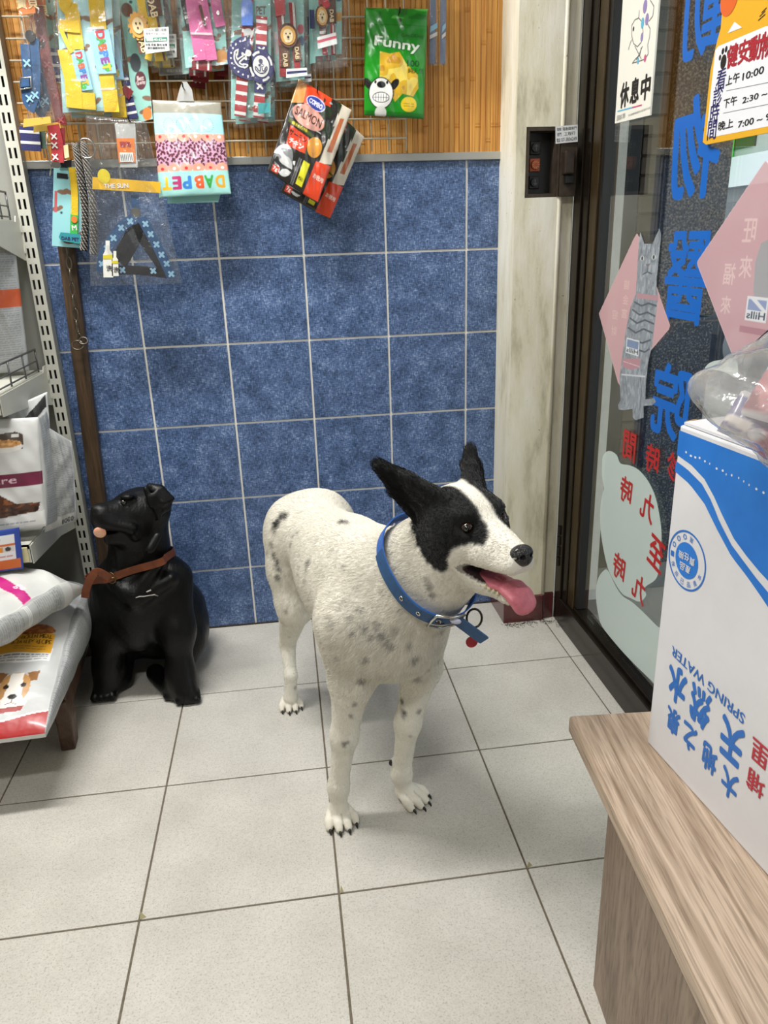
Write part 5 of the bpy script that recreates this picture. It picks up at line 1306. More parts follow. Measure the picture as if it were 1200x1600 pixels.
# nose pad with two nostrils
N1 = SDF(Hd(0.15, 0, -0.015)-0.05, Hd(0.15, 0, -0.015)+0.05, 0.0014)
N1.ell(Hd(0.146, 0, -0.012), np.array((0.015, 0.0185, 0.0125))*HS, 0, R=HR); N1.ell(Hd(0.149, 0, -0.020), np.array((0.0125, 0.014, 0.0125))*HS, 0.008, R=HR)
for t_ in (-1, 1):
    N1.ell(Hd(0.160, t_*0.0075, -0.0145), np.array((0.006, 0.0035, 0.0035))*HS, 0.002, R=HR, sub=True); N1.ell(Hd(0.154, t_*0.0155, -0.016), np.array((0.007, 0.004, 0.0022))*HS, 0.002, R=HR, sub=True)
N1.ell(Hd(0.165, 0, -0.024), np.array((0.006, 0.0012, 0.008))*HS, 0.002, R=HR, sub=True)
V_, F_ = N1.mesh(); DG.append(raw_mesh('nose', relax(V_, F_, 1), F_, M_nose))
# tongue hanging out of the front of the mouth to the dog's left
T1 = SDF(Hd(0.12, 0, -0.09)-0.11, Hd(0.12, 0, -0.09)+0.11, 0.0018)
tp = [(0.050, 0.000, -0.070), (0.085, 0.001, -0.077), (0.112, 0.003, -0.078), (0.128, 0.006, -0.088), (0.137, 0.010, -0.104)]
for k_ in range(len(tp)-1):
    a_, b_ = np.array(tp[k_]), np.array(tp[k_+1])
    for f_ in np.linspace(0, 1, 4):
        c_ = a_*(1-f_)+b_*f_; t3 = (b_-a_)/np.linalg.norm(b_-a_); n3 = np.cross(t3, (0, 1, 0)); Rt = HR @ np.stack([t3, np.cross(n3, t3), n3], 1)
        T1.ell(Hd(*c_), np.array((0.011, 0.0205 if k_ < 3 else 0.0195, 0.0058))*HS, 0.008, R=Rt)
T1.cone(Hd(0.08, 0.001, -0.0685), Hd(0.134, 0.008, -0.090), 0.0022, 0.0022, 0.006, sub=True)
V_, F_ = T1.mesh(); DG.append(raw_mesh('tongue', relax(V_, F_, 2), F_, M_tongue))
for t_ in (-1, 1):
    for k_ in range(6):
        f_ = 0.060+k_*0.0085; a_ = Hd(f_, t_*(0.0255-k_*0.0018), -0.079-k_*0.0018); b_ = Hd(f_+0.001, t_*(0.0255-k_*0.0018), -0.0715-k_*0.0018)
        DG.append(MB().tube([a_, (a_+b_)/2, b_], [0.0032, 0.0028, 0.0008], 7).build('tooth', M_tooth, smooth=True))
for e_, d_, r_ in TOES:
    a_ = e_-np.array([d_[0], d_[1], 0])*r_*0.12; b_ = e_+np.array([d_[0]*r_*0.22, d_[1]*r_*0.22, -r_*0.16]); c_ = e_+np.array([d_[0]*r_*0.34, d_[1]*r_*0.34, -r_*0.38])
    c_[2] = max(c_[2], 0.0012)
    DG.append(MB().tube([a_, b_, c_], [r_*0.15, r_*0.13, r_*0.05], 8).build('claw', M_claw, smooth=True))
DG.append(ball('claw', at_y(611.5, 1192, -0.964), (0.006, 0.005, 0.008), np.eye(3), M_claw, 10))
adopt(dog, *DG)

# ---- blue webbing collar, laid on the coat all round the neck
M_web = mat('blue_nylon_webbing', '#2a66bd', 0.6, bump=0.6, bscale=900, stretch=(1, 1, 1)); M_webd = mat('worn_blue_webbing', '#23507f', 0.55, var=0.2, scale=80); M_chrome = mat('nickel_buckle', '#c9c8c4', 0.2, metal=1.0); M_dk = mat('tarnished_ring', '#4a463f', 0.3, metal=1.0)
cc = np.array([0.212, -1.060, 0.612]); cn_ = np.array([0.319, -0.578, 0.751]); cn_ /= np.linalg.norm(cn_)
e1 = np.cross(cn_, [0, 0, 1.0]); e1 /= np.linalg.norm(e1); e2 = np.cross(cn_, e1)
def neck_r(a_, off):
    d_ = e1*math.cos(a_)+e2*math.sin(a_); o_ = cc+cn_*off; h_ = bvh.ray_cast(Vector(o_+d_*0.30), Vector(-d_)); return (o_+d_*0.30-np.array(h_[0])) if 0 else np.array(h_[0]) if h_[0] else o_+d_*0.1
collar = thing('dog_collar', 'blue webbing collar with metal buckle and eyelets round the neck of the white dog', 'collar', tuple(cc))
KL = []
NA = 72; ang = np.linspace(0, 2*math.pi, NA, endpoint=False); rad = []
for a_ in ang:
    rr = []
    for off in (-0.014, 0, 0.014):
        P_ = neck_r(a_, off); rr.append(np.linalg.norm(P_-(cc+cn_*off)))
    rad.append(max(rr))
rad = np.array(rad)
for _ in range(4): rad = 0.5*rad+0.25*(np.roll(rad, 1)+np.roll(rad, -1))
rad += 0.0085
def cpt(a_, off, ex=0.0):
    r_ = np.interp(a_ % (2*math.pi), np.append(ang, 2*math.pi), np.append(rad, rad[0]))+ex; return cc+cn_*off+(e1*math.cos(a_)+e2*math.sin(a_))*r_
CWD = 0.0155
def band(name, a0, a1, m, ex, n=60, wd=CWD, th=0.0026, closed=False):
    mb = MB(); aa = np.linspace(a0, a1, n); vs = []
    for a_ in aa: vs += [cpt(a_, -wd, ex), cpt(a_, wd, ex), cpt(a_, wd, ex+th), cpt(a_, -wd, ex+th)]
    fs = []
    for i in range(n-1):
        for k in range(4): fs.append((i*4+k, i*4+(k+1) % 4, (i+1)*4+(k+1) % 4, (i+1)*4+k))
    fs += [(0, 1, 2, 3), tuple((n-1)*4+k for k in (3, 2, 1, 0))]
    mb.add(vs, fs); return mb.build(name, m, smooth=False)

dg = math.radians
KL.append(band('strap', dg(62), dg(62+345), M_web, 0.0, 90))
KL.append(band('overlap_strap', dg(-40), dg(66), M_webd, 0.0030, 40))
# eyelets
for a_ in (dg(2), dg(22), dg(44)):
    c_ = cpt(a_, 0, 0.0062); nr = e1*math.cos(a_)+e2*math.sin(a_); tg = -e1*math.sin(a_)+e2*math.cos(a_)
    KL.append(MB().tube([c_+0.0042*(tg*math.cos(k*0.5236)+cn_*math.sin(k*0.5236)) for k in range(12)], 0.0013, 6, closed=True).build('eyelet', M_chrome, smooth=True))
    KL.append(MB().add([c_-nr*0.0002+0.0034*(tg*math.cos(k*0.5236)+cn_*math.sin(k*0.5236)) for k in range(12)], [tuple(range(12))]).build('eyelet_hole', M_dark))
# buckle frame and pin
a0, a1 = dg(37), dg(70); up = 0.0085
loop = [cpt(a_, w_, up) for a_, w_ in ((a0, -0.022), ((a0+a1)/2, -0.0235), (a1, -0.022), (a1, 0.0), (a1, 0.022), ((a0+a1)/2, 0.0235), (a0, 0.022), (a0, 0.0))]
KL.append(MB().tube(loop, 0.0030, 8, closed=True).build('buckle', M_chrome, smooth=True))
KL.append(MB().tube([cpt(dg(41), 0, 0.010), cpt(dg(46), 0, 0.0115), cpt(dg(50), 0, 0.010)], 0.0017, 8).build('buckle_pin', M_dk, smooth=True))
KL.append(ball('keeper', cpt(dg(60), 0.013, 0.012), (0.012, 0.006, 0.006), np.stack([-e1*math.sin(dg(60))+e2*math.cos(dg(60)), cn_, e1*math.cos(dg(60))+e2*math.sin(dg(60))], 1), mat('pale_plastic_keeper', '#c9cbe0', 0.4), 12))
# free strap end
P0 = cpt(dg(66), 0, 0.006); tg = -e1*math.sin(dg(66))+e2*math.cos(dg(66)); nr = e1*math.cos(dg(66))+e2*math.sin(dg(66))
Et = at_y(757, 1001, P0[1]-0.015); dv = Et-P0; L_ = np.linalg.norm(dv); dv = dv/L_; wv = cn_-dv*(cn_ @ dv); wv /= np.linalg.norm(wv); tv = np.cross(dv, wv)
mb = MB(); mb.add([P0+dv*x_+wv*w_+tv*h_ for x_, s_ in ((0, 1), (L_*0.93, 1), (L_, 0.9)) for w_, h_ in ((-CWD*s_, -0.0013), (CWD*s_, -0.0013), (CWD*s_, 0.0013), (-CWD*s_, 0.0013))],
    [(i*4+k, i*4+(k+1) % 4, i*4+4+(k+1) % 4, i*4+4+k) for i in range(2) for k in range(4)]+[(0, 1, 2, 3), (11, 10, 9, 8)]); KL.append(mb.build('strap_end', M_webd))
# ring and red tag
rc = at_y(741, 966, -1.10)
KL.append(MB().tube([rc+np.array([0.0155*math.cos(k*0.349), 0.004*math.sin(k*0.349), 0.0185*math.sin(k*0.349)]) for k in range(18)], 0.0024, 8, closed=True).build('ring', M_dk, smooth=True))
KL.append(MB().tube([rc+np.array([-0.004+0.005*math.cos(k*0.5236), 0.0, -0.024+0.008*math.sin(k*0.5236)]) for k in range(12)], 0.0009, 6, closed=True).build('split_ring', M_dk, smooth=True))
tc_ = at_y(737, 1003, -1.105)
KL.append(MB().tube([tc_+np.array([0, -0.0015, 0]), tc_+np.array([0, 0.0015, 0])], 0.012, 24).build('name_tag', mat('red_enamel_tag', '#a3202c', 0.3, coat=0.6)))
adopt(collar, *KL)
# ================================================================== black resin labrador statue with a leather collar
SY = -0.33
def sp(x, y, dy): return at_y(x, y, dy)
def build_statue():
    S = SDF((-0.80, -0.56, -0.008), (-0.33, 0.0, 0.70), 0.0036)
    hip = np.array([-0.555, -0.165, 0.145]); ch = sp(212, 955, SY+0.02)
    S.ell(hip, (0.125, 0.115, 0.14), 0)
    S.cone(hip+(0, 0, 0.03), sp(214, 930, SY+0.03), 0.125, 0.112, 0.06)
    S.ell(sp(206, 955, SY-0.01), (0.098, 0.085, 0.125), 0.05)
    S.cone(sp(214, 915, SY+0.02), sp(212, 830, SY+0.02), 0.098, 0.080, 0.05)
    # haunches with hind feet
    for x0, sg in ((-0.455, 1), (-0.665, -1)):
        S.ell((x0, -0.20, 0.125), (0.062, 0.105, 0.115), 0.04); S.chain([(x0+0.0*sg, -0.27, 0.10), (x0-0.02*sg, -0.34, 0.03)], [0.05, 0.026], 0.03)
    S.chain([at_z(238, 1052, 0.03), at_z(262, 1078, 0.024)], [0.028, 0.026], 0.02)
    for dx in (-0.013, 0.0, 0.013): S.cone(at_z(262, 1080, 0.02)+(dx, 0, 0), at_z(263, 1088, 0.014)+(dx*1.1, 0, 0), 0.013, 0.011, 0.003)
    # forelegs
    S.chain([sp(262, 905, SY-0.01), sp(272, 985, SY-0.06), sp(276, 1050, SY-0.085), at_z(286, 1082, 0.03)], [0.062, 0.045, 0.034, 0.034], 0.04)
    for dx in (-0.025, -0.008, 0.009, 0.025): S.cone(at_z(288, 1085, 0.024)+(dx*0.8, 0.006, 0), at_z(288, 1094, 0.016)+(dx, 0, 0), 0.0155, 0.0125, 0.003)
    S.chain([sp(168, 915, SY+0.0), sp(162, 990, SY-0.02), sp(163, 1040, SY-0.04), at_z(160, 1074, 0.03)], [0.060, 0.045, 0.036, 0.036], 0.04)
    for dx in (-0.025, -0.008, 0.009, 0.025): S.cone(at_z(158, 1080, 0.024)+(dx*0.8, 0.006, 0), at_z(156, 1090, 0.016)+(dx, 0, 0), 0.0155, 0.0125, 0.003)
    # head turned to the left of the picture
    hc = sp(212, 802, SY); nz = sp(146, 800, SY-0.085)
    S.ell(hc+(0.006, 0.01, 0.006), (0.080, 0.074, 0.064), 0.03); f = (nz-hc)/np.linalg.norm(nz-hc)
    S.cone(hc+f*0.03+(0, 0, -0.008), nz+(0.010, 0.006, -0.014), 0.056, 0.033, 0.025)                          # muzzle
    S.cone(hc+f*0.02+(0, 0, -0.03), nz+f*-0.012+(0, 0, -0.034), 0.042, 0.024, 0.02)              # upper lips
    S.cone(hc+(0, 0, -0.055), sp(168, 842, SY-0.065), 0.052, 0.020, 0.02)                        # lower jaw
    S.ell(sp(160, 832, SY-0.085), (0.034, 0.045, 0.006), 0.004, sub=True)
    S.ell(nz+(0, 0, 0.008), (0.016, 0.015, 0.012), 0.006)                                       # nose
    for x, y in ((193, 782),): S.ell(sp(x, y-6, SY-0.055), (0.018, 0.016, 0.008), 0.02)   # brows
    # folded drop ear
    Re = np.array(Matrix.Rotation(0.5, 3, 'Z') @ Matrix.Rotation(-0.45, 3, 'Y'))
    S.ell(sp(246, 784, SY-0.045), (0.030, 0.011, 0.036), 0.008, R=Re)
    S.chain([sp(229, 763, SY-0.03), sp(244, 766, SY-0.03), sp(262, 779, SY-0.03)], [0.014, 0.014, 0.006], 0.010)
    S.cone(sp(242, 800, SY-0.05), sp(243, 811, SY-0.052), 0.012, 0.006, 0.008); S.cone(sp(250, 785, SY-0.052), sp(263, 779, SY-0.035), 0.010, 0.004, 0.01)
    S.cone(sp(222, 764, SY-0.05), sp(230, 790, SY-0.06), 0.008, 0.006, 0.010)
    # hanging upper lip and cheek fold
    S.cone(sp(160, 818, SY-0.10), sp(198, 826, SY-0.085), 0.013, 0.015, 0.014); S.cone(sp(198, 826, SY-0.08), sp(206, 840, SY-0.07), 0.013, 0.010, 0.012)
    # carved folds of the coat on the chest
    for a_, b_ in (((205, 925), (245, 880)), ((210, 940), (262, 905)), ((200, 935), (165, 905)), ((228, 858), (240, 838))): S.cone(sp(*a_, SY-0.095), sp(*b_, SY-0.075), 0.014, 0.012, 0.03)
    V, F = S.mesh(); V = relax(V, F, 2, 0.4); N = vnormals(V, F)
    amp = np.where(V[:, 2] > 0.30, 1.0, 0.5)
    V = V+N*(0.0011*vnoise(V*np.array([1.6, 1, 0.6]), 130, 31, 2)*amp)[:, None]
    return V, F
Vs, Fs = build_statue(); Vs = Vs+np.array([0.010, 0, 0]); bvs = BVHTree.FromPolygons(Vs.tolist(), Fs.tolist())
M_resin = mat('black_painted_resin', '#060606', 0.42, var=0.3, scale=60, bump=0.12, bscale=180, coat=0.0, spec=0.25)
statue = thing('dog_statue', 'black resin statue of a sitting dog beside the shelves', 'statue', (-0.57, -0.30, 0))
SG = [raw_mesh('body', Vs, Fs, M_resin)]
def cast(bv, x, y, lift=0.0):
    d_ = Vector(pray(x, y)).normalized(); h_ = bv.ray_cast(Vector(CAM), d_); return np.array(h_[0])+np.array(h_[1])*lift if h_[0] else None
M_seye = mat('glossy_black_eye', '#050505', 0.03, coat=1.0)
for x, y in ((193, 785), (164, 781)):
    q_ = cast(bvs, x, y)
    if q_ is not None and q_[1] < SY+0.02: SG.append(ball('eye', q_, (0.0085,)*3, np.eye(3), M_seye, 12))
q_ = sp(156, 832, SY-0.104)
SG.append(ball('tongue', q_, (0.0165, 0.006, 0.017), np.array(Matrix.Rotation(0.25, 3, 'X')), mat('faded_orange_tongue', '#d98e6c', 0.45, var=0.3, scale=60, col2='#d8b79c'), 14))
# chipped paint: pale scratches lying on the chest
M_chipw = mat('bare_resin_scratch', '#9a9892', 0.6)
for pts in ([(212, 934), (218, 932), (224, 932), (230, 931), (236, 930), (241, 929), (247, 931)], [(229, 925), (236, 922)]):
    P_ = [cast(bvs, *p_, 0.0006) for p_ in pts]; P_ = [p_ for p_ in P_ if p_ is not None]
    if len(P_) > 1: SG.append(MB().tube(P_, [0.0012+0.0012*rng.random() for _ in P_], 6).build('scratch', M_chipw))
adopt(statue, *SG)
# leather collar
sc = sp(215, 880, SY+0.02); pa, pb, pc = sp(268, 862, SY+0.02), sp(162, 898, SY-0.01), sp(212, 893, SY-0.11)
sn = np.cross(pb-pa, pc-pa); sn /= np.linalg.norm(sn); sn = sn if sn[2] > 0 else -sn
u1 = np.cross(sn, [0, 1.0, 0]); u1 /= np.linalg.norm(u1); u2 = np.cross(sn, u1)
sc = sc-sn*((sc-pc) @ sn)
aa = np.linspace(0, 2*math.pi, 64, endpoint=False); rr = []
for a_ in aa:
    d_ = u1*math.cos(a_)+u2*math.sin(a_); m_ = 0
    for off in (-0.01, 0, 0.01):
        o_ = sc+sn*off; h_ = bvs.ray_cast(Vector(o_+d_*0.25), Vector(-d_)); m_ = max(m_, 0.25-h_[3] if h_[0] else 0.08)
    rr.append(m_)
rr = np.array(rr)
for _ in range(3): rr = np.maximum(rr, 0.5*(np.roll(rr, 1)+np.roll(rr, -1)))
rr += 0.002
M_leather = mat('tan_leather', '#733a1c', 0.5, var=0.25, scale=40, bump=0.1, bscale=200)
lc = thing('leather_collar', 'tan leather collar buckled round the neck of the black statue', 'collar', tuple(sc))
mb = MB(); vs = []; n_ = 64
for a_, r_ in zip(aa, rr):
    d_ = u1*math.cos(a_)+u2*math.sin(a_); vs += [sc+sn*w_+d_*(r_+h_) for w_, h_ in ((-0.0105, 0), (0.0105, 0), (0.0105, 0.0028), (-0.0105, 0.0028))]
mb.add(vs, [(i*4+k, i*4+(k+1) % 4, ((i+1) % n_)*4+(k+1) % 4, ((i+1) % n_)*4+k) for i in range(n_) for k in range(4)])
LC = [mb.build('strap', M_leather)]
px_ = project(np.array([sc+(u1*math.cos(a_)+u2*math.sin(a_))*(r_+0.003) for a_, r_ in zip(aa, rr)]))
ib = int(np.argmin(np.hypot(px_[:, 0]-168, px_[:, 1]-895)+1e3*(np.array([(sc+(u1*math.cos(a_)+u2*math.sin(a_))*r_)[1] for a_, r_ in zip(aa, rr)]) > sc[1]+0.02)))
ab = aa[ib]; db = u1*math.cos(ab)+u2*math.sin(ab); tb = -u1*math.sin(ab)+u2*math.cos(ab); pb_ = sc+db*(rr[ib]+0.006)
LC.append(MB().tube([pb_+tb*0.014*math.cos(k*0.393)+sn*0.016*math.sin(k*0.393) for k in range(16)], 0.0019, 8, closed=True).build('buckle', mat('dull_brass_buckle', '#6e5a3c', 0.35, metal=0.9), smooth=True))
LC.append(MB().tube([pb_+tb*0.014, pb_+tb*0.002+db*0.004, pb_-tb*0.016+db*0.002], 0.0015, 6).build('buckle_pin', MATS['dull_brass_buckle'], smooth=True))
# loose end hanging down on the left
ends = [pb_+db*0.003, sp(152, 893, pb_[1]-0.012), sp(141, 905, pb_[1]-0.014), sp(135, 920, pb_[1]-0.012), sp(133, 934, pb_[1]-0.01)]
mb = MB(); E_ = spline(ends, 5); vs = []
for i, p_ in enumerate(E_):
    d_ = (E_[min(i+1, len(E_)-1)]-E_[max(i-1, 0)]); d_ /= np.linalg.norm(d_); w_ = np.cross(d_, [0, -1, 0.0]); w_ /= np.linalg.norm(w_); h_ = np.cross(d_, w_)
    vs += [p_+w_*a_+h_*b_ for a_, b_ in ((-0.0105, -0.0014), (0.0105, -0.0014), (0.0105, 0.0014), (-0.0105, 0.0014))]
n_ = len(E_); mb.add(vs, [(i*4+k, i*4+(k+1) % 4, (i+1)*4+(k+1) % 4, (i+1)*4+k) for i in range(n_-1) for k in range(4)]+[(0, 1, 2, 3), (n_*4-1, n_*4-2, n_*4-3, n_*4-4)])
LC.append(mb.build('strap_end', M_leather)); adopt(lc, *LC)
# ================================================================== wooden post, shelving and pet-food bags at the left
def quad_fn(c, w, h, bulge=0.0, wrinkle=0.0, seed=0, flat=0.35):
    BL, BR, TR, TL = [np.asarray(p, float) for p in c]; n = np.cross(BR-BL, TL-BL); n /= np.linalg.norm(n)
    if n @ (CAM-BL) < 0: n = -n
    def fn(U, V):
        u = (U/w)[:, None]; v = (V/h)[:, None]
        P = BL*(1-u)*(1-v)+BR*u*(1-v)+TR*u*v+TL*(1-u)*v
        s_ = (np.sin(np.pi*np.clip(u, 0, 1))*np.sin(np.pi*np.clip(v, 0, 1)))**flat
        d_ = bulge*s_
        if wrinkle: d_ = d_+wrinkle*s_*(np.sin(u*17+v*9+seed)+0.7*np.sin(v*23-u*11+seed*2)+0.5*np.sin(u*41+v*31+seed))
        return P+n*d_
    return fn, n
def qdim(c): return float(np.linalg.norm(np.subtract(c[1], c[0]))), float(np.linalg.norm(np.subtract(c[3], c[0])))
def corners(px, y): return [at_y(px[i][0], px[i][1], y if not hasattr(y, '__len__') else y[i]) for i in range(4)]   # BL, BR, TR, TL
def pouch(t_, cv, c, m, bulge=0.012, wrinkle=0.0012, seed=0, back='#c9c9c4', nm='front_film', thick=None):
    """front sheet with the print plus a plain back sheet: a closed, filled packet"""
    w, h = cv.w, cv.h; fn, n = quad_fn(c, w, h, bulge, wrinkle, seed)
    a = cv.sheet(nm, m, None, fn)
    cb = Canvas(w, h, max(w, h)/16, back, 1); fb, _ = quad_fn(c, w, h, -(thick or bulge), 0, 0); b = cb.sheet('back_film', m, None, lambda U, V: fb(U, V)-n*0.0006)
    adopt(t_, a, b); return fn, n
M_foil = print_mat('printed_bag_film', 0.28, 0.5, 0.25, bscale=22); M_paper = print_mat('matt_printed_card', 0.6)
M_bagf = print_mat('printed_kibble_bag', 0.36, 0.2, 0.5, bscale=11)

# ---- dark wooden post leaning in the corner
M_post = wood_mat('dark_brown_timber', '#33261a', '#54402c', (30, 30, 2))
P_ = [at_y(x, y, -0.035) for x, y in ((88, 372), (113, 372), (158, 800), (133, 800))]
pt = thing('wooden_post', 'dark brown timber post leaning against the blue tiles behind the statue', 'post', (-0.75, -0.03, 0))
dn = (np.array(P_[3])-P_[0])/(P_[0][2]-P_[3][2])
b0, b1 = np.array([P_[3][0], P_[3][1], 0]), np.array([P_[2][0], P_[2][1], 0])
mb = MB(); mb.add([b0, b1, P_[1], P_[0]]+[np.array(q)+(0, 0.026, 0) for q in (b0, b1, P_[1], P_[0])], [(0, 1, 2, 3), (7, 6, 5, 4), (0, 4, 5, 1), (1, 5, 6, 2), (2, 6, 7, 3), (3, 7, 4, 0)])
o = mb.build('timber', M_post, None, bevel=0.002); adopt(pt, o)

# ---- gondola shelving
M_shelf = mat('cream_enamelled_steel', '#bdbcb0', 0.4, var=0.06, scale=6); M_shback = mat('grey_steel_back_panel', '#8b8b84', 0.5, var=0.08, scale=5); M_strip = mat('cream_price_strip', '#cfc79a', 0.45); M_wire = mat('grey_plated_wire', '#6f7070', 0.35, metal=0.8)
shelf = thing('shelf_unit', 'cream steel shelving with slotted upright and wire guards at the left', 'shelves', (-1.2, -0.25, 0))
SH = []
UX0, UX1, UY = -0.779, -0.744, -0.052
mb = MB(); zt, zb = 2.1, 0.20
cols_ = ((UX0+0.0055, UX0+0.0120, 0.0), (UX0+0.0195, UX0+0.0260, 0.0))
xs = [UX0, cols_[0][0], cols_[0][1], cols_[1][0], cols_[1][1], UX1]
for a_, b_ in ((xs[0], xs[1]), (xs[2], xs[3]), (xs[4], xs[5])): mb.box(a_, b_, UY, UY+0.003, zb, zt)
pitch, sl = 0.0425, 0.026
z = zb
while z < zt:
    for a_, b_, off in cols_: mb.box(a_, b_, UY, UY+0.003, z, min(z+pitch-sl, zt))
    z += pitch
SH.append(mb.build('slotted_upright', M_shelf))
SH.append(MB().box(UX1-0.002, UX1, UY+0.003, -0.012, zb, zt).box(UX0, UX0+0.002, UY+0.003, -0.012, zb, zt).build('upright_side', M_shback))
SH.append(MB().box(UX0+0.003, UX1-0.003, -0.016, -0.013, zb, zt).build('upright_core', mat('dark_slot_interior', '#15140f', 0.9)))
SH.append(MB().box(-1.75, UX0-0.001, -0.03, -0.02, 0.2, 2.1).build('back_panel', M_shback))
def shelf_level(z, yf, guard, lip=0.05):
    b = MB(); b.box(-1.75, UX0-0.004, yf, -0.055, z-0.012, z); b.box(-1.75, UX0-0.004, yf, yf+0.002, z-lip, z); SH.append(b.build('shelf_board', M_shelf, None))
    SH.append(MB().box(-1.75, UX0-0.008, yf-0.006, yf-0.0005, z-lip+0.004, z-0.006).build('price_strip', M_strip))
    # sloping side bracket hooked into the upright
    pr = [(yf+0.004, z-0.004), (yf+0.004, z-0.055), (-0.20, z-0.075), (-0.057, z-0.105), (-0.052, z-0.105), (-0.052, z+0.012), (-0.075, z+0.012), (-0.085, z-0.004)]
    SH.append(MB().prism([(UX0-0.003, y, zz) for y, zz in pr], (0.0028, 0, 0)).build('bracket', M_shelf))
    hk = MB(); hk.box(UX0-0.001, UX0+0.004, -0.056, UY, z-0.03, z-0.012); hk.box(UX0-0.001, UX0+0.004, -0.056, UY, z-0.085, z-0.065); SH.append(hk.build('bracket_hook', M_shelf))
    if guard:
        g = MB(); h = guard
        def rail(zz, r): g.tube([(-1.75, yf+0.004, zz), (UX0-0.008, yf+0.004, zz), (UX0-0.008, -0.10, zz)], r, 6)
        rail(z+h, 0.003); rail(z+h*0.5, 0.0022); rail(z+0.008, 0.0025)
        y = yf+0.004
        for yy in np.linspace(yf+0.004, -0.10, 4): g.tube([(UX0-0.008, yy, z), (UX0-0.008, yy, z+h)], 0.0025, 6)
        for xx in np.arange(-1.7, UX0-0.05, 0.12): g.tube([(xx, yf+0.004, z), (xx, yf+0.004, z+h)], 0.0025, 6)
        SH.append(g.build('wire_guard', M_wire, None, smooth=True))
shelf_level(0.53, -0.46, 0.0); shelf_level(0.925, -0.46, 0.065); shelf_level(1.335, -0.30, 0.07)
adopt(shelf, *SH)
# ---- low rack under the shelving: broken laminate edge, metal beads, timber foot
M_rackw = mat('peeling_dark_laminate', '#3a2318', 0.5, var=0.5, scale=30, col2='#5a4636', bump=0.4, bscale=60); M_bead = mat('tarnished_metal_bead', '#6f675a', 0.3, metal=0.8, var=0.4, scale=60)
rack = thing('low_rack', 'low dark timber rack with worn metal beading under the bottom bags', 'rack', (-1.2, -0.35, 0))
RK = [MB().box(-1.7, -0.735, -0.61, -0.06, 0.150, 0.168).build('deck_board', M_rackw, None, bevel=0.002)]
RK.append(MB().box(-0.735, -0.714, -0.615, -0.06, 0.095, 0.192).build('side_board', M_rackw, None, bevel=0.003))
for dx, zz in ((0.004, 0.1935), (0.016, 0.1935)): RK.append(MB().tube([(-0.735+dx, -0.60, zz), (-0.735+dx, -0.08, zz)], 0.0045, 8).build('metal_bead', M_bead, smooth=True))
mb = MB(); mb.add([(-0.748, -0.625, 0), (-0.712, -0.625, 0), (-0.712, -0.575, 0), (-0.748, -0.575, 0), (-0.746, -0.630, 0.09), (-0.706, -0.630, 0.09), (-0.706, -0.565, 0.09), (-0.746, -0.565, 0.09), (-0.752, -0.626, 0.149), (-0.7145, -0.626, 0.149), (-0.7145, -0.57, 0.149), (-0.752, -0.57, 0.149)],
    [(3, 2, 1, 0), (8, 9, 10, 11)]+[(i+k, i+(k+1) % 4, i+4+(k+1) % 4, i+4+k) for i in (0, 4) for k in range(4)]); RK.append(mb.build('foot', M_rackw, None, bevel=0.004))
RK.append(MB().box(-0.766, -0.716, -0.12, -0.07, 0, 0.149).build('foot', M_rackw, None, bevel=0.004))
RK.append(MB().box(-1.69, -1.64, -0.6, -0.55, 0, 0.149).build('foot', M_rackw, None, bevel=0.004))
adopt(rack, *RK)
bpy.context.view_layer.update()
for o_ in [rack]:
    piv = Vector((-0.712, -0.62, 0)); rz_ = Matrix.Rotation(math.radians(5.3), 4, 'Z'); rack.matrix_world = Matrix.Translation(piv) @ rz_ @ Matrix.Translation(-piv) @ Matrix.Translation(rack.location)

# ---- kibble bags lying on the rack: one sheet that rolls from the top face over into the side gusset
def lying_bag(label, y0, y1, x_top, z0, w, th, draw, seed, yaw=0.0, tilt=0.0, group='kibble bags on the low rack', ramp=0.12):
    """y0 near end, y1 far end; x_top right-hand edge of the upper face; w face width; th thickness"""
    Lg = y1-y0; G = th*1.5; cv = Canvas(w+G, Lg, 0.0022, '#c6c6c2', 1); draw(cv, w, Lg, G)
    c0 = np.array([x_top, y0, z0]); Rz = np.array(Matrix.Rotation(yaw, 3, 'Z'))
    def prof(U, V, low=False):
        v = V/Lg; e = np.clip(np.minimum(v/ramp, (1-v)/0.16), 0, 1)**0.7            # pinched towards the two seals
        t_ = th*e+0.010
        x = np.where(U < w, U-w, 0.0); zt_ = np.where(U < w, 1.0, 0.0)
        g = np.clip((U-w)/G, 0, 1); a = g*math.pi*0.92
        xx = np.where(U < w, x-0.0, 0.035*np.sin(a)*e); zz = np.where(U < w, t_-0.018*e*np.clip(1+(U-w)/0.05, 0, 1)**2+0.02*e*np.sin(np.pi*np.clip(U/w, 0, 1)), t_*(0.5+0.5*np.cos(a))-0.018*e*np.clip(1-g*4, 0, 1))
        zz = zz+0.0022*e*(np.sin(V*70+U*35+seed)+np.sin(V*35-U*60+seed*2))
        P = np.stack([xx, V+0*U, zz+tilt*V], 1) @ Rz.T
        return P+c0
    t_ = thing('kibble_bag', label, 'pet food bag', (x_top-w/2, (y0+y1)/2, z0), group)
    o1 = cv.sheet('bag_front', M_bagf, None, prof)
    cb = Canvas(w, Lg, 0.03, '#c9c8c4', 1); o2 = cb.sheet('bag_back', M_bagf, None, lambda U, V: np.stack([U-w, V, 0.002+tilt*V+0*U], 1) @ Rz.T+c0)
    ce = Canvas(w, th*1.1, 0.012, '#cfcfcb', 1); o3 = ce.sheet('bag_end', M_bagf, None, lambda U, V: np.stack([U-w, 0*U-0.0, np.clip(V/(th*1.1), 0, 1)*0.0105], 1) @ Rz.T+c0)
    adopt(t_, o1, o2, o3); return prof
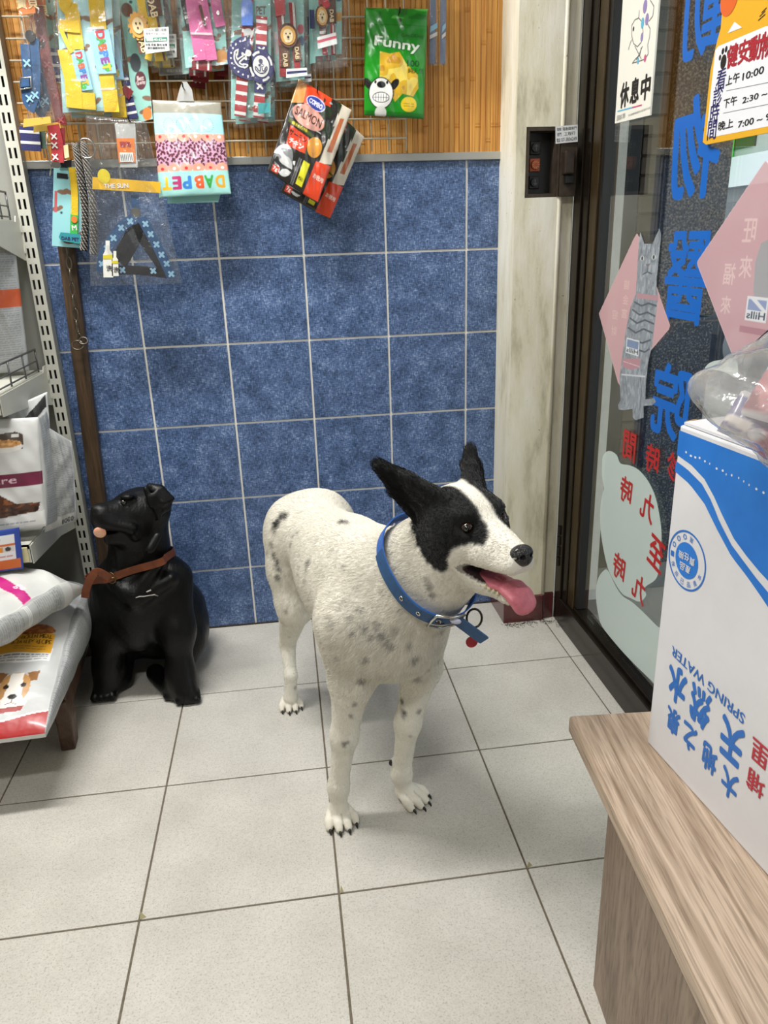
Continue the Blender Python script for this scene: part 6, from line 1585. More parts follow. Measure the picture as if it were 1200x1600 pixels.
def draw_low(cv, w, L, G):
    # upper face, near end first (v = 0 is the end towards the viewer)
    cv.rect(0, 0, w, L, '#bfc0bf')
    cv.poly([(0, 0), (w, 0), (w, 0.055), (w-0.10, 0.035), (0, 0.018)], '#a81b1b'); cv.line([(0, 0.020), (w-0.10, 0.037), (w, 0.057)], 0.004, '#e9e6e4')
    # portrait of a brown and white terrier
    cx, cy = w-0.088, 0.125
    cv.ell(cx, cy-0.042, 0.034, 0.030, '#e4ded6'); cv.ell(cx, cy, 0.036, 0.046, '#b98a52'); cv.poly([(cx-0.014, cy+0.045), (cx+0.014, cy+0.045), (cx+0.020, cy-0.02), (cx, cy-0.05), (cx-0.020, cy-0.02)], '#eee8e0')
    cv.poly([(cx+0.022, cy+0.044), (cx+0.050, cy+0.048), (cx+0.047, cy+0.018), (cx+0.034, cy+0.016)], '#8a5c30'); cv.poly([(cx-0.022, cy+0.044), (cx-0.050, cy+0.048), (cx-0.047, cy+0.018), (cx-0.034, cy+0.016)], '#8a5c30')
    cv.ell(cx, cy-0.035, 0.024, 0.020, '#efe9e2')
    for s_ in (-1, 1): cv.ell(cx+s_*0.020, cy+0.004, 0.0062, 0.0068, '#2a1a10')
    cv.ell(cx, cy-0.026, 0.0105, 0.0075, '#181414'); cv.line([(cx, cy-0.033), (cx, cy-0.043)], 0.002, '#5b4a40'); cv.line([(cx-0.012, cy-0.047), (cx, cy-0.043), (cx+0.012, cy-0.047)], 0.0025, '#5b4a40'); cv.poly([(cx-0.028, cy-0.058), (cx+0.030, cy-0.052), (cx+0.026, cy-0.066), (cx-0.02, cy-0.070)], '#9a2c2a')
    # white and yellow recipe panel
    cv.rect(w-0.22, 0.205, w-0.022, 0.255, '#e9e9e8'); cv.lines(w-0.20, 0.208, w-0.03, 0.235, '#55565a', 0.008, 0.0028, 0.8); cv.rect(w-0.20, 0.236, w-0.024, 0.305, '#e0a429')
    cv.text('CHICKEN MEAL', (w-0.118, 0.285, w-0.030, 0.298), '#4d3510', 0.02); cv.text('& BARLEY RECIPE', (w-0.125, 0.268, w-0.030, 0.281), '#4d3510', 0.02); cv.lines(w-0.115, 0.240, w-0.04, 0.266, '#6b4c18', 0.009, 0.003, 0.8)
    cv.ell(w-0.072, 0.318, 0.046, 0.020, '#9a5426'); cv.noise(w-0.12, 0.298, w-0.02, 0.340, ('#7b3f1a', '#b87236'), 0.007, 0.007, (0.35, 0.65), ((cv.X-w+0.072)/0.046)**2+((cv.Y-0.318)/0.020)**2 < 1)
    # grey gusset with small print
    cv.rect(w, 0, w+G, L, '#a4a6a6'); cv.lines(w+0.012, 0.03, w+G-0.03, L-0.16, '#6c6f72', 0.0075, 0.003, 0.55); cv.rect(w, L-0.14, w+G, L-0.128, '#3a3c40'); cv.rect(w, L-0.10, w+G, L-0.095, '#3a3c40'); cv.lines(w+0.012, L-0.09, w+G-0.03, L-0.02, '#7c7f82', 0.006, 0.002, 0.5)
    cv.noise(w, 0.02, w+G*0.5, 0.2, ('#55585c',), 0.02, 0.02, (0.10, 1))
def draw_up(cv, w, L, G):
    cv.rect(0, 0, w, L, '#c6c6c2'); cv.poly([(0, 0.30), (w, 0.235), (w, 0.262), (w-0.10, 0.285), (0, 0.36)], '#b51c75'); cv.poly([(0, 0.0), (w, 0.0), (w, 0.16), (0, 0.20)], '#d0d0ce')
    cv.text('ge', (w-0.06, 0.262, w-0.028, 0.282), '#ead0de', 0.02, rot=-0.2); cv.rect(0, L-0.10, w, L, '#c9c9c4')
    cv.rect(w, 0, w+G, L, '#aaaca9')
    cv.lines(w+0.008, 0.05, w+G-0.02, 0.20, '#74777a', 0.006, 0.0025, 0.55); cv.lines(w+0.008, 0.24, w+G-0.02, 0.33, '#74777a', 0.0065, 0.0025, 0.6)
    for k in range(6): cv.rect(w+0.008, 0.21+k*0.004, w+G-0.01, 0.2112+k*0.004, '#d9dad8')
    cv.rect(w, L-0.10, w+G, L, '#c4c4c0')
q0 = at_z(72, 1146, 0.200)
lying_bag('white kibble bag with terrier portrait lying lowest on the rack', q0[1], -0.12, q0[0]-0.002, 0.190, 0.36, 0.118, draw_low, 1, yaw=0.05, ramp=0.55)
A_, B_ = at_z(0, 969, 0.415), at_z(84, 915, 0.425); dxy = (B_-A_)[:2]; yw = -math.atan2(dxy[0], dxy[1]); dxy /= np.linalg.norm(dxy); s0 = A_[:2]-dxy*0.16
lying_bag('white kibble bag with magenta band lying on top of the terrier bag', s0[1], s0[1]+float(np.linalg.norm(at_z(122, 895, 0.42)[:2]-s0)), s0[0], 0.352, 0.34, 0.070, draw_up, 3, yaw=yw, tilt=0.02)
# ---- standing bags on the shelves
def draw_care(cv):
    w, h = cv.w, cv.h; cv.rect(0, 0, w, h, '#cbcbc9')
    cv.rect(0, h*0.40, w, h*0.52, '#6d2440'); cv.text('+Care', (w*0.40, h*0.435, w*0.80, h*0.50), '#d9b9c4', 0.01)
    cv.poly([(w*0.55, h*0.72), (w*0.86, h*0.73), (w*0.87, h*0.86), (w*0.80, h*0.885), (w*0.54, h*0.86)], '#4b4038'); cv.ell(w*0.69, h*0.755, w*0.17, h*0.045, '#d9d6d0'); cv.ell(w*0.69, h*0.785, w*0.16, h*0.035, '#bd8a55')
    cv.noise(w*0.52, h*0.765, w*0.86, h*0.83, ('#9a6a38', '#d9ab74'), 0.006, 0.006, (0.35, 0.65), ((cv.X-w*0.69)/(w*0.15))**2+((cv.Y-h*0.79)/(h*0.035))**2 < 1)
    cv.rect(w*0.77, h*0.835, w*0.83, h*0.865, '#c9c9c6')
    # photograph of a dark brown long-haired dog
    cv.poly([(w*0.30, h*0.10), (w*0.95, h*0.16), (w*0.97, h*0.24), (w*0.78, h*0.25), (w*0.64, h*0.35), (w*0.40, h*0.38), (w*0.28, h*0.30)], '#4a2a1c')
    cv.noise(w*0.28, h*0.1, w*0.98, h*0.38, ('#2c1710', '#7b4a2c'), 0.012, 0.006, (0.3, 0.7), (cv.A[:, :, 0] < 0.2) & (cv.Y < h*0.39))
    cv.ell(w*0.5, h*0.27, w*0.12, h*0.06, '#8a5638'); cv.poly([(0, 0), (w, h*0.03), (w, h*0.16), (w*0.62, h*0.115), (0, h*0.08)], '#e2e2e0'); cv.lines(w*0.3, h*0.03, w*0.92, h*0.105, '#8a8c90', 0.014, 0.005, 0.7)
    cv.rect(0, h*0.57, w*0.45, h*0.62, '#27406e')
def draw_text(cv, seedcol='#b3b4b2', band=None):
    w, h = cv.w, cv.h; cv.rect(0, 0, w, h, seedcol); cv.lines(w*0.08, h*0.06, w*0.93, h*0.93, '#74777b', 0.0062, 0.0024, 0.6)
    if band: cv.rect(0, h*band[0], w, h*band[1], band[2])
def std_bag(label, pf, yf, draw, bulge, gus=None, seed=1, group='kibble bags on the shelves', gd=None, nm='kibble_bag'):
    c = corners(pf, yf); w, h = qdim(c); cv = Canvas(w, h, 0.0022, '#cbcbc9', 1); draw(cv); t_ = thing(nm, label, 'pet food bag', tuple((np.array(c[0])+c[1])/2), group)
    fn, n = pouch(t_, cv, c, M_bagf, bulge, 0.0018, seed)
    if gus:
        cg = [c[1], at_y(*gus[0]), at_y(*gus[1]), c[2]]; w2, h2 = qdim(cg); c2 = Canvas(w2, h2, 0.0022, '#b9bab8', 1); (gd or draw_text)(c2)
        f2, _ = quad_fn(cg, w2, h2, 0.012, 0.001, seed); o = c2.sheet('side_gusset', M_bagf, None, f2); adopt(t_, o)
    return t_
std_bag('white kibble bag with wine-red band and brown dog photo on the lower shelf', ((-120, 845), (72, 822), (60, 652), (-120, 660)), (-0.43, -0.43, -0.40, -0.40), draw_care, 0.022, gus=((92, 812, -0.30), (72, 640, -0.30)), seed=2)
std_bag('grey-backed kibble bag turned sideways behind the wine-red bag', ((70, 832), (121, 812), (112, 690), (66, 662)), (-0.345, -0.29, -0.28, -0.34), lambda cv: (draw_text(cv, '#b0b1af'), cv.rect(cv.w*0.90, 0, cv.w, cv.h, '#d9d9d5'), cv.rect(0, 0, cv.w, cv.h*0.13, '#d3d3cf'), cv.text('1000', (cv.w*0.5, cv.h*0.03, cv.w*0.85, cv.h*0.09), '#2e2f33', 0.02)), 0.016, seed=5)
std_bag('white kibble bag with black corner badge standing behind on the lower shelf', ((30, 800), (85, 760), (74, 612), (10, 640)), (-0.30, -0.24, -0.22, -0.30), lambda cv: (cv.rect(0, 0, cv.w, cv.h, '#cfcfcc'), cv.poly([(cv.w*0.3, cv.h*0.84), (cv.w*0.92, cv.h*0.98), (cv.w*0.92, cv.h*0.86), (cv.w*0.6, cv.h*0.80)], '#2f2c2a'), cv.poly([(cv.w*0.75, cv.h*0.60), (cv.w*0.99, cv.h*0.30), (cv.w*0.99, cv.h*0.58)], '#2e2620')), 0.014, seed=7)
std_bag('grey kibble bag with small print and orange stripe on the middle shelf', ((-60, 590), (46, 579), (22, 372), (-60, 372)), (-0.20, -0.14, -0.12, -0.20), lambda cv: (draw_text(cv, '#a9abab', (0.50, 0.63, '#c2552a')), cv.rect(0, 0, cv.w*0.45, cv.h*0.5, '#c9cac8'), cv.rect(0, cv.h*0.63, cv.w*0.45, cv.h, '#c9cac8'), cv.ell(cv.w*0.32, cv.h*0.28, cv.w*0.12, cv.h*0.06, '#4a4a4c')), 0.02, seed=4)
# small blue and orange packet hung on the lip of the lower shelf
def draw_small(cv):
    w, h = cv.w, cv.h; cv.rect(0, 0, w, h, '#27459a'); cv.rect(0, h*0.10, w*0.9, h*0.86, '#dedfe0'); cv.rect(0, h*0.06, w*0.96, h*0.28, '#c8692b'); cv.rect(w*0.2, h*0.60, w*0.9, h*0.66, '#c8692b'); cv.rect(w*0.45, h*0.46, w*0.88, h*0.60, '#c9cac8'); cv.rect(w*0.48, h*0.47, w*0.70, h*0.58, '#d98a2e'); cv.ell(w*0.78, h*0.53, w*0.05, h*0.05, '#3a322c')
    cv.rect(w*0.5, h*0.74, w*0.66, h*0.79, '#2b3350'); cv.lines(w*0.2, h*0.31, w*0.85, h*0.44, '#b24a38', 0.01, 0.003, 0.7)
c = corners(((-60, 902), (37, 888), (30, 824), (-60, 838)), -0.475); w, h = qdim(c); cv = Canvas(w, h, 0.002, '#27459a', 1); draw_small(cv)
t_ = thing('snack_box', 'small blue, white and orange packet in front of the lower shelf lip', 'pet food box', tuple(np.mean(c, 0))); pouch(t_, cv, c, M_paper, 0.004, 0, 0, back='#27459a', thick=0.004)
# ================================================================== wire grid on the bamboo wall and everything that hangs from it
M_gridw = mat('cream_coated_grid_wire', '#c9bda6', 0.45)
grid = thing('wire_grid_panel', 'cream wire grid panel fixed to the bamboo slats', 'wire grid', (-0.25, -0.028, 1.49))
zt = 2.02; GRX = 0.3145
def wire(nm, a_, b_):
    o = MB().tube([a_, b_], 0.0022, 6).build(nm, M_gridw, None, smooth=True); return o
wv = MB().tube([(0, 0, 0), (0, 0, zt-1.494)], 0.0027, 6).build('wire', M_gridw, None, smooth=True); wvm = wv.data; bpy.data.objects.remove(wv)
wh = MB().tube([(0, 0, 0), (GRX+0.735, 0, 0)], 0.0027, 6).build('wire', M_gridw, None, smooth=True); whm = wh.data; bpy.data.objects.remove(wh)
for k in range(21): o = place('wire', wvm, (GRX-k*0.0502, -0.0275, 1.494), None); adopt(grid, o)
for k in range(11): o = place('wire', whm, (-0.735, -0.0330, 1.5265+k*0.0498), None); adopt(grid, o)
M_hook = mat('black_wire_hook', '#1a1817', 0.4, metal=0.6)
def hook(t_, x, z, y1, nm='hook'):
    y1 = min(y1, -0.05)
    o = MB().tube([(x, -0.033, z+0.012), (x, -0.036, z+0.004), (x, y1+0.006, z), (x, y1-0.012, z+0.001), (x, y1-0.02, z+0.009)], 0.0017, 6).build(nm, M_hook, None, smooth=True); adopt(t_, o)
M_clear = film_mat('clear_retail_film', (0.96, 0.965, 0.96), base=0.04, gain=0.9, rough=0.08, haze=0.03, bump=0.8, bscale=28)
M_clear2 = film_mat('thick_clear_film', (0.93, 0.935, 0.93), base=0.03, gain=0.9, rough=0.10, haze=0.05, bump=0.8, bscale=18)
def HPl(y): return Plane((0, y, 0), (1, 0, 0), (0, 0, 1))
def hx(px, py, y): q_ = at_y(px, py, y); return q_
def card(t_, px, y, draw, nm='card', m=None, res=0.0016, bulge=0.0):
    c = corners(px, y); w, h = qdim(c); cv = Canvas(w, h, res, '#9fd3cf', 2); draw(cv); fn, n = quad_fn(c, w, h, bulge); o = cv.sheet(nm, m or M_paper, None, fn)
    cb = Canvas(w, h, 0.05, '#d6d6d2', 1); o2 = cb.sheet(nm+'_back', m or M_paper, None, lambda U, V: fn(U, V)-n*0.0012); adopt(t_, o, o2); return fn
def film(t_, px, y, m=None, bulge=0.016, wr=0.0022, seed=0, nm='clear_film'):
    c = corners(px, y); w, h = qdim(c); cv = Canvas(w, h, 0.005, '#ffffff', 1); fn, n = quad_fn(c, w, h, bulge, wr, seed, 0.25); o = cv.sheet(nm, m or M_clear, None, fn); adopt(t_, o)
    fb, _ = quad_fn(c, w, h, -0.004, 0); o = Canvas(w, h, 0.02, '#ffffff', 1).sheet('film_back', m or M_clear, None, lambda U, V: fb(U, V)-n*0.004); adopt(t_, o)
def strap(t_, px, y, wd, m, nm='strap', th=0.003, n=4, w0=0.002, smooth=True):
    """flat webbing following pixel points on the plane y"""
    P = [np.array(at_y(a_, b_, y)) for a_, b_ in px]; P = spline(P, n) if smooth and len(P) > 2 else P
    vs = []; N_ = len(P)
    for i, p in enumerate(P):
        d_ = P[min(i+1, N_-1)]-P[max(i-1, 0)]; d_ /= np.linalg.norm(d_); s_ = np.cross(d_, [0, -1, 0]); s_ /= np.linalg.norm(s_); f = np.array([0, -1.0, 0])
        vs += [p+s_*a_*wd/2+f*b_ for a_, b_ in ((-1, w0), (1, w0), (1, w0+th), (-1, w0+th))]
    o = MB().add(vs, [(i*4+k, i*4+(k+1) % 4, (i+1)*4+(k+1) % 4, (i+1)*4+k) for i in range(N_-1) for k in range(4)]+[(0, 1, 2, 3), tuple(range(N_*4-1, N_*4-5, -1))]).build(nm, m); adopt(t_, o); return P
def stripes(t_, px, y, wd, m, pitch=0.012, bw=0.004, w0=0.0053, nm='stripe'):
    """cross stripes printed on a strap"""
    P = [np.array(at_y(a_, b_, y)) for a_, b_ in px]; mb = MB(); acc = pitch/2
    for a_, b_ in zip(P[:-1], P[1:]):
        L_ = np.linalg.norm(b_-a_); d_ = (b_-a_)/L_; s_ = np.cross(d_, [0, -1, 0]); f = np.array([0, -1.0, 0])
        while acc < L_:
            c_ = a_+d_*acc+f*w0; mb.add([c_-s_*wd/2-d_*bw/2, c_+s_*wd/2-d_*bw/2, c_+s_*wd/2+d_*bw/2, c_-s_*wd/2+d_*bw/2], [(0, 1, 2, 3)]); acc += pitch
        acc -= L_
    o = mb.build(nm, m); adopt(t_, o)
def disc(t_, px, py, y, rx, rz, m, nm='badge', th=0.003, w0=0.004, n=28):
    pl = HPl(y); u, v = pl.px(px, py); o = pl.poly(nm, ell(u, v, rx, rz, n), m, None, w=w0, thick=th); adopt(t_, o); return pl, u, v
def htext(t_, body, px, py, y, hgt, m, rot=0.0, w0=0.006, bold=0.03, asp=None, nm='lettering'):
    pl = HPl(y); u, v = pl.px(px, py); V, F, sz, lay = text_geo(body, bold, 0); wd = hgt*sz[0]/sz[1] if asp is None else hgt*asp
    o = pl.text(nm, body, m, None, box=(u-wd/2, v-hgt/2, u+wd/2, v+hgt/2), bold=bold, rot=rot, w=w0)
    if o: adopt(t_, o)
def hpoly(t_, px, y, m, nm, w0=0.002, th=0.002):
    pl = HPl(y); o = pl.poly(nm, [pl.px(*p) for p in px], m, None, w=w0, thick=th); adopt(t_, o); return o
def ht(name, label, cat, px, py, y, group='pet goods hanging on the wire grid'): return thing(name, label, cat, tuple(at_y(px, py, y)), group)
YEL = mat('yellow_webbing', '#dcb512', 0.6, bump=0.3, bscale=500, var=0.08, scale=40); PNK = mat('pink_webbing', '#d0659a', 0.6, bump=0.3, bscale=500, var=0.08, scale=40); RED = mat('red_webbing', '#a5242c', 0.6, bump=0.3, bscale=500); DRED = mat('dark_red_webbing', '#7a1018', 0.6, bump=0.3, bscale=500)
NAVY = mat('navy_webbing', '#23255e', 0.6, bump=0.3, bscale=500); WHT = mat('white_print_on_webbing', '#d8d6d2', 0.6); BRN = mat('brown_webbing', '#5a3524', 0.6, var=0.2, scale=60); TEAL = mat('teal_card_stock', '#93cbc4', 0.6); BLUW = mat('blue_pattern_webbing', '#1f4a75', 0.6, var=0.3, scale=120); BLK = mat('black_webbing', '#0a0a14', 0.65, bump=0.2, bscale=300)
SKY = mat('light_blue_sleeve', '#8fbfdc', 0.5); PLB = mat('blue_plastic_buckle', '#4a74c8', 0.25, coat=0.5); PLR = mat('red_plastic_buckle', '#c22531', 0.25, coat=0.5); STL = mat('bright_clasp_steel', '#b9b9b6', 0.2, metal=1.0); LBL = mat('white_price_label', '#dfe0de', 0.5); ORG = mat('orange_label', '#d9762f', 0.5); CLR = mat('clear_moulded_plastic', '#d8dad8', 0.1, trans=0.0, alpha=0.45)
LION = mat('tan_rubber_badge', '#d9a04a', 0.5); CRM = mat('cream_rubber_badge', '#e6cfa0', 0.5); GRN = mat('green_paw_print', '#3aa845', 0.5); INKP = mat('dark_print', '#26252b', 0.5)
def teal(cv, dachs=True, col='#93cbc4'):
    cv.rect(0, 0, cv.w, cv.h, col)
    if dachs:
        for k in range(int(cv.w*cv.h/0.0022)+2):
            x, y = cv.rs.uniform(0.1, 0.9)*cv.w, cv.rs.uniform(0.05, 0.95)*cv.h
            if k % 2: cv.ell(x, y, 0.0035, 0.0035, '#32484c')
            else: cv.ell(x, y, 0.014, 0.006, '#7a5a44', rot=cv.rs.uniform(-.6, .6)); cv.ell(x+0.013, y+0.006, 0.006, 0.005, '#7a5a44')

# 1 -- green pouch of dog treats
def draw_green(cv):
    w, h = cv.w, cv.h; cv.rect(0, 0, w, h, '#148a17'); cv.noise(0, h*0.9, w, h, ('#0b6d10', '#5cc04c'), 0.02, 0.012, (0.35, 0.7)); cv.rect(0, h*0.835, w, h*0.845, '#0c6e12'); cv.rect(0, 0, w, h*0.05, '#0d7213')
    cv.poly([(w*0.24, h*0.60), (w*0.40, h*0.58), (w*0.55, h*0.60), (w*0.66, h*0.50), (w*0.86, h*0.40), (w*0.88, h*0.28), (w*0.80, h*0.20), (w*0.62, h*0.22), (w*0.50, h*0.14), (w*0.40, h*0.25), (w*0.24, h*0.30)], '#d3a92a')
    cv.noise(w*0.22, h*0.12, w*0.9, h*0.62, ('#b8861c', '#e8cf5e'), 0.014, 0.02, (0.33, 0.68), (cv.A[:, :, 0] > 0.4) & (cv.Y < h*0.64))
    cv.text('Funny', (w*0.13, h*0.59, w*0.90, h*0.73), '#0a5c12', 0.07, rot=-0.10); cv.text('Funny', (w*0.15, h*0.60, w*0.88, h*0.72), '#e2efdc', 0.02, rot=-0.10)
    cv.text('GooDDog', (w*0.58, h*0.725, w*0.94, h*0.765), '#0a4d10', 0.02); cv.text('100', (w*0.68, h*0.47, w*0.88, h*0.53), '#0d3f10', 0.03); cv.text('純天然', (w*0.70, h*0.41, w*0.95, h*0.46), '#123d14', 0.02)
    cx, cy = w*0.27, h*0.215      # cartoon puppy head
    cv.ell(cx-0.036, cy+0.022, 0.009, 0.016, '#141414', rot=0.7); cv.ell(cx+0.036, cy+0.022, 0.009, 0.016, '#141414', rot=-0.7); cv.ell(cx, cy, 0.034, 0.038, '#141414'); cv.ell(cx, cy, 0.0315, 0.0355, '#ecebe6'); cv.ell(cx, cy+0.020, 0.012, 0.008, '#141414')
    cv.ell(cx-0.016, cy+0.026, 0.003, 0.004, '#141414'); cv.ell(cx+0.016, cy+0.026, 0.003, 0.004, '#141414')
    cv.ell(cx, cy-0.010, 0.023, 0.013, '#141414'); cv.ell(cx, cy-0.010, 0.021, 0.011, '#f3f2ee'); cv.line([(cx-0.02, cy-0.010), (cx+0.02, cy-0.010)], 0.0014, '#333333')
    for k in range(-2, 3): cv.line([(cx+k*0.007, cy-0.018), (cx+k*0.007, cy-0.002)], 0.0014, '#333333')
    cv.ell(cx, cy-0.047, 0.016, 0.016, '#e2e2dc'); cv.ell(w*0.73, h*0.125, 0.022, 0.018, '#e6c52a'); cv.lines(w*0.64, h*0.10, w*0.82, h*0.15, '#8a6a10', 0.006, 0.002, 0.7)
    cv.ell(w*0.55, h*0.885, 0.005, 0.005, '#0a3d0c')
c = corners(((569, 180), (662, 186), (668, 14), (570, 12)), -0.075); w, h = qdim(c); cv = Canvas(w, h, 0.0014); draw_green(cv)
t_ = ht('treat_pouch', 'green dog treat pouch hanging at the right of the wire grid', 'treat pouch', 615, 186, -0.075); pouch(t_, cv, c, M_foil, 0.016, 0.0014, 1, back='#117a14'); q_ = at_y(622, 24, -0.078); hook(t_, q_[0], q_[2], -0.095)

# 2 -- two salmon treat pouches, tilted
def draw_salmon(cv):
    w, h = cv.w, cv.h; cv.rect(0, 0, w, h, '#25221f'); cv.poly([(0, h*0.86), (w*0.22, h), (0, h)], '#b8793a')
    cv.poly([(w*0.14, h), (w*0.62, h), (w*0.66, h*0.84), (w*0.30, h*0.70), (w*0.18, h*0.84)], '#d7431f'); cv.poly([(0, h*0.98), (w*0.16, h*0.99), (w*0.20, h*0.80), (0, h*0.74)], '#c98a45')
    cv.poly([(w*0.78, h*0.35), (w, h*0.42), (w, h), (w*0.80, h)], '#cfc6b4'); cv.poly([(w*0.84, h*0.5), (w*0.93, h*0.52), (w*0.93, h*0.88), (w*0.86, h*0.86)], '#b4643a')
    cv.noise(w*0.50, h*0.62, w*0.82, h*0.99, ('#23301f', '#aeb6b8'), 0.02, 0.02, (0.4, 0.62), cv.X+cv.Y*0.15 > w*0.62)
    cv.ell(w*0.40, h*0.86, w*0.17, h*0.065, '#d9d4e4'); cv.ell(w*0.40, h*0.86, w*0.16, h*0.058, '#2e3f9a'); cv.text('COMBO', (w*0.28, h*0.835, w*0.52, h*0.885), '#eceaf2', 0.04)
    cv.ell(w*0.36, h*0.70, w*0.29, h*0.105, '#d3998a'); cv.text('SALMON', (w*0.12, h*0.66, w*0.60, h*0.75), '#3a1d18', 0.02); cv.lines(w*0.2, h*0.615, w*0.5, h*0.645, '#7a4438', 0.008, 0.003, 0.6)
    cv.poly([(w*0.06, h*0.56), (w*0.55, h*0.54), (w*0.55, h*0.575), (w*0.06, h*0.60)], '#4d5a22'); cv.text('食材の味', (w*0.12, h*0.555, w*0.42, h*0.59), '#d9c24a', 0.02)
    cv.poly([(w*0.12, h*0.54), (w*0.48, h*0.52), (w*0.50, h*0.36), (w*0.16, h*0.34)], '#d8472a'); cv.text('サーモン', (w*0.14, h*0.45, w*0.46, h*0.51), '#26221f', 0.03); cv.text('チキン', (w*0.18, h*0.375, w*0.44, h*0.435), '#f2ece4', 0.03)
    cv.ell(w*0.62, h*0.47, w*0.13, h*0.10, '#d9963c'); cv.noise(w*0.5, h*0.36, w*0.76, h*0.58, ('#3f5a2a',), 0.02, 0.02, (0.25, 1))
    cv.ell(w*0.20, h*0.20, w*0.15, h*0.15, '#8d8f90'); cv.ell(w*0.26, h*0.14, w*0.13, h*0.10, '#c9cac8'); cv.noise(0, h*0.04, w*0.42, h*0.36, ('#2c2d2e', '#dcdcda'), 0.016, 0.012, (0.3, 0.66), ((cv.X-w*0.21)/(w*0.2))**2+((cv.Y-h*0.18)/(h*0.17))**2 < 1)
    cv.rect(w*0.06, h*0.03, w*0.18, h*0.10, '#c23a2c'); cv.text('7g', (w*0.08, h*0.04, w*0.16, h*0.09), '#f4e8e0', 0.03)
    cv.rect(w*0.52, h*0.05, w*0.64, h*0.30, '#d6cf2c'); cv.text('無添加', (w*0.535, h*0.10, w*0.625, h*0.14), '#3b3a18', 0.02); cv.poly([(w*0.70, 0), (w, h*0.02), (w, h*0.40), (w*0.72, h*0.36)], '#d8431f'); cv.text('お徳用', (w*0.76, h*0.20, w*0.95, h*0.25), '#f0d9cc', 0.02)
    for k in range(3): cv.rect(w*(0.44+k*0.02), h*0.02, w*(0.446+k*0.02), h*0.30, '#8f9092')
for px_, y_, lab, sd in ((((438, 300), (515, 343), (569, 214), (500, 150)), -0.06, 'salmon treat pouch hanging behind the other tilted pouch', 3), (((417.5, 267), (496, 318), (549.5, 172), (467, 123)), (-0.125, -0.125, -0.10, -0.10), 'front salmon treat pouch hanging tilted below the wire grid', 2)):
    c = corners(px_, y_); w, h = qdim(c); cv = Canvas(w, h, 0.0014); draw_salmon(cv); t_ = ht('treat_pouch', lab, 'treat pouch', *px_[0], y_ if not hasattr(y_, '__len__') else y_[0]); pouch(t_, cv, c, M_foil, 0.010, 0.0016, sd, back='#2a2622')
    q_ = at_y(495, 146, -0.085); 
    if sd == 2: hook(t_, q_[0], q_[2], -0.11)

# 3 -- folded pouch with leopard print
def draw_leo(cv):
    w, h = cv.w, cv.h; cv.rect(0, 0, w, h, '#a9d8d4'); cv.rect(0, h*0.86, w, h, '#8d8a7c')
    y0, y1 = h*0.29, h*0.62; cv.rect(0, y0, w, y1, '#c99ab4')
    for k in range(240):
        x, y = (k % 20+cv.rs.uniform(0.1, 0.9))*w/20, y0+(k//20+cv.rs.uniform(0.1, 0.9))*(y1-y0)/12; cv.ell(x, y, 0.0036, 0.0030, '#23141c', rot=cv.rs.rand()*3); cv.ell(x+0.0006, y, 0.0018, 0.0015, '#8f3444')
    for k in range(6):
        x = w*(0.08+k*0.168)
        for yy, s_ in ((y0, 1), (y1, -1)):
            cv.fill(((cv.X-x)/(w*0.085))**2+((cv.Y-yy)/(h*0.055))**2 < 1, '#dd9a86'); cv.ell(x, yy, 0.0045, 0.004, '#f0e6da' if k % 2 else '#c8323a')
    cv.rect(0, y1+h*0.03, w, h*0.86, '#9fd6dc'); cv.rect(0, 0, w, y0-h*0.03, '#9fd6cf')
    for x, ch in zip((0.80, 0.65, 0.51, 0.34, 0.20, 0.06), 'DABPET'):
        cv.text(ch, (w*x, h*0.07, w*(x+0.13), h*0.21), {'D': '#d9a22e', 'A': '#3fa04a', 'B': '#d95a2e', 'P': '#3a7fc8', 'E': '#b83a72', 'T': '#e0b52e'}[ch], 0.05, rot=math.pi)
    for cx in (0.22, 0.40, 0.58, 0.78):
        for k in range(18):
            a = k*0.349; cv.ell(w*cx+w*0.075*math.cos(a), h*0.74+h*0.07*math.sin(a), 0.0011, 0.0011, '#3a5560')
c = corners(((249, 309), (361, 303), (345, 160), (238, 156)), (-0.115, -0.115, -0.085, -0.085)); w, h = qdim(c); cv = Canvas(w, h, 0.0014); draw_leo(cv)
t_ = ht('pet_scarf_pack', 'teal pack with pink leopard print hanging below the wire grid', 'pet goods pack', 305, 309, -0.11); pouch(t_, cv, c, M_foil, 0.014, 0.0008, 6, back='#7fb9b4')
hpoly(t_, [(262, 318), (341, 316), (346, 300), (262, 300)], -0.085, TEAL, 'back_card'); q_ = at_y(288, 140, -0.09); hook(t_, q_[0], q_[2], -0.11); hpoly(t_, [(276, 158), (303, 158), (300, 140), (292, 128), (285, 128), (280, 142)], -0.092, CLR, 'hang_tab', th=0.0008)

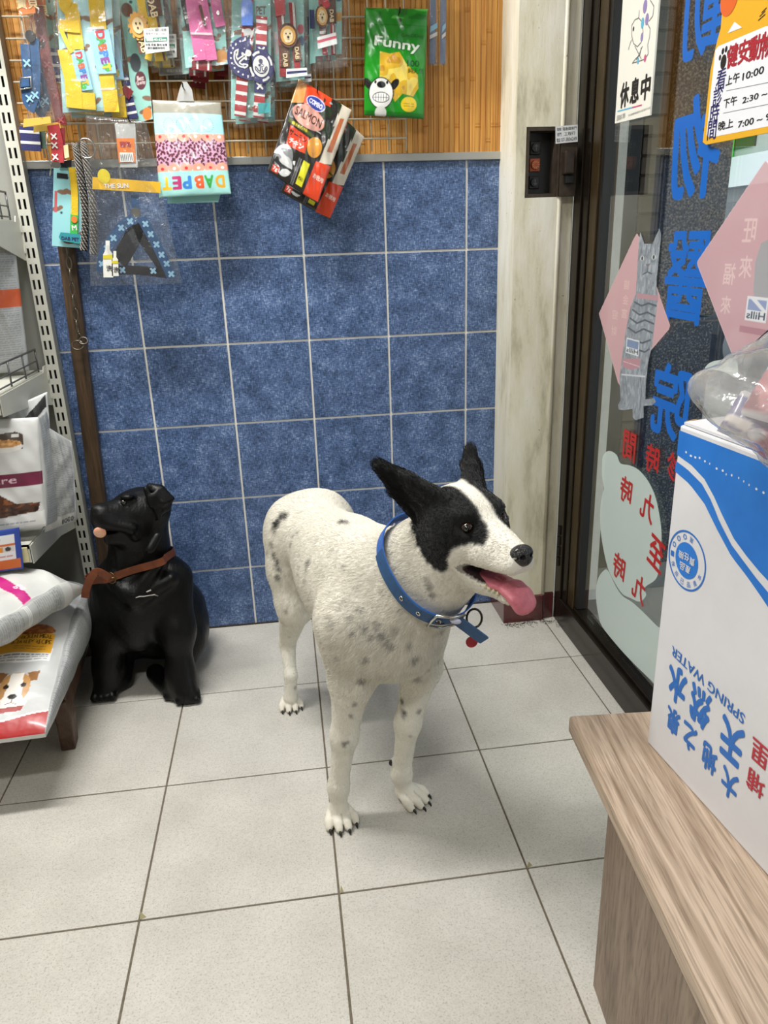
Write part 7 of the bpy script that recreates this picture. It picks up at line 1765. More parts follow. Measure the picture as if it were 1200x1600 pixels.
# 4 -- clear bag with blue patterned harness
t_ = ht('harness_pack', 'large clear bag with blue patterned harness hanging lowest at the left', 'pet goods pack', 210, 445, -0.13); y_ = -0.125
film(t_, ((141, 447), (285, 443), (228, 188), (134, 180)), y_, M_clear2, 0.020, 0.003, 3)
strap(t_, [(212, 342), (196, 350), (178, 372), (164, 395), (158, 425)], y_, 0.026, BLUW, w0=0.004); strap(t_, [(222, 340), (232, 360), (246, 385), (258, 410), (268, 432)], y_, 0.026, BLUW, w0=0.004); strap(t_, [(160, 424), (190, 422), (225, 423), (262, 428)], y_, 0.024, BLK, w0=0.002)
strap(t_, [(214, 348), (208, 370), (196, 392), (186, 410)], y_, 0.045, BLK, w0=0.001); strap(t_, [(218, 348), (226, 372), (242, 396), (262, 425)], y_, 0.036, BLK, w0=0.001)
for (x, z_) in ((204, 346), (190, 356), (178, 372), (168, 388), (160, 412), (228, 350), (236, 366), (245, 382), (253, 398), (261, 412), (268, 428), (192, 422), (240, 423)):
    htext(t_, '×', x, z_, y_, 0.017, mat('pale_blue_cross_print', '#8fb8d2', 0.6), w0=0.0072, bold=0.05)
strap(t_, [(211, 305), (212, 325)], y_, 0.020, BLUW); disc(t_, 213, 332, y_, 0.012, 0.012, STL, 'ring', 0.003, 0.004)
hpoly(t_, [(146, 277), (252, 285), (252, 302), (146, 296)], y_, mat('yellow_orange_strip', '#d8a81e', 0.5, var=0.15, scale=20), 'header_strip', 0.012, 0.0006); disc(t_, 164, 276, y_, 0.016, 0.018, mat('sun_yellow', '#d6c020', 0.5), 'sun_print', 0.0004, 0.0128)
htext(t_, 'THE SUN', 183, 291, y_, 0.012, WHT, w0=0.0135); hpoly(t_, [(180, 194), (212, 194), (216, 262), (189, 262)], y_, CLR, 'hang_tab', 0.008, 0.001); hpoly(t_, [(183, 217), (211, 217), (213, 254), (187, 255)], y_, ORG, 'price_tag', 0.010, 0.0006)
hpoly(t_, [(188, 239), (209, 239), (210, 253), (189, 254)], y_, LBL, 'barcode_label', 0.0112, 0.0004); htext(t_, '|||||||', 199, 247, y_, 0.015, INKP, w0=0.012, bold=0.0, asp=1.9); htext(t_, '寵物', 197, 226, y_, 0.014, RED, w0=0.0112)
WB = mat('white_bottle_print', '#d9d8d0', 0.5); YB = mat('yellow_bottle_print', '#c9bb2c', 0.5)
for cx, top, bot, wd in ((171, 376, 433, 13), (182, 392, 431, 9)):
    hpoly(t_, [(cx-wd*0.55, bot), (cx+wd*0.62, bot), (cx+wd*0.5, top+(bot-top)*0.35), (cx+wd*0.2, top+(bot-top)*0.25), (cx+wd*0.2, top), (cx-wd*0.3, top), (cx-wd*0.3, top+(bot-top)*0.25), (cx-wd*0.6, top+(bot-top)*0.38)], y_, WB, 'bottle_print', 0.018, 0.0006)
    hpoly(t_, [(cx-wd*0.57, top+(bot-top)*0.50), (cx+wd*0.53, top+(bot-top)*0.50), (cx+wd*0.5, top+(bot-top)*0.38), (cx-wd*0.6, top+(bot-top)*0.40)], y_, YB, 'bottle_label', 0.0188, 0.0004); htext(t_, '洗', cx+2, top+(bot-top)*0.75, y_, 0.015, INKP, w0=0.0192, bold=0.02)
q_ = at_y(203, 190, y_); hook(t_, q_[0], q_[2], y_)

# 5 -- yellow harness on a blue card
t_ = ht('harness_pack', 'clear bag with yellow harness on a pale blue card', 'pet goods pack', 140, 178, -0.115); y_ = -0.11
card(t_, ((98, 176), (184, 172), (172, -40), (86, -40)), y_, lambda cv: teal(cv, True, '#a8d0d6')); film(t_, ((97, 181), (188, 178), (186, -40), (74, -40)), y_-0.006, M_clear, 0.016, 0.002, 1)
strap(t_, [(98, -40), (104, 10), (122, 18)], y_, 0.034, YEL); strap(t_, [(113, 18), (117, 50), (121, 78)], y_, 0.036, YEL, w0=0.003); strap(t_, [(94, 40), (108, 42), (126, 44)], y_, 0.026, YEL, w0=0.006); strap(t_, [(95, 42), (103, 62), (114, 84)], y_, 0.010, YEL, w0=0.008)
strap(t_, [(104, 78), (110, 105), (116, 128)], y_, 0.042, YEL, w0=0.003); strap(t_, [(115, 128), (117, 150), (118, 170)], y_, 0.040, YEL, w0=0.004, th=0.008); strap(t_, [(138, 146), (140, 172)], y_, 0.036, YEL, w0=0.004, th=0.007)
strap(t_, [(148, -40), (151, 5), (155, 46)], y_, 0.038, YEL); strap(t_, [(166, 114), (170, 140)], y_, 0.036, YEL, w0=0.003); strap(t_, [(172, 141), (176, 176)], y_, 0.038, YEL, w0=0.005, th=0.006)
strap(t_, [(156, 48), (162, 80), (168, 116)], y_, 0.048, SKY, nm='sleeve', w0=0.006); strap(t_, [(122, 80), (129, 112), (136, 142)], y_, 0.034, SKY, nm='sleeve', w0=0.006)
for k, (ch, cl) in enumerate(zip('DABPET', ('#c8323a', '#3fa04a', '#d95a2e', '#3a7fc8', '#8a3a92', '#e0b52e'))):
    mm = mat('letter_'+cl[1:], cl, 0.5); htext(t_, ch, 158+k*1.9, 56+k*10, y_, 0.022, mm, rot=-math.pi/2+0.15, w0=0.0095, bold=0.05); htext(t_, ch, 125+k*1.9, 88+k*8.4, y_, 0.017, mm, rot=-math.pi/2+0.2, w0=0.0095, bold=0.05)
for (x, z_, r_) in ((169, 108, 0.007), (132, 136, 0.007)):
    disc(t_, x, z_, y_, r_, r_*0.9, GRN, 'paw_print', 0.0004, 0.0092)
    for k in range(4): disc(t_, x-5+k*3.4, z_-6+abs(k-1.5)*1.2, y_, 0.003, 0.0035, GRN, 'paw_print', 0.0004, 0.0092, 12)
for x, z_ in ((153, 46), (124, 127), (169, 141)): strap(t_, [(x-11, z_), (x+11, z_-1)], y_, 0.006, CLR, nm='clear_slider', w0=0.010, th=0.0015, smooth=False)
# 6 -- tall teal card with quality badge and striped collar
t_ = ht('collar_card', 'tilted teal card with dark red quality badge behind the yellow harness', 'pet goods pack', 225, 190, -0.075); y_ = -0.07
card(t_, ((212, 192), (239, 186), (218, -30), (182, -30)), y_, lambda cv: (teal(cv, True, '#8fc4b8'), cv.ell(cv.w*0.55, cv.h*0.30, cv.w*0.28, 0.022, '#5a2530'), cv.text('Best', (cv.w*0.38, cv.h*0.30, cv.w*0.72, cv.h*0.335), '#dcc8c4', 0.03), cv.text('Quality', (cv.w*0.32, cv.h*0.265, cv.w*0.78, cv.h*0.298), '#dcc8c4', 0.03), cv.ell(cv.w*0.40, cv.h*0.43, cv.w*0.26, 0.022, '#3a4246'), cv.ell(cv.w*0.70, cv.h*0.05, cv.w*0.25, 0.016, '#cf7a32'), cv.ell(cv.w*0.3, cv.h*0.80, cv.w*0.25, 0.016, '#6b4430')))
strap(t_, [(190, 118), (197, 150), (207, 186)], y_, 0.034, NAVY, w0=0.003); stripes(t_, [(190, 118), (197, 150), (207, 186)], y_, 0.034, WHT, 0.020, 0.006, 0.0064); strap(t_, [(192, 140), (206, 150)], y_, 0.024, DRED, w0=0.0066)
# 7 -- brown and yellow collar with white label
t_ = ht('collar_pack', 'clear pack with brown and yellow collar and a white and green label', 'pet goods pack', 240, 100, -0.105); y_ = -0.10
card(t_, ((228, 96), (262, 94), (252, -30), (216, -30)), y_+0.006, lambda cv: teal(cv, False, '#a9cfc9')); film(t_, ((224, 104), (272, 101), (266, -30), (206, -30)), y_-0.006, M_clear, 0.013, 0.0018, 2)
strap(t_, [(217, -30), (222, 10), (226, 30)], y_, 0.020, YEL); strap(t_, [(236, -30), (240, 0), (244, 25)], y_, 0.034, BRN); strap(t_, [(238, 26), (246, 60), (252, 96)], y_, 0.030, YEL, w0=0.001); stripes(t_, [(246, 26), (258, 96)], y_, 0.006, BRN, 0.01, 0.01, 0.005); strap(t_, [(221, 52), (227, 84)], y_, 0.030, BRN, w0=0.003); strap(t_, [(228, 86), (238, 90)], y_, 0.02, YEL, w0=0.003)
htext(t_, 'DAB', 239, 12, y_, 0.018, CRM, rot=-math.pi/2+0.15, w0=0.0062); htext(t_, 'DAB', 223, 69, y_, 0.016, CRM, rot=-math.pi/2+0.2, w0=0.0072)
pl, u, v = disc(t_, 217, 42, y_, 0.021, 0.027, LION, 'sun_badge', 0.004, 0.008); disc(t_, 217, 42, y_, 0.014, 0.018, CRM, 'badge_face', 0.002, 0.012)
for k in range(14): a_ = k*0.449; o = pl.poly('badge_ray', ell(u+0.022*math.cos(a_), v+0.028*math.sin(a_), 0.004, 0.005, 8), LION, None, w=0.007, thick=0.003); adopt(t_, o)
for dx, dz in ((-3, -3), (3, -3), (0, 4)): disc(t_, 217+dx, 42+dz, y_, 0.0022, 0.0028, BRN, 'badge_dot', 0.001, 0.0142, 10)
hpoly(t_, [(229, 87), (266, 82), (265, 45), (226, 48)], y_, LBL, 'price_label', 0.019, 0.0006); hpoly(t_, [(229, 69), (263, 67), (263, 61), (229, 62)], y_, mat('green_label_band', '#2f7f62', 0.5), 'label_band', 0.0198, 0.0003); htext(t_, '頸圍:40-62cm', 246, 65, y_, 0.008, LBL, w0=0.0205, bold=0.02)
htext(t_, '2.0cm 插扣項圈', 246, 50, y_, 0.007, INKP, w0=0.0198, bold=0.0); htext(t_, '適用犬 15KG-30KG', 246, 56, y_, 0.006, INKP, w0=0.0198, bold=0.0); htext(t_, '材質:尼龍 產地:台灣', 246, 73, y_, 0.006, INKP, w0=0.0198, bold=0.01); htext(t_, '請勿讓寵物啃咬', 246, 78, y_, 0.006, INKP, w0=0.0198, bold=0.01)
hpoly(t_, [(249, 119), (301, 116), (300, 104), (248, 106)], -0.05, mat('grey_film_label', '#7f7d76', 0.4), 'lower_label', 0.002, 0.0006); htext(t_, '請置於陰涼處', 274, 111, -0.05, 0.007, LBL, w0=0.0035, bold=0.01)
# 8 -- pink leash
t_ = ht('leash_pack', 'clear pack with flat pink leash on a teal card', 'pet goods pack', 318, 104, -0.115); y_ = -0.11
card(t_, ((290, 106), (356, 100), (346, -30), (278, -30)), y_+0.006, lambda cv: (teal(cv, True), cv.ell(cv.w*0.85, cv.h*0.10, 0.018, 0.016, '#cf8a32'))); film(t_, ((287, 106), (360, 100), (356, -30), (266, -30)), y_-0.008, M_clear, 0.014, 0.002, 5)
strap(t_, [(296, -30), (302, 20), (314, 95)], y_, 0.030, PNK, th=0.006); strap(t_, [(311, -30), (318, 20), (331, 95)], y_, 0.030, PNK, th=0.005); strap(t_, [(332, -30), (340, 20), (345, 42)], y_, 0.026, PNK); strap(t_, [(313, 10), (320, 40)], y_, 0.007, BRN, w0=0.009); strap(t_, [(299, 54), (332, 55)], y_, 0.005, CLR, nm='clear_slider', w0=0.010, smooth=False)
strap(t_, [(286, 0), (291, 25), (296, 48)], y_, 0.014, BLK, nm='name_strip', w0=0.001, th=0.0006); htext(t_, '大大寵物', 290, 24, y_, 0.009, WHT, rot=-math.pi/2+0.25, w0=0.0020, bold=0.0); strap(t_, [(300, 99), (331, 103)], y_, 0.028, DRED, w0=0.000); stripes(t_, [(300, 99), (331, 103)], y_, 0.024, WHT, 0.028, 0.005, 0.0033)
strap(t_, [(340, 108), (356, 110)], -0.06, 0.03, DRED); strap(t_, [(302, 118), (326, 121)], -0.06, 0.028, DRED); htext(t_, '♥ ♥', 314, 119, -0.06, 0.008, WHT, w0=0.0055)
for x, z_ in ((320, 39), (341, 22)): disc(t_, x, z_, y_, 0.004, 0.005, STL, 'rivet', 0.002, 0.010, 10)
# 9 -- anchor collars
t_ = ht('collar_pack', 'teal card with two red-striped collars and navy anchor badges', 'pet goods pack', 392, 190, -0.12); y_ = -0.115
card(t_, ((361, 186), (423, 182), (423, -30), (362, -30)), y_+0.006, lambda cv: (teal(cv, True), cv.rect(cv.w*0.02, cv.h*0.30, cv.w*0.13, cv.h*0.44, '#3f5558'), cv.text('PET', (cv.w*0.62, cv.h*0.76, cv.w*0.88, cv.h*0.82), '#5a3f34', 0.03))); film(t_, ((357, 193), (428, 188), (426, -30), (356, -30)), y_-0.008, M_clear, 0.013, 0.002, 7)
lp = [(388, 42), (385, 75), (379, 120), (375, 182)]; rp = [(409, 26), (408, 75), (406, 140), (404, 184)]
strap(t_, lp, y_, 0.030, RED); stripes(t_, lp, y_, 0.030, WHT, 0.024, 0.008); strap(t_, rp, y_, 0.028, RED); stripes(t_, rp, y_, 0.028, WHT, 0.024, 0.008)
hpoly(t_, [(378, 42), (395, 42), (395, 6), (392, 2), (380, 2), (377, 8)], y_, PLB, 'side_buckle', 0.004, 0.010); strap(t_, [(386, -30), (387, 4)], y_, 0.028, RED); disc(t_, 388, 54, y_, 0.012, 0.012, CLR, 'ring', 0.003, 0.007)
strap(t_, [(409, 72), (408, 92)], y_, 0.029, NAVY, w0=0.004); strap(t_, [(407, 118), (406, 146)], y_, 0.029, NAVY, w0=0.004)
pl = HPl(y_); u, v = pl.px(390, 92); o = pl.poly('anchor_badge', [(u+0.006, v+0.052)]+ell(u, v, 0.058, 0.050, 22, a0=math.pi*0.5, a1=math.pi*1.5)+[(u+0.006, v-0.050)], NAVY, None, w=0.006, thick=0.004); adopt(t_, o); htext(t_, '⚓', 380, 91, y_, 0.050, WHT, rot=-1.0, w0=0.0108, bold=0.02)
for k in range(11): a_ = math.pi*(0.55+k*0.09); o = pl.poly('badge_dot', ell(u+0.048*math.cos(a_), v+0.042*math.sin(a_), 0.0025, 0.0025, 8), WHT, None, w=0.0105); adopt(t_, o)
pl, u, v = disc(t_, 408, 105, y_, 0.033, 0.040, NAVY, 'anchor_badge', 0.004, 0.006); disc(t_, 408, 105, y_, 0.021, 0.025, WHT, 'badge_face', 0.0006, 0.0102); htext(t_, '⚓', 408, 105, y_, 0.034, NAVY, w0=0.0115, bold=0.01)
for k in range(4):
    a_ = k*math.pi/2+0.4; o = pl.poly('badge_dash', [(u+r_*math.cos(a_+d_)*0.85, v+r_*math.sin(a_+d_)) for r_, d_ in ((0.030, -.35), (0.030, 0), (0.030, .35), (0.036, .35), (0.036, 0), (0.036, -.35))], WHT, None, w=0.0104); adopt(t_, o)
for x, z_ in ((409, 80), (406, 135)): htext(t_, '×', x, z_, y_, 0.018, WHT, w0=0.0078, bold=0.02)
hpoly(t_, [(403, 180), (422, 177), (421, 162), (403, 163)], y_, mat('teal_price_sticker', '#3f9a9c', 0.5), 'price_sticker', 0.016, 0.0005)
# 10 -- red and brown lion collars
t_ = ht('collar_pack', 'teal card with red-striped collars and a large brown lion badge', 'pet goods pack', 453, 128, -0.105); y_ = -0.10
def lion(t_, px, py, y_, rx, rz):
    pl, u, v = disc(t_, px, py, y_, rx, rz, BRN, 'lion_badge', 0.004, 0.007); disc(t_, px, py, y_, rx*0.78, rz*0.78, LION, 'lion_mane', 0.001, 0.0112); disc(t_, px, py+1, y_, rx*0.52, rz*0.56, CRM, 'lion_face', 0.001, 0.0124)
    for dx, dz, r_ in ((-0.16, 0.10, 0.08), (0.16, 0.10, 0.08), (0.0, -0.12, 0.13)): o = pl.poly('lion_feature', ell(u+dx*rx*1.3, v+dz*rz*1.3, r_*rx, r_*rz*0.9, 10), INKP, None, w=0.0138); adopt(t_, o)
    o = pl.poly('lion_smile', [(u-rx*0.2, v-rz*0.28), (u, v-rz*0.38), (u+rx*0.2, v-rz*0.28), (u, v-rz*0.33)], INKP, None, w=0.0138); adopt(t_, o)
card(t_, ((431, 128), (476, 124), (474, -30), (422, -30)), y_+0.006, lambda cv: (teal(cv, False), cv.rect(cv.w*0.04, cv.h*0.28, cv.w*0.14, cv.h*0.50, '#d8c6cc'), cv.ell(cv.w*0.88, cv.h*0.52, 0.008, 0.012, '#c23a52'), cv.ell(cv.w*0.9, cv.h*0.40, 0.008, 0.012, '#2f4f7c'))); film(t_, ((427, 136), (482, 130), (480, -30), (420, -30)), y_-0.008, M_clear, 0.013, 0.002, 9)
hpoly(t_, [(431, 28), (446, 24), (444, -20), (426, -20)], y_, PLR, 'side_buckle', 0.004, 0.009); strap(t_, [(437, 20), (440, 45), (443, 120)], y_, 0.020, RED); strap(t_, [(441, 24), (443, 44)], y_, 0.006, WHT, w0=0.0055); strap(t_, [(456, 5), (459, 50), (465, 110)], y_, 0.016, RED); stripes(t_, [(458, 5), (461, 50)], y_, 0.006, WHT, 0.011, 0.011)
strap(t_, [(443, 70), (445, 88), (446, 106)], y_, 0.026, BRN, w0=0.004); strap(t_, [(462, 62), (464, 80), (466, 96)], y_, 0.020, BRN, w0=0.004); lion(t_, 450, 57, y_, 0.025, 0.028); htext(t_, 'DAB', 446, 95, y_, 0.012, CRM, rot=-math.pi/2, w0=0.0075); htext(t_, 'DAB', 464, 84, y_, 0.011, CRM, rot=-math.pi/2, w0=0.0075)
hpoly(t_, [(447, 124), (480, 120), (479, 108), (447, 110)], y_, LBL, 'price_label', 0.017, 0.0005); hpoly(t_, [(448, 118), (479, 115), (479, 112), (448, 114)], y_, NAVY, 'label_band', 0.0176, 0.0003)
# 11 -- small lion collars with tilted label
t_ = ht('collar_pack', 'small lion badge collar pack with a tilted pink and white label', 'pet goods pack', 515, 103, -0.095); y_ = -0.09
card(t_, ((493, 88), (534, 84), (534, -30), (490, -30)), y_+0.006, lambda cv: (teal(cv, False), cv.ell(cv.w*0.88, cv.h*0.80, 0.010, 0.014, '#37508a'), cv.ell(cv.w*0.88, cv.h*0.52, 0.010, 0.012, '#cf9a32'))); film(t_, ((489, 108), (544, 104), (541, -30), (484, -30)), y_-0.008, M_clear, 0.013, 0.0024, 11)
card(t_, ((484, 100), (493, 98), (492, -30), (482, -30)), y_+0.012, lambda cv: teal(cv, False), nm='rear_card'); strap(t_, [(487, 16), (488, 45)], y_, 0.012, NAVY)
strap(t_, [(500, -20), (504, 40), (508, 86)], y_, 0.014, RED); strap(t_, [(517, -20), (519, 40), (521, 86)], y_, 0.012, RED); stripes(t_, [(520, 40), (522, 86)], y_, 0.004, WHT, 0.011, 0.011); strap(t_, [(504, 40), (505, 55)], y_, 0.020, BRN, w0=0.004); strap(t_, [(518, -10), (520, 38)], y_, 0.018, BRN, w0=0.004)
lion(t_, 503, 27, y_, 0.018, 0.027); htext(t_, 'DAB', 518, 26, y_, 0.011, CRM, rot=-math.pi/2, w0=0.0075); disc(t_, 509, 9, y_, 0.010, 0.010, PLR, 'bell', 0.006, 0.008); hpoly(t_, [(496, 79), (526, 71), (524, 53), (495, 61)], y_, LBL, 'price_label', 0.017, 0.0005); hpoly(t_, [(496, 70), (525, 62), (525, 58), (495, 66)], y_, mat('pink_label_band', '#c8566a', 0.5), 'label_band', 0.0176, 0.0003)
# 12 -- narrow clear sleeves at the right
t_ = ht('ribbon_pack', 'two narrow clear sleeves with blue and white ribbon right of the green pouch', 'pet goods pack', 684, 103, -0.06); y_ = -0.055
for x0, x1, b_ in ((668, 685, 103), (687, 698, 103)):
    film(t_, ((x0, b_), (x1, b_), (x1, -30), (x0, -30)), y_, M_clear2, 0.010, 0.0015, x0); strap(t_, [((x0+x1)/2, -30), ((x0+x1)/2-1, 100)], y_, 0.016, mat('blue_grey_ribbon', '#6c7a96', 0.5), w0=0.001, th=0.001, smooth=False)
    hpoly(t_, [(x0+3, 62), (x1-2, 56), (x1-2, 50), (x0+3, 56)], y_, WHT, 'white_flash', 0.004, 0.0004); hpoly(t_, [(x0+3, 52), (x1-2, 44), (x1-2, 36), (x0+4, 42)], y_, SKY, 'blue_flash', 0.004, 0.0004)
# 13 -- dark blue harness bag at the far left
t_ = ht('harness_pack', 'clear bag with orange header and dark blue harness beside the upright', 'pet goods pack', 68, 198, -0.135); y_ = -0.13
film(t_, ((44, 199), (97, 186), (60, -40), (24, -40)), y_, M_clear2, 0.016, 0.003, 13); hpoly(t_, [(31, 25), (57, 22), (55, -40), (29, -40)], y_, ORG, 'header', 0.008, 0.0008); htext(t_, '寶貝', 44, 6, y_, 0.026, CRM, w0=0.0095, bold=0.02); hpoly(t_, [(38, 200), (82, 193), (80, 183), (39, 187)], y_, mat('yellow_film_strip', '#c9a54a', 0.4), 'bottom_strip', 0.010, 0.0006)
strap(t_, [(40, 70), (43, 105), (45, 135)], y_, 0.022, BLUW, w0=0.005); strap(t_, [(54, 60), (57, 110), (56, 165)], y_, 0.022, BLUW, w0=0.003); strap(t_, [(45, 135), (48, 160), (58, 168)], y_, 0.034, BLUW, w0=0.006); hpoly(t_, [(33, 138), (48, 136), (47, 122), (34, 122)], y_, BLUW, 'buckle', 0.009, 0.004)
o = MB().tube([at_y(x, z_, y_-0.012) for x, z_ in ((32, 140), (49, 137), (48, 121), (33, 122))], 0.0022, 8, closed=True).build('buckle_frame', STL, None, smooth=True); adopt(t_, o); disc(t_, 49, 58, y_, 0.012, 0.013, BLK, 'snap', 0.004, 0.006)
for x, z_ in ((48, 155), (41, 131), (44, 100), (57, 150)): htext(t_, '×', x, z_, y_, 0.018, SKY, w0=0.0110, bold=0.01)
# 14 -- red leash with white marks and a clasp
t_ = ht('leash', 'dark red leash with white cross marks and steel clasp', 'leash', 95, 255, -0.105); y_ = -0.10
strap(t_, [(60, 10), (66, 50), (74, 100), (86, 150), (97, 196)], y_, 0.026, DRED, th=0.004); strap(t_, [(84, 196), (90, 220), (92, 254)], y_, 0.030, RED, w0=0.005, th=0.005); strap(t_, [(98, 200), (99, 250)], y_, 0.012, DRED, w0=0.002)
for x, z_ in ((67, 60), (75, 102), (88, 150), (96, 188), (86, 214), (87, 228), (88, 246)): htext(t_, '×', x, z_, y_, 0.016, WHT if z_ > 210 else mat('faded_red_print', '#a84a4e', 0.6), w0=0.0115 if z_ > 200 else 0.0068, bold=0.01)
hpoly(t_, [(100, 228), (107, 226), (109, 246), (102, 248)], y_, CRM, 'price_tag', 0.006, 0.001); disc(t_, 89, 258, y_, 0.012, 0.008, STL, 'clasp', 0.006, 0.004)
o = MB().tube([at_y(x, z_, y_-0.004) for x, z_ in ((74, 205), (73, 230), (77, 248), (80, 262), (78, 275))], 0.002, 6).build('clasp_wire', STL, None, smooth=True); adopt(t_, o)
# 15 -- striped navy collars behind
for k, (pp, lab) in enumerate((([(82, 76), (86, 105), (90, 128)], 'navy and white striped collar between red leash and yellow harness'), ([(46, 198), (50, 236)], 'navy and white striped collar hanging below the blue harness bag'))):
    t_ = ht('striped_collar', lab, 'pet collar', *pp[-1], -0.07); strap(t_, pp, -0.065, 0.032 if k == 0 else 0.05, NAVY); stripes(t_, pp, -0.065, 0.032 if k == 0 else 0.05, WHT, 0.026, 0.007)
    if k == 0: card(t_, ((76, 130), (96, 126), (84, -20), (66, -20)), -0.062, lambda cv: teal(cv, True, '#7fa79c'))
    else: hpoly(t_, [(36, 236), (72, 232), (70, 198), (36, 200)], -0.062, mat('dull_green_card', '#4f6a5c', 0.6), 'card', 0, 0.001)
# 16 -- teal card with yellow and green collar
t_ = ht('collar_card', 'teal card with yellow and green collar hanging left of the harness bag', 'pet goods pack', 104, 386, -0.075); y_ = -0.07
card(t_, ((81, 384), (128, 388), (126, 262), (84, 256)), y_, lambda cv: (teal(cv, True, '#8cc4c8'), cv.rect(cv.w*0.06, cv.h*0.42, cv.w*0.16, cv.h*0.68, '#b5545c'))); strap(t_, [(113, 262), (117, 300), (117, 340)], y_, 0.018, YEL); strap(t_, [(117, 336), (116, 372)], y_, 0.020, GRN, w0=0.003); disc(t_, 117, 343, y_, 0.008, 0.009, ORG, 'badge', 0.002, 0.006); htext(t_, 'M', 117, 356, y_, 0.014, WHT, w0=0.0065)
hpoly(t_, [(96, 376), (126, 381), (129, 372), (126, 366), (96, 363), (93, 370)], y_, mat('teal_name_plate', '#2f8a92', 0.4), 'name_plate', 0.006, 0.002); htext(t_, 'DAB PET', 111, 373, y_, 0.009, NAVY, w0=0.0085, rot=-0.12); hpoly(t_, [(89, 278), (106, 280), (106, 272), (89, 270)], y_, BLK, 'slot', 0.0008, 0.0004)
hpoly(t_, [(92, 262), (112, 262), (112, 250), (96, 252)], y_, BLK, 'hang_tab', 0.002, 0.002)
# 17 -- braided rope leash
M_rope = mat('dark_braided_rope', '#1d1a18', 0.7); M_fleck = mat('pale_rope_fleck', '#9a938a', 0.6)
t_ = ht('rope_leash', 'black and white braided rope leash hanging beside the teal card', 'leash', 130, 395, -0.095); y_ = -0.09
for pts in ([(118, 225), (124, 262), (133, 330), (131, 392)], [(130, 222), (137, 262), (146, 330), (146, 398)]):
    P_ = spline([at_y(a_, b_, y_) for a_, b_ in pts], 14); o = MB().tube(P_, 0.0095, 10).build('rope', M_rope, None, smooth=True); adopt(t_, o)
    mb = MB()
    for i in range(0, len(P_)-1):
        for a_ in (-1.2, -0.3, 0.6): 
            ph = a_+(i % 2)*0.45; c_ = P_[i]+np.array([math.sin(ph)*0.0095, -math.cos(ph)*0.0095, 0]); mb.obox(c_, (math.cos(ph)*0.6, math.sin(ph)*0.6, -0.8), (math.cos(ph)*0.8, math.sin(ph)*0.8, 0.6), (math.sin(ph), -math.cos(ph), 0), -0.0034, 0.0034, -0.0011, 0.0011, -0.0004, 0.0008)
    o = mb.build('rope_flecks', M_fleck); o['kind'] = 'stuff'; adopt(t_, o)
q_ = at_y(135, 232, y_-0.008); o = MB().tube([q_+np.array([0.022*math.cos(k*0.3142), 0, 0.024*math.sin(k*0.3142)]) for k in range(20)], 0.0024, 8, closed=True).build('ring', STL, None, smooth=True); adopt(t_, o)
# 18 -- steel chain hanging down the post
t_ = ht('chain', 'plain steel chain hanging in front of the wooden post', 'chain', 124, 548, -0.06); pts = spline([at_y(x, z_, -0.056) for x, z_ in ((103, 380), (109, 420), (115, 470), (121, 512), (126, 540))], 8)
L_ = np.cumsum([0]+[np.linalg.norm(b_-a_) for a_, b_ in zip(pts[:-1], pts[1:])]); n_ = int(L_[-1]/0.033)
for k in range(n_):
    s_ = (k+0.5)*L_[-1]/n_; c_ = np.array([np.interp(s_, L_, [p[i] for p in pts]) for i in range(3)]); d_ = np.array([np.interp(min(s_+0.01, L_[-1]), L_, [p[i] for p in pts]) for i in range(3)])-c_; d_ /= np.linalg.norm(d_)+1e-9
    sd = np.array([1.0, 0, 0]) if k % 2 else np.array([0, 1.0, 0]); sd = sd-d_*(sd @ d_); sd /= np.linalg.norm(sd)
    o = MB().tube([c_+d_*0.0175*math.sin(a_)*(1 if abs(math.sin(a_)) < 0.9 else 1.0)+sd*0.007*math.cos(a_) for a_ in np.arange(14)*2*math.pi/14], 0.0021, 6, closed=True).build('link', M_bead, None, smooth=True); adopt(t_, o)
q_ = at_y(124, 535, -0.06)
for dx, dz, r_ in ((-0.006, -0.008, 0.016), (0.012, 0.004, 0.012)): o = MB().tube([q_+np.array([dx+r_*math.cos(k*0.449), 0.003*math.sin(k*0.449), dz+r_*0.8*math.sin(k*0.449)]) for k in range(14)], 0.0024, 6, closed=True).build('end_ring', M_bead, None, smooth=True); adopt(t_, o)
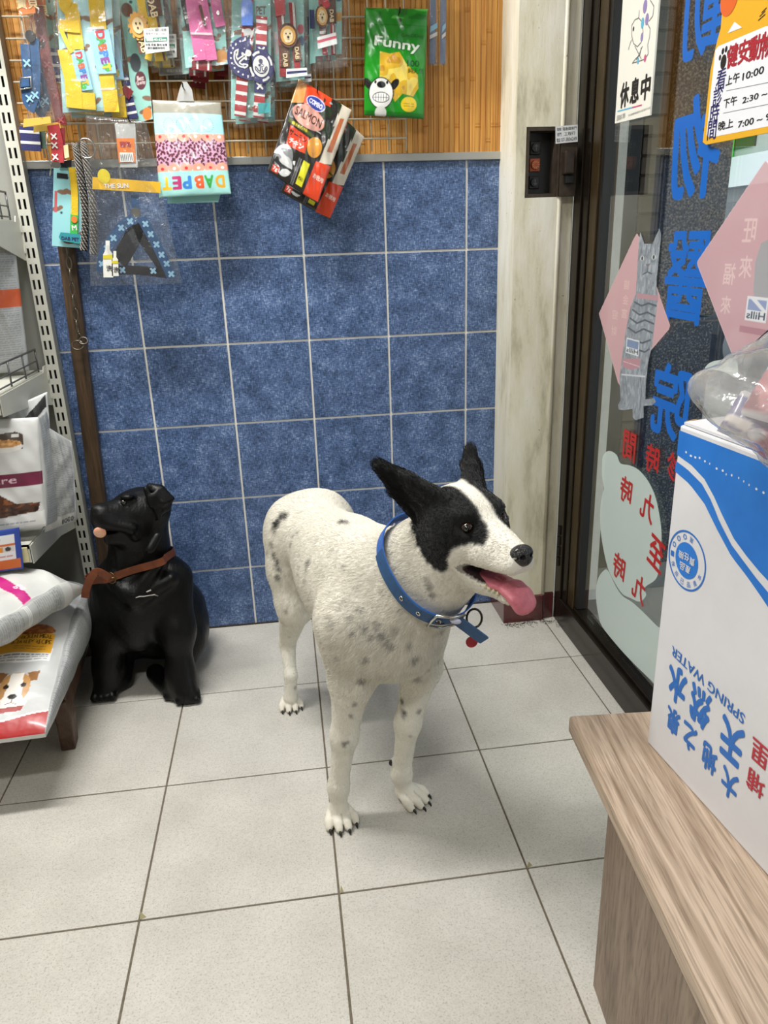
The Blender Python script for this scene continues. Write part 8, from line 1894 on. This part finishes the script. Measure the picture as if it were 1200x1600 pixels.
# 18b -- further packs on the same hooks, directly behind the front ones
def behind(src, label, dx, dy, dz):
    r = src.copy(); COL.objects.link(r); r['label'] = label; r.location = Vector(src.location)+Vector((dx, dy, dz))
    for ch in src.children:
        if ch.name.split('.')[0] in ('hook',): continue
        c2 = ch.copy(); COL.objects.link(c2); c2.parent = r; c2.matrix_parent_inverse = ch.matrix_parent_inverse.copy()
    return r
TH = {o_['label']: o_ for o_ in bpy.data.objects if o_.parent is None and 'label' in o_}
for key, lab, dx in (('clear bag with yellow harness on a pale blue card', 'second yellow harness bag peeking out behind the front yellow one', 0.012), ('clear pack with brown and yellow collar and a white and green label', 'second brown and yellow collar pack behind the one with the white label', 0.014),
                     ('clear pack with flat pink leash on a teal card', 'second pink leash pack behind the front pink leash', -0.012), ('teal card with two red-striped collars and navy anchor badges', 'second anchor collar card behind the front anchor card', 0.010),
                     ('teal card with red-striped collars and a large brown lion badge', 'second lion badge card behind the large lion badge card', 0.012), ('small lion badge collar pack with a tilted pink and white label', 'second small lion collar pack behind the tilted label', -0.012),
                     ('clear bag with orange header and dark blue harness beside the upright', 'second dark blue harness bag behind the orange header', 0.014)):
    behind(TH[key], lab, dx, 0.034, -0.008)
# 19 -- unseen row of packs above the view, added to shade the row below
for k in range(8):
    x0 = -0.74+k*0.124; yy = -0.20; cn2 = ('pale teal', 'silver grey', 'dusty pink', 'olive green')[k % 4]; col_ = ('#8fc4bc', '#a8b0b4', '#b88a94', '#8a9a6a')[k % 4]
    c = [np.array([x0, yy-0.012, 1.93]), np.array([x0+0.108, yy-0.012, 1.93]), np.array([x0+0.108, yy, 2.15]), np.array([x0, yy, 2.15])]
    w, h = qdim(c); cv = Canvas(w, h, 0.012, col_, 1); t_ = thing('shade_pack', '%s pack, %s from the upright in an unseen row added for shade' % (cn2, ('first', 'second', 'third', 'fourth', 'fifth', 'sixth', 'seventh', 'eighth')[k]), 'pet goods pack', tuple((c[0]+c[1])/2), 'unseen packs added above to shade the grid'); pouch(t_, cv, c, M_foil, 0.03, 0.001, k, back=col_)
    hook(t_, x0+0.054, 2.14, -0.205)
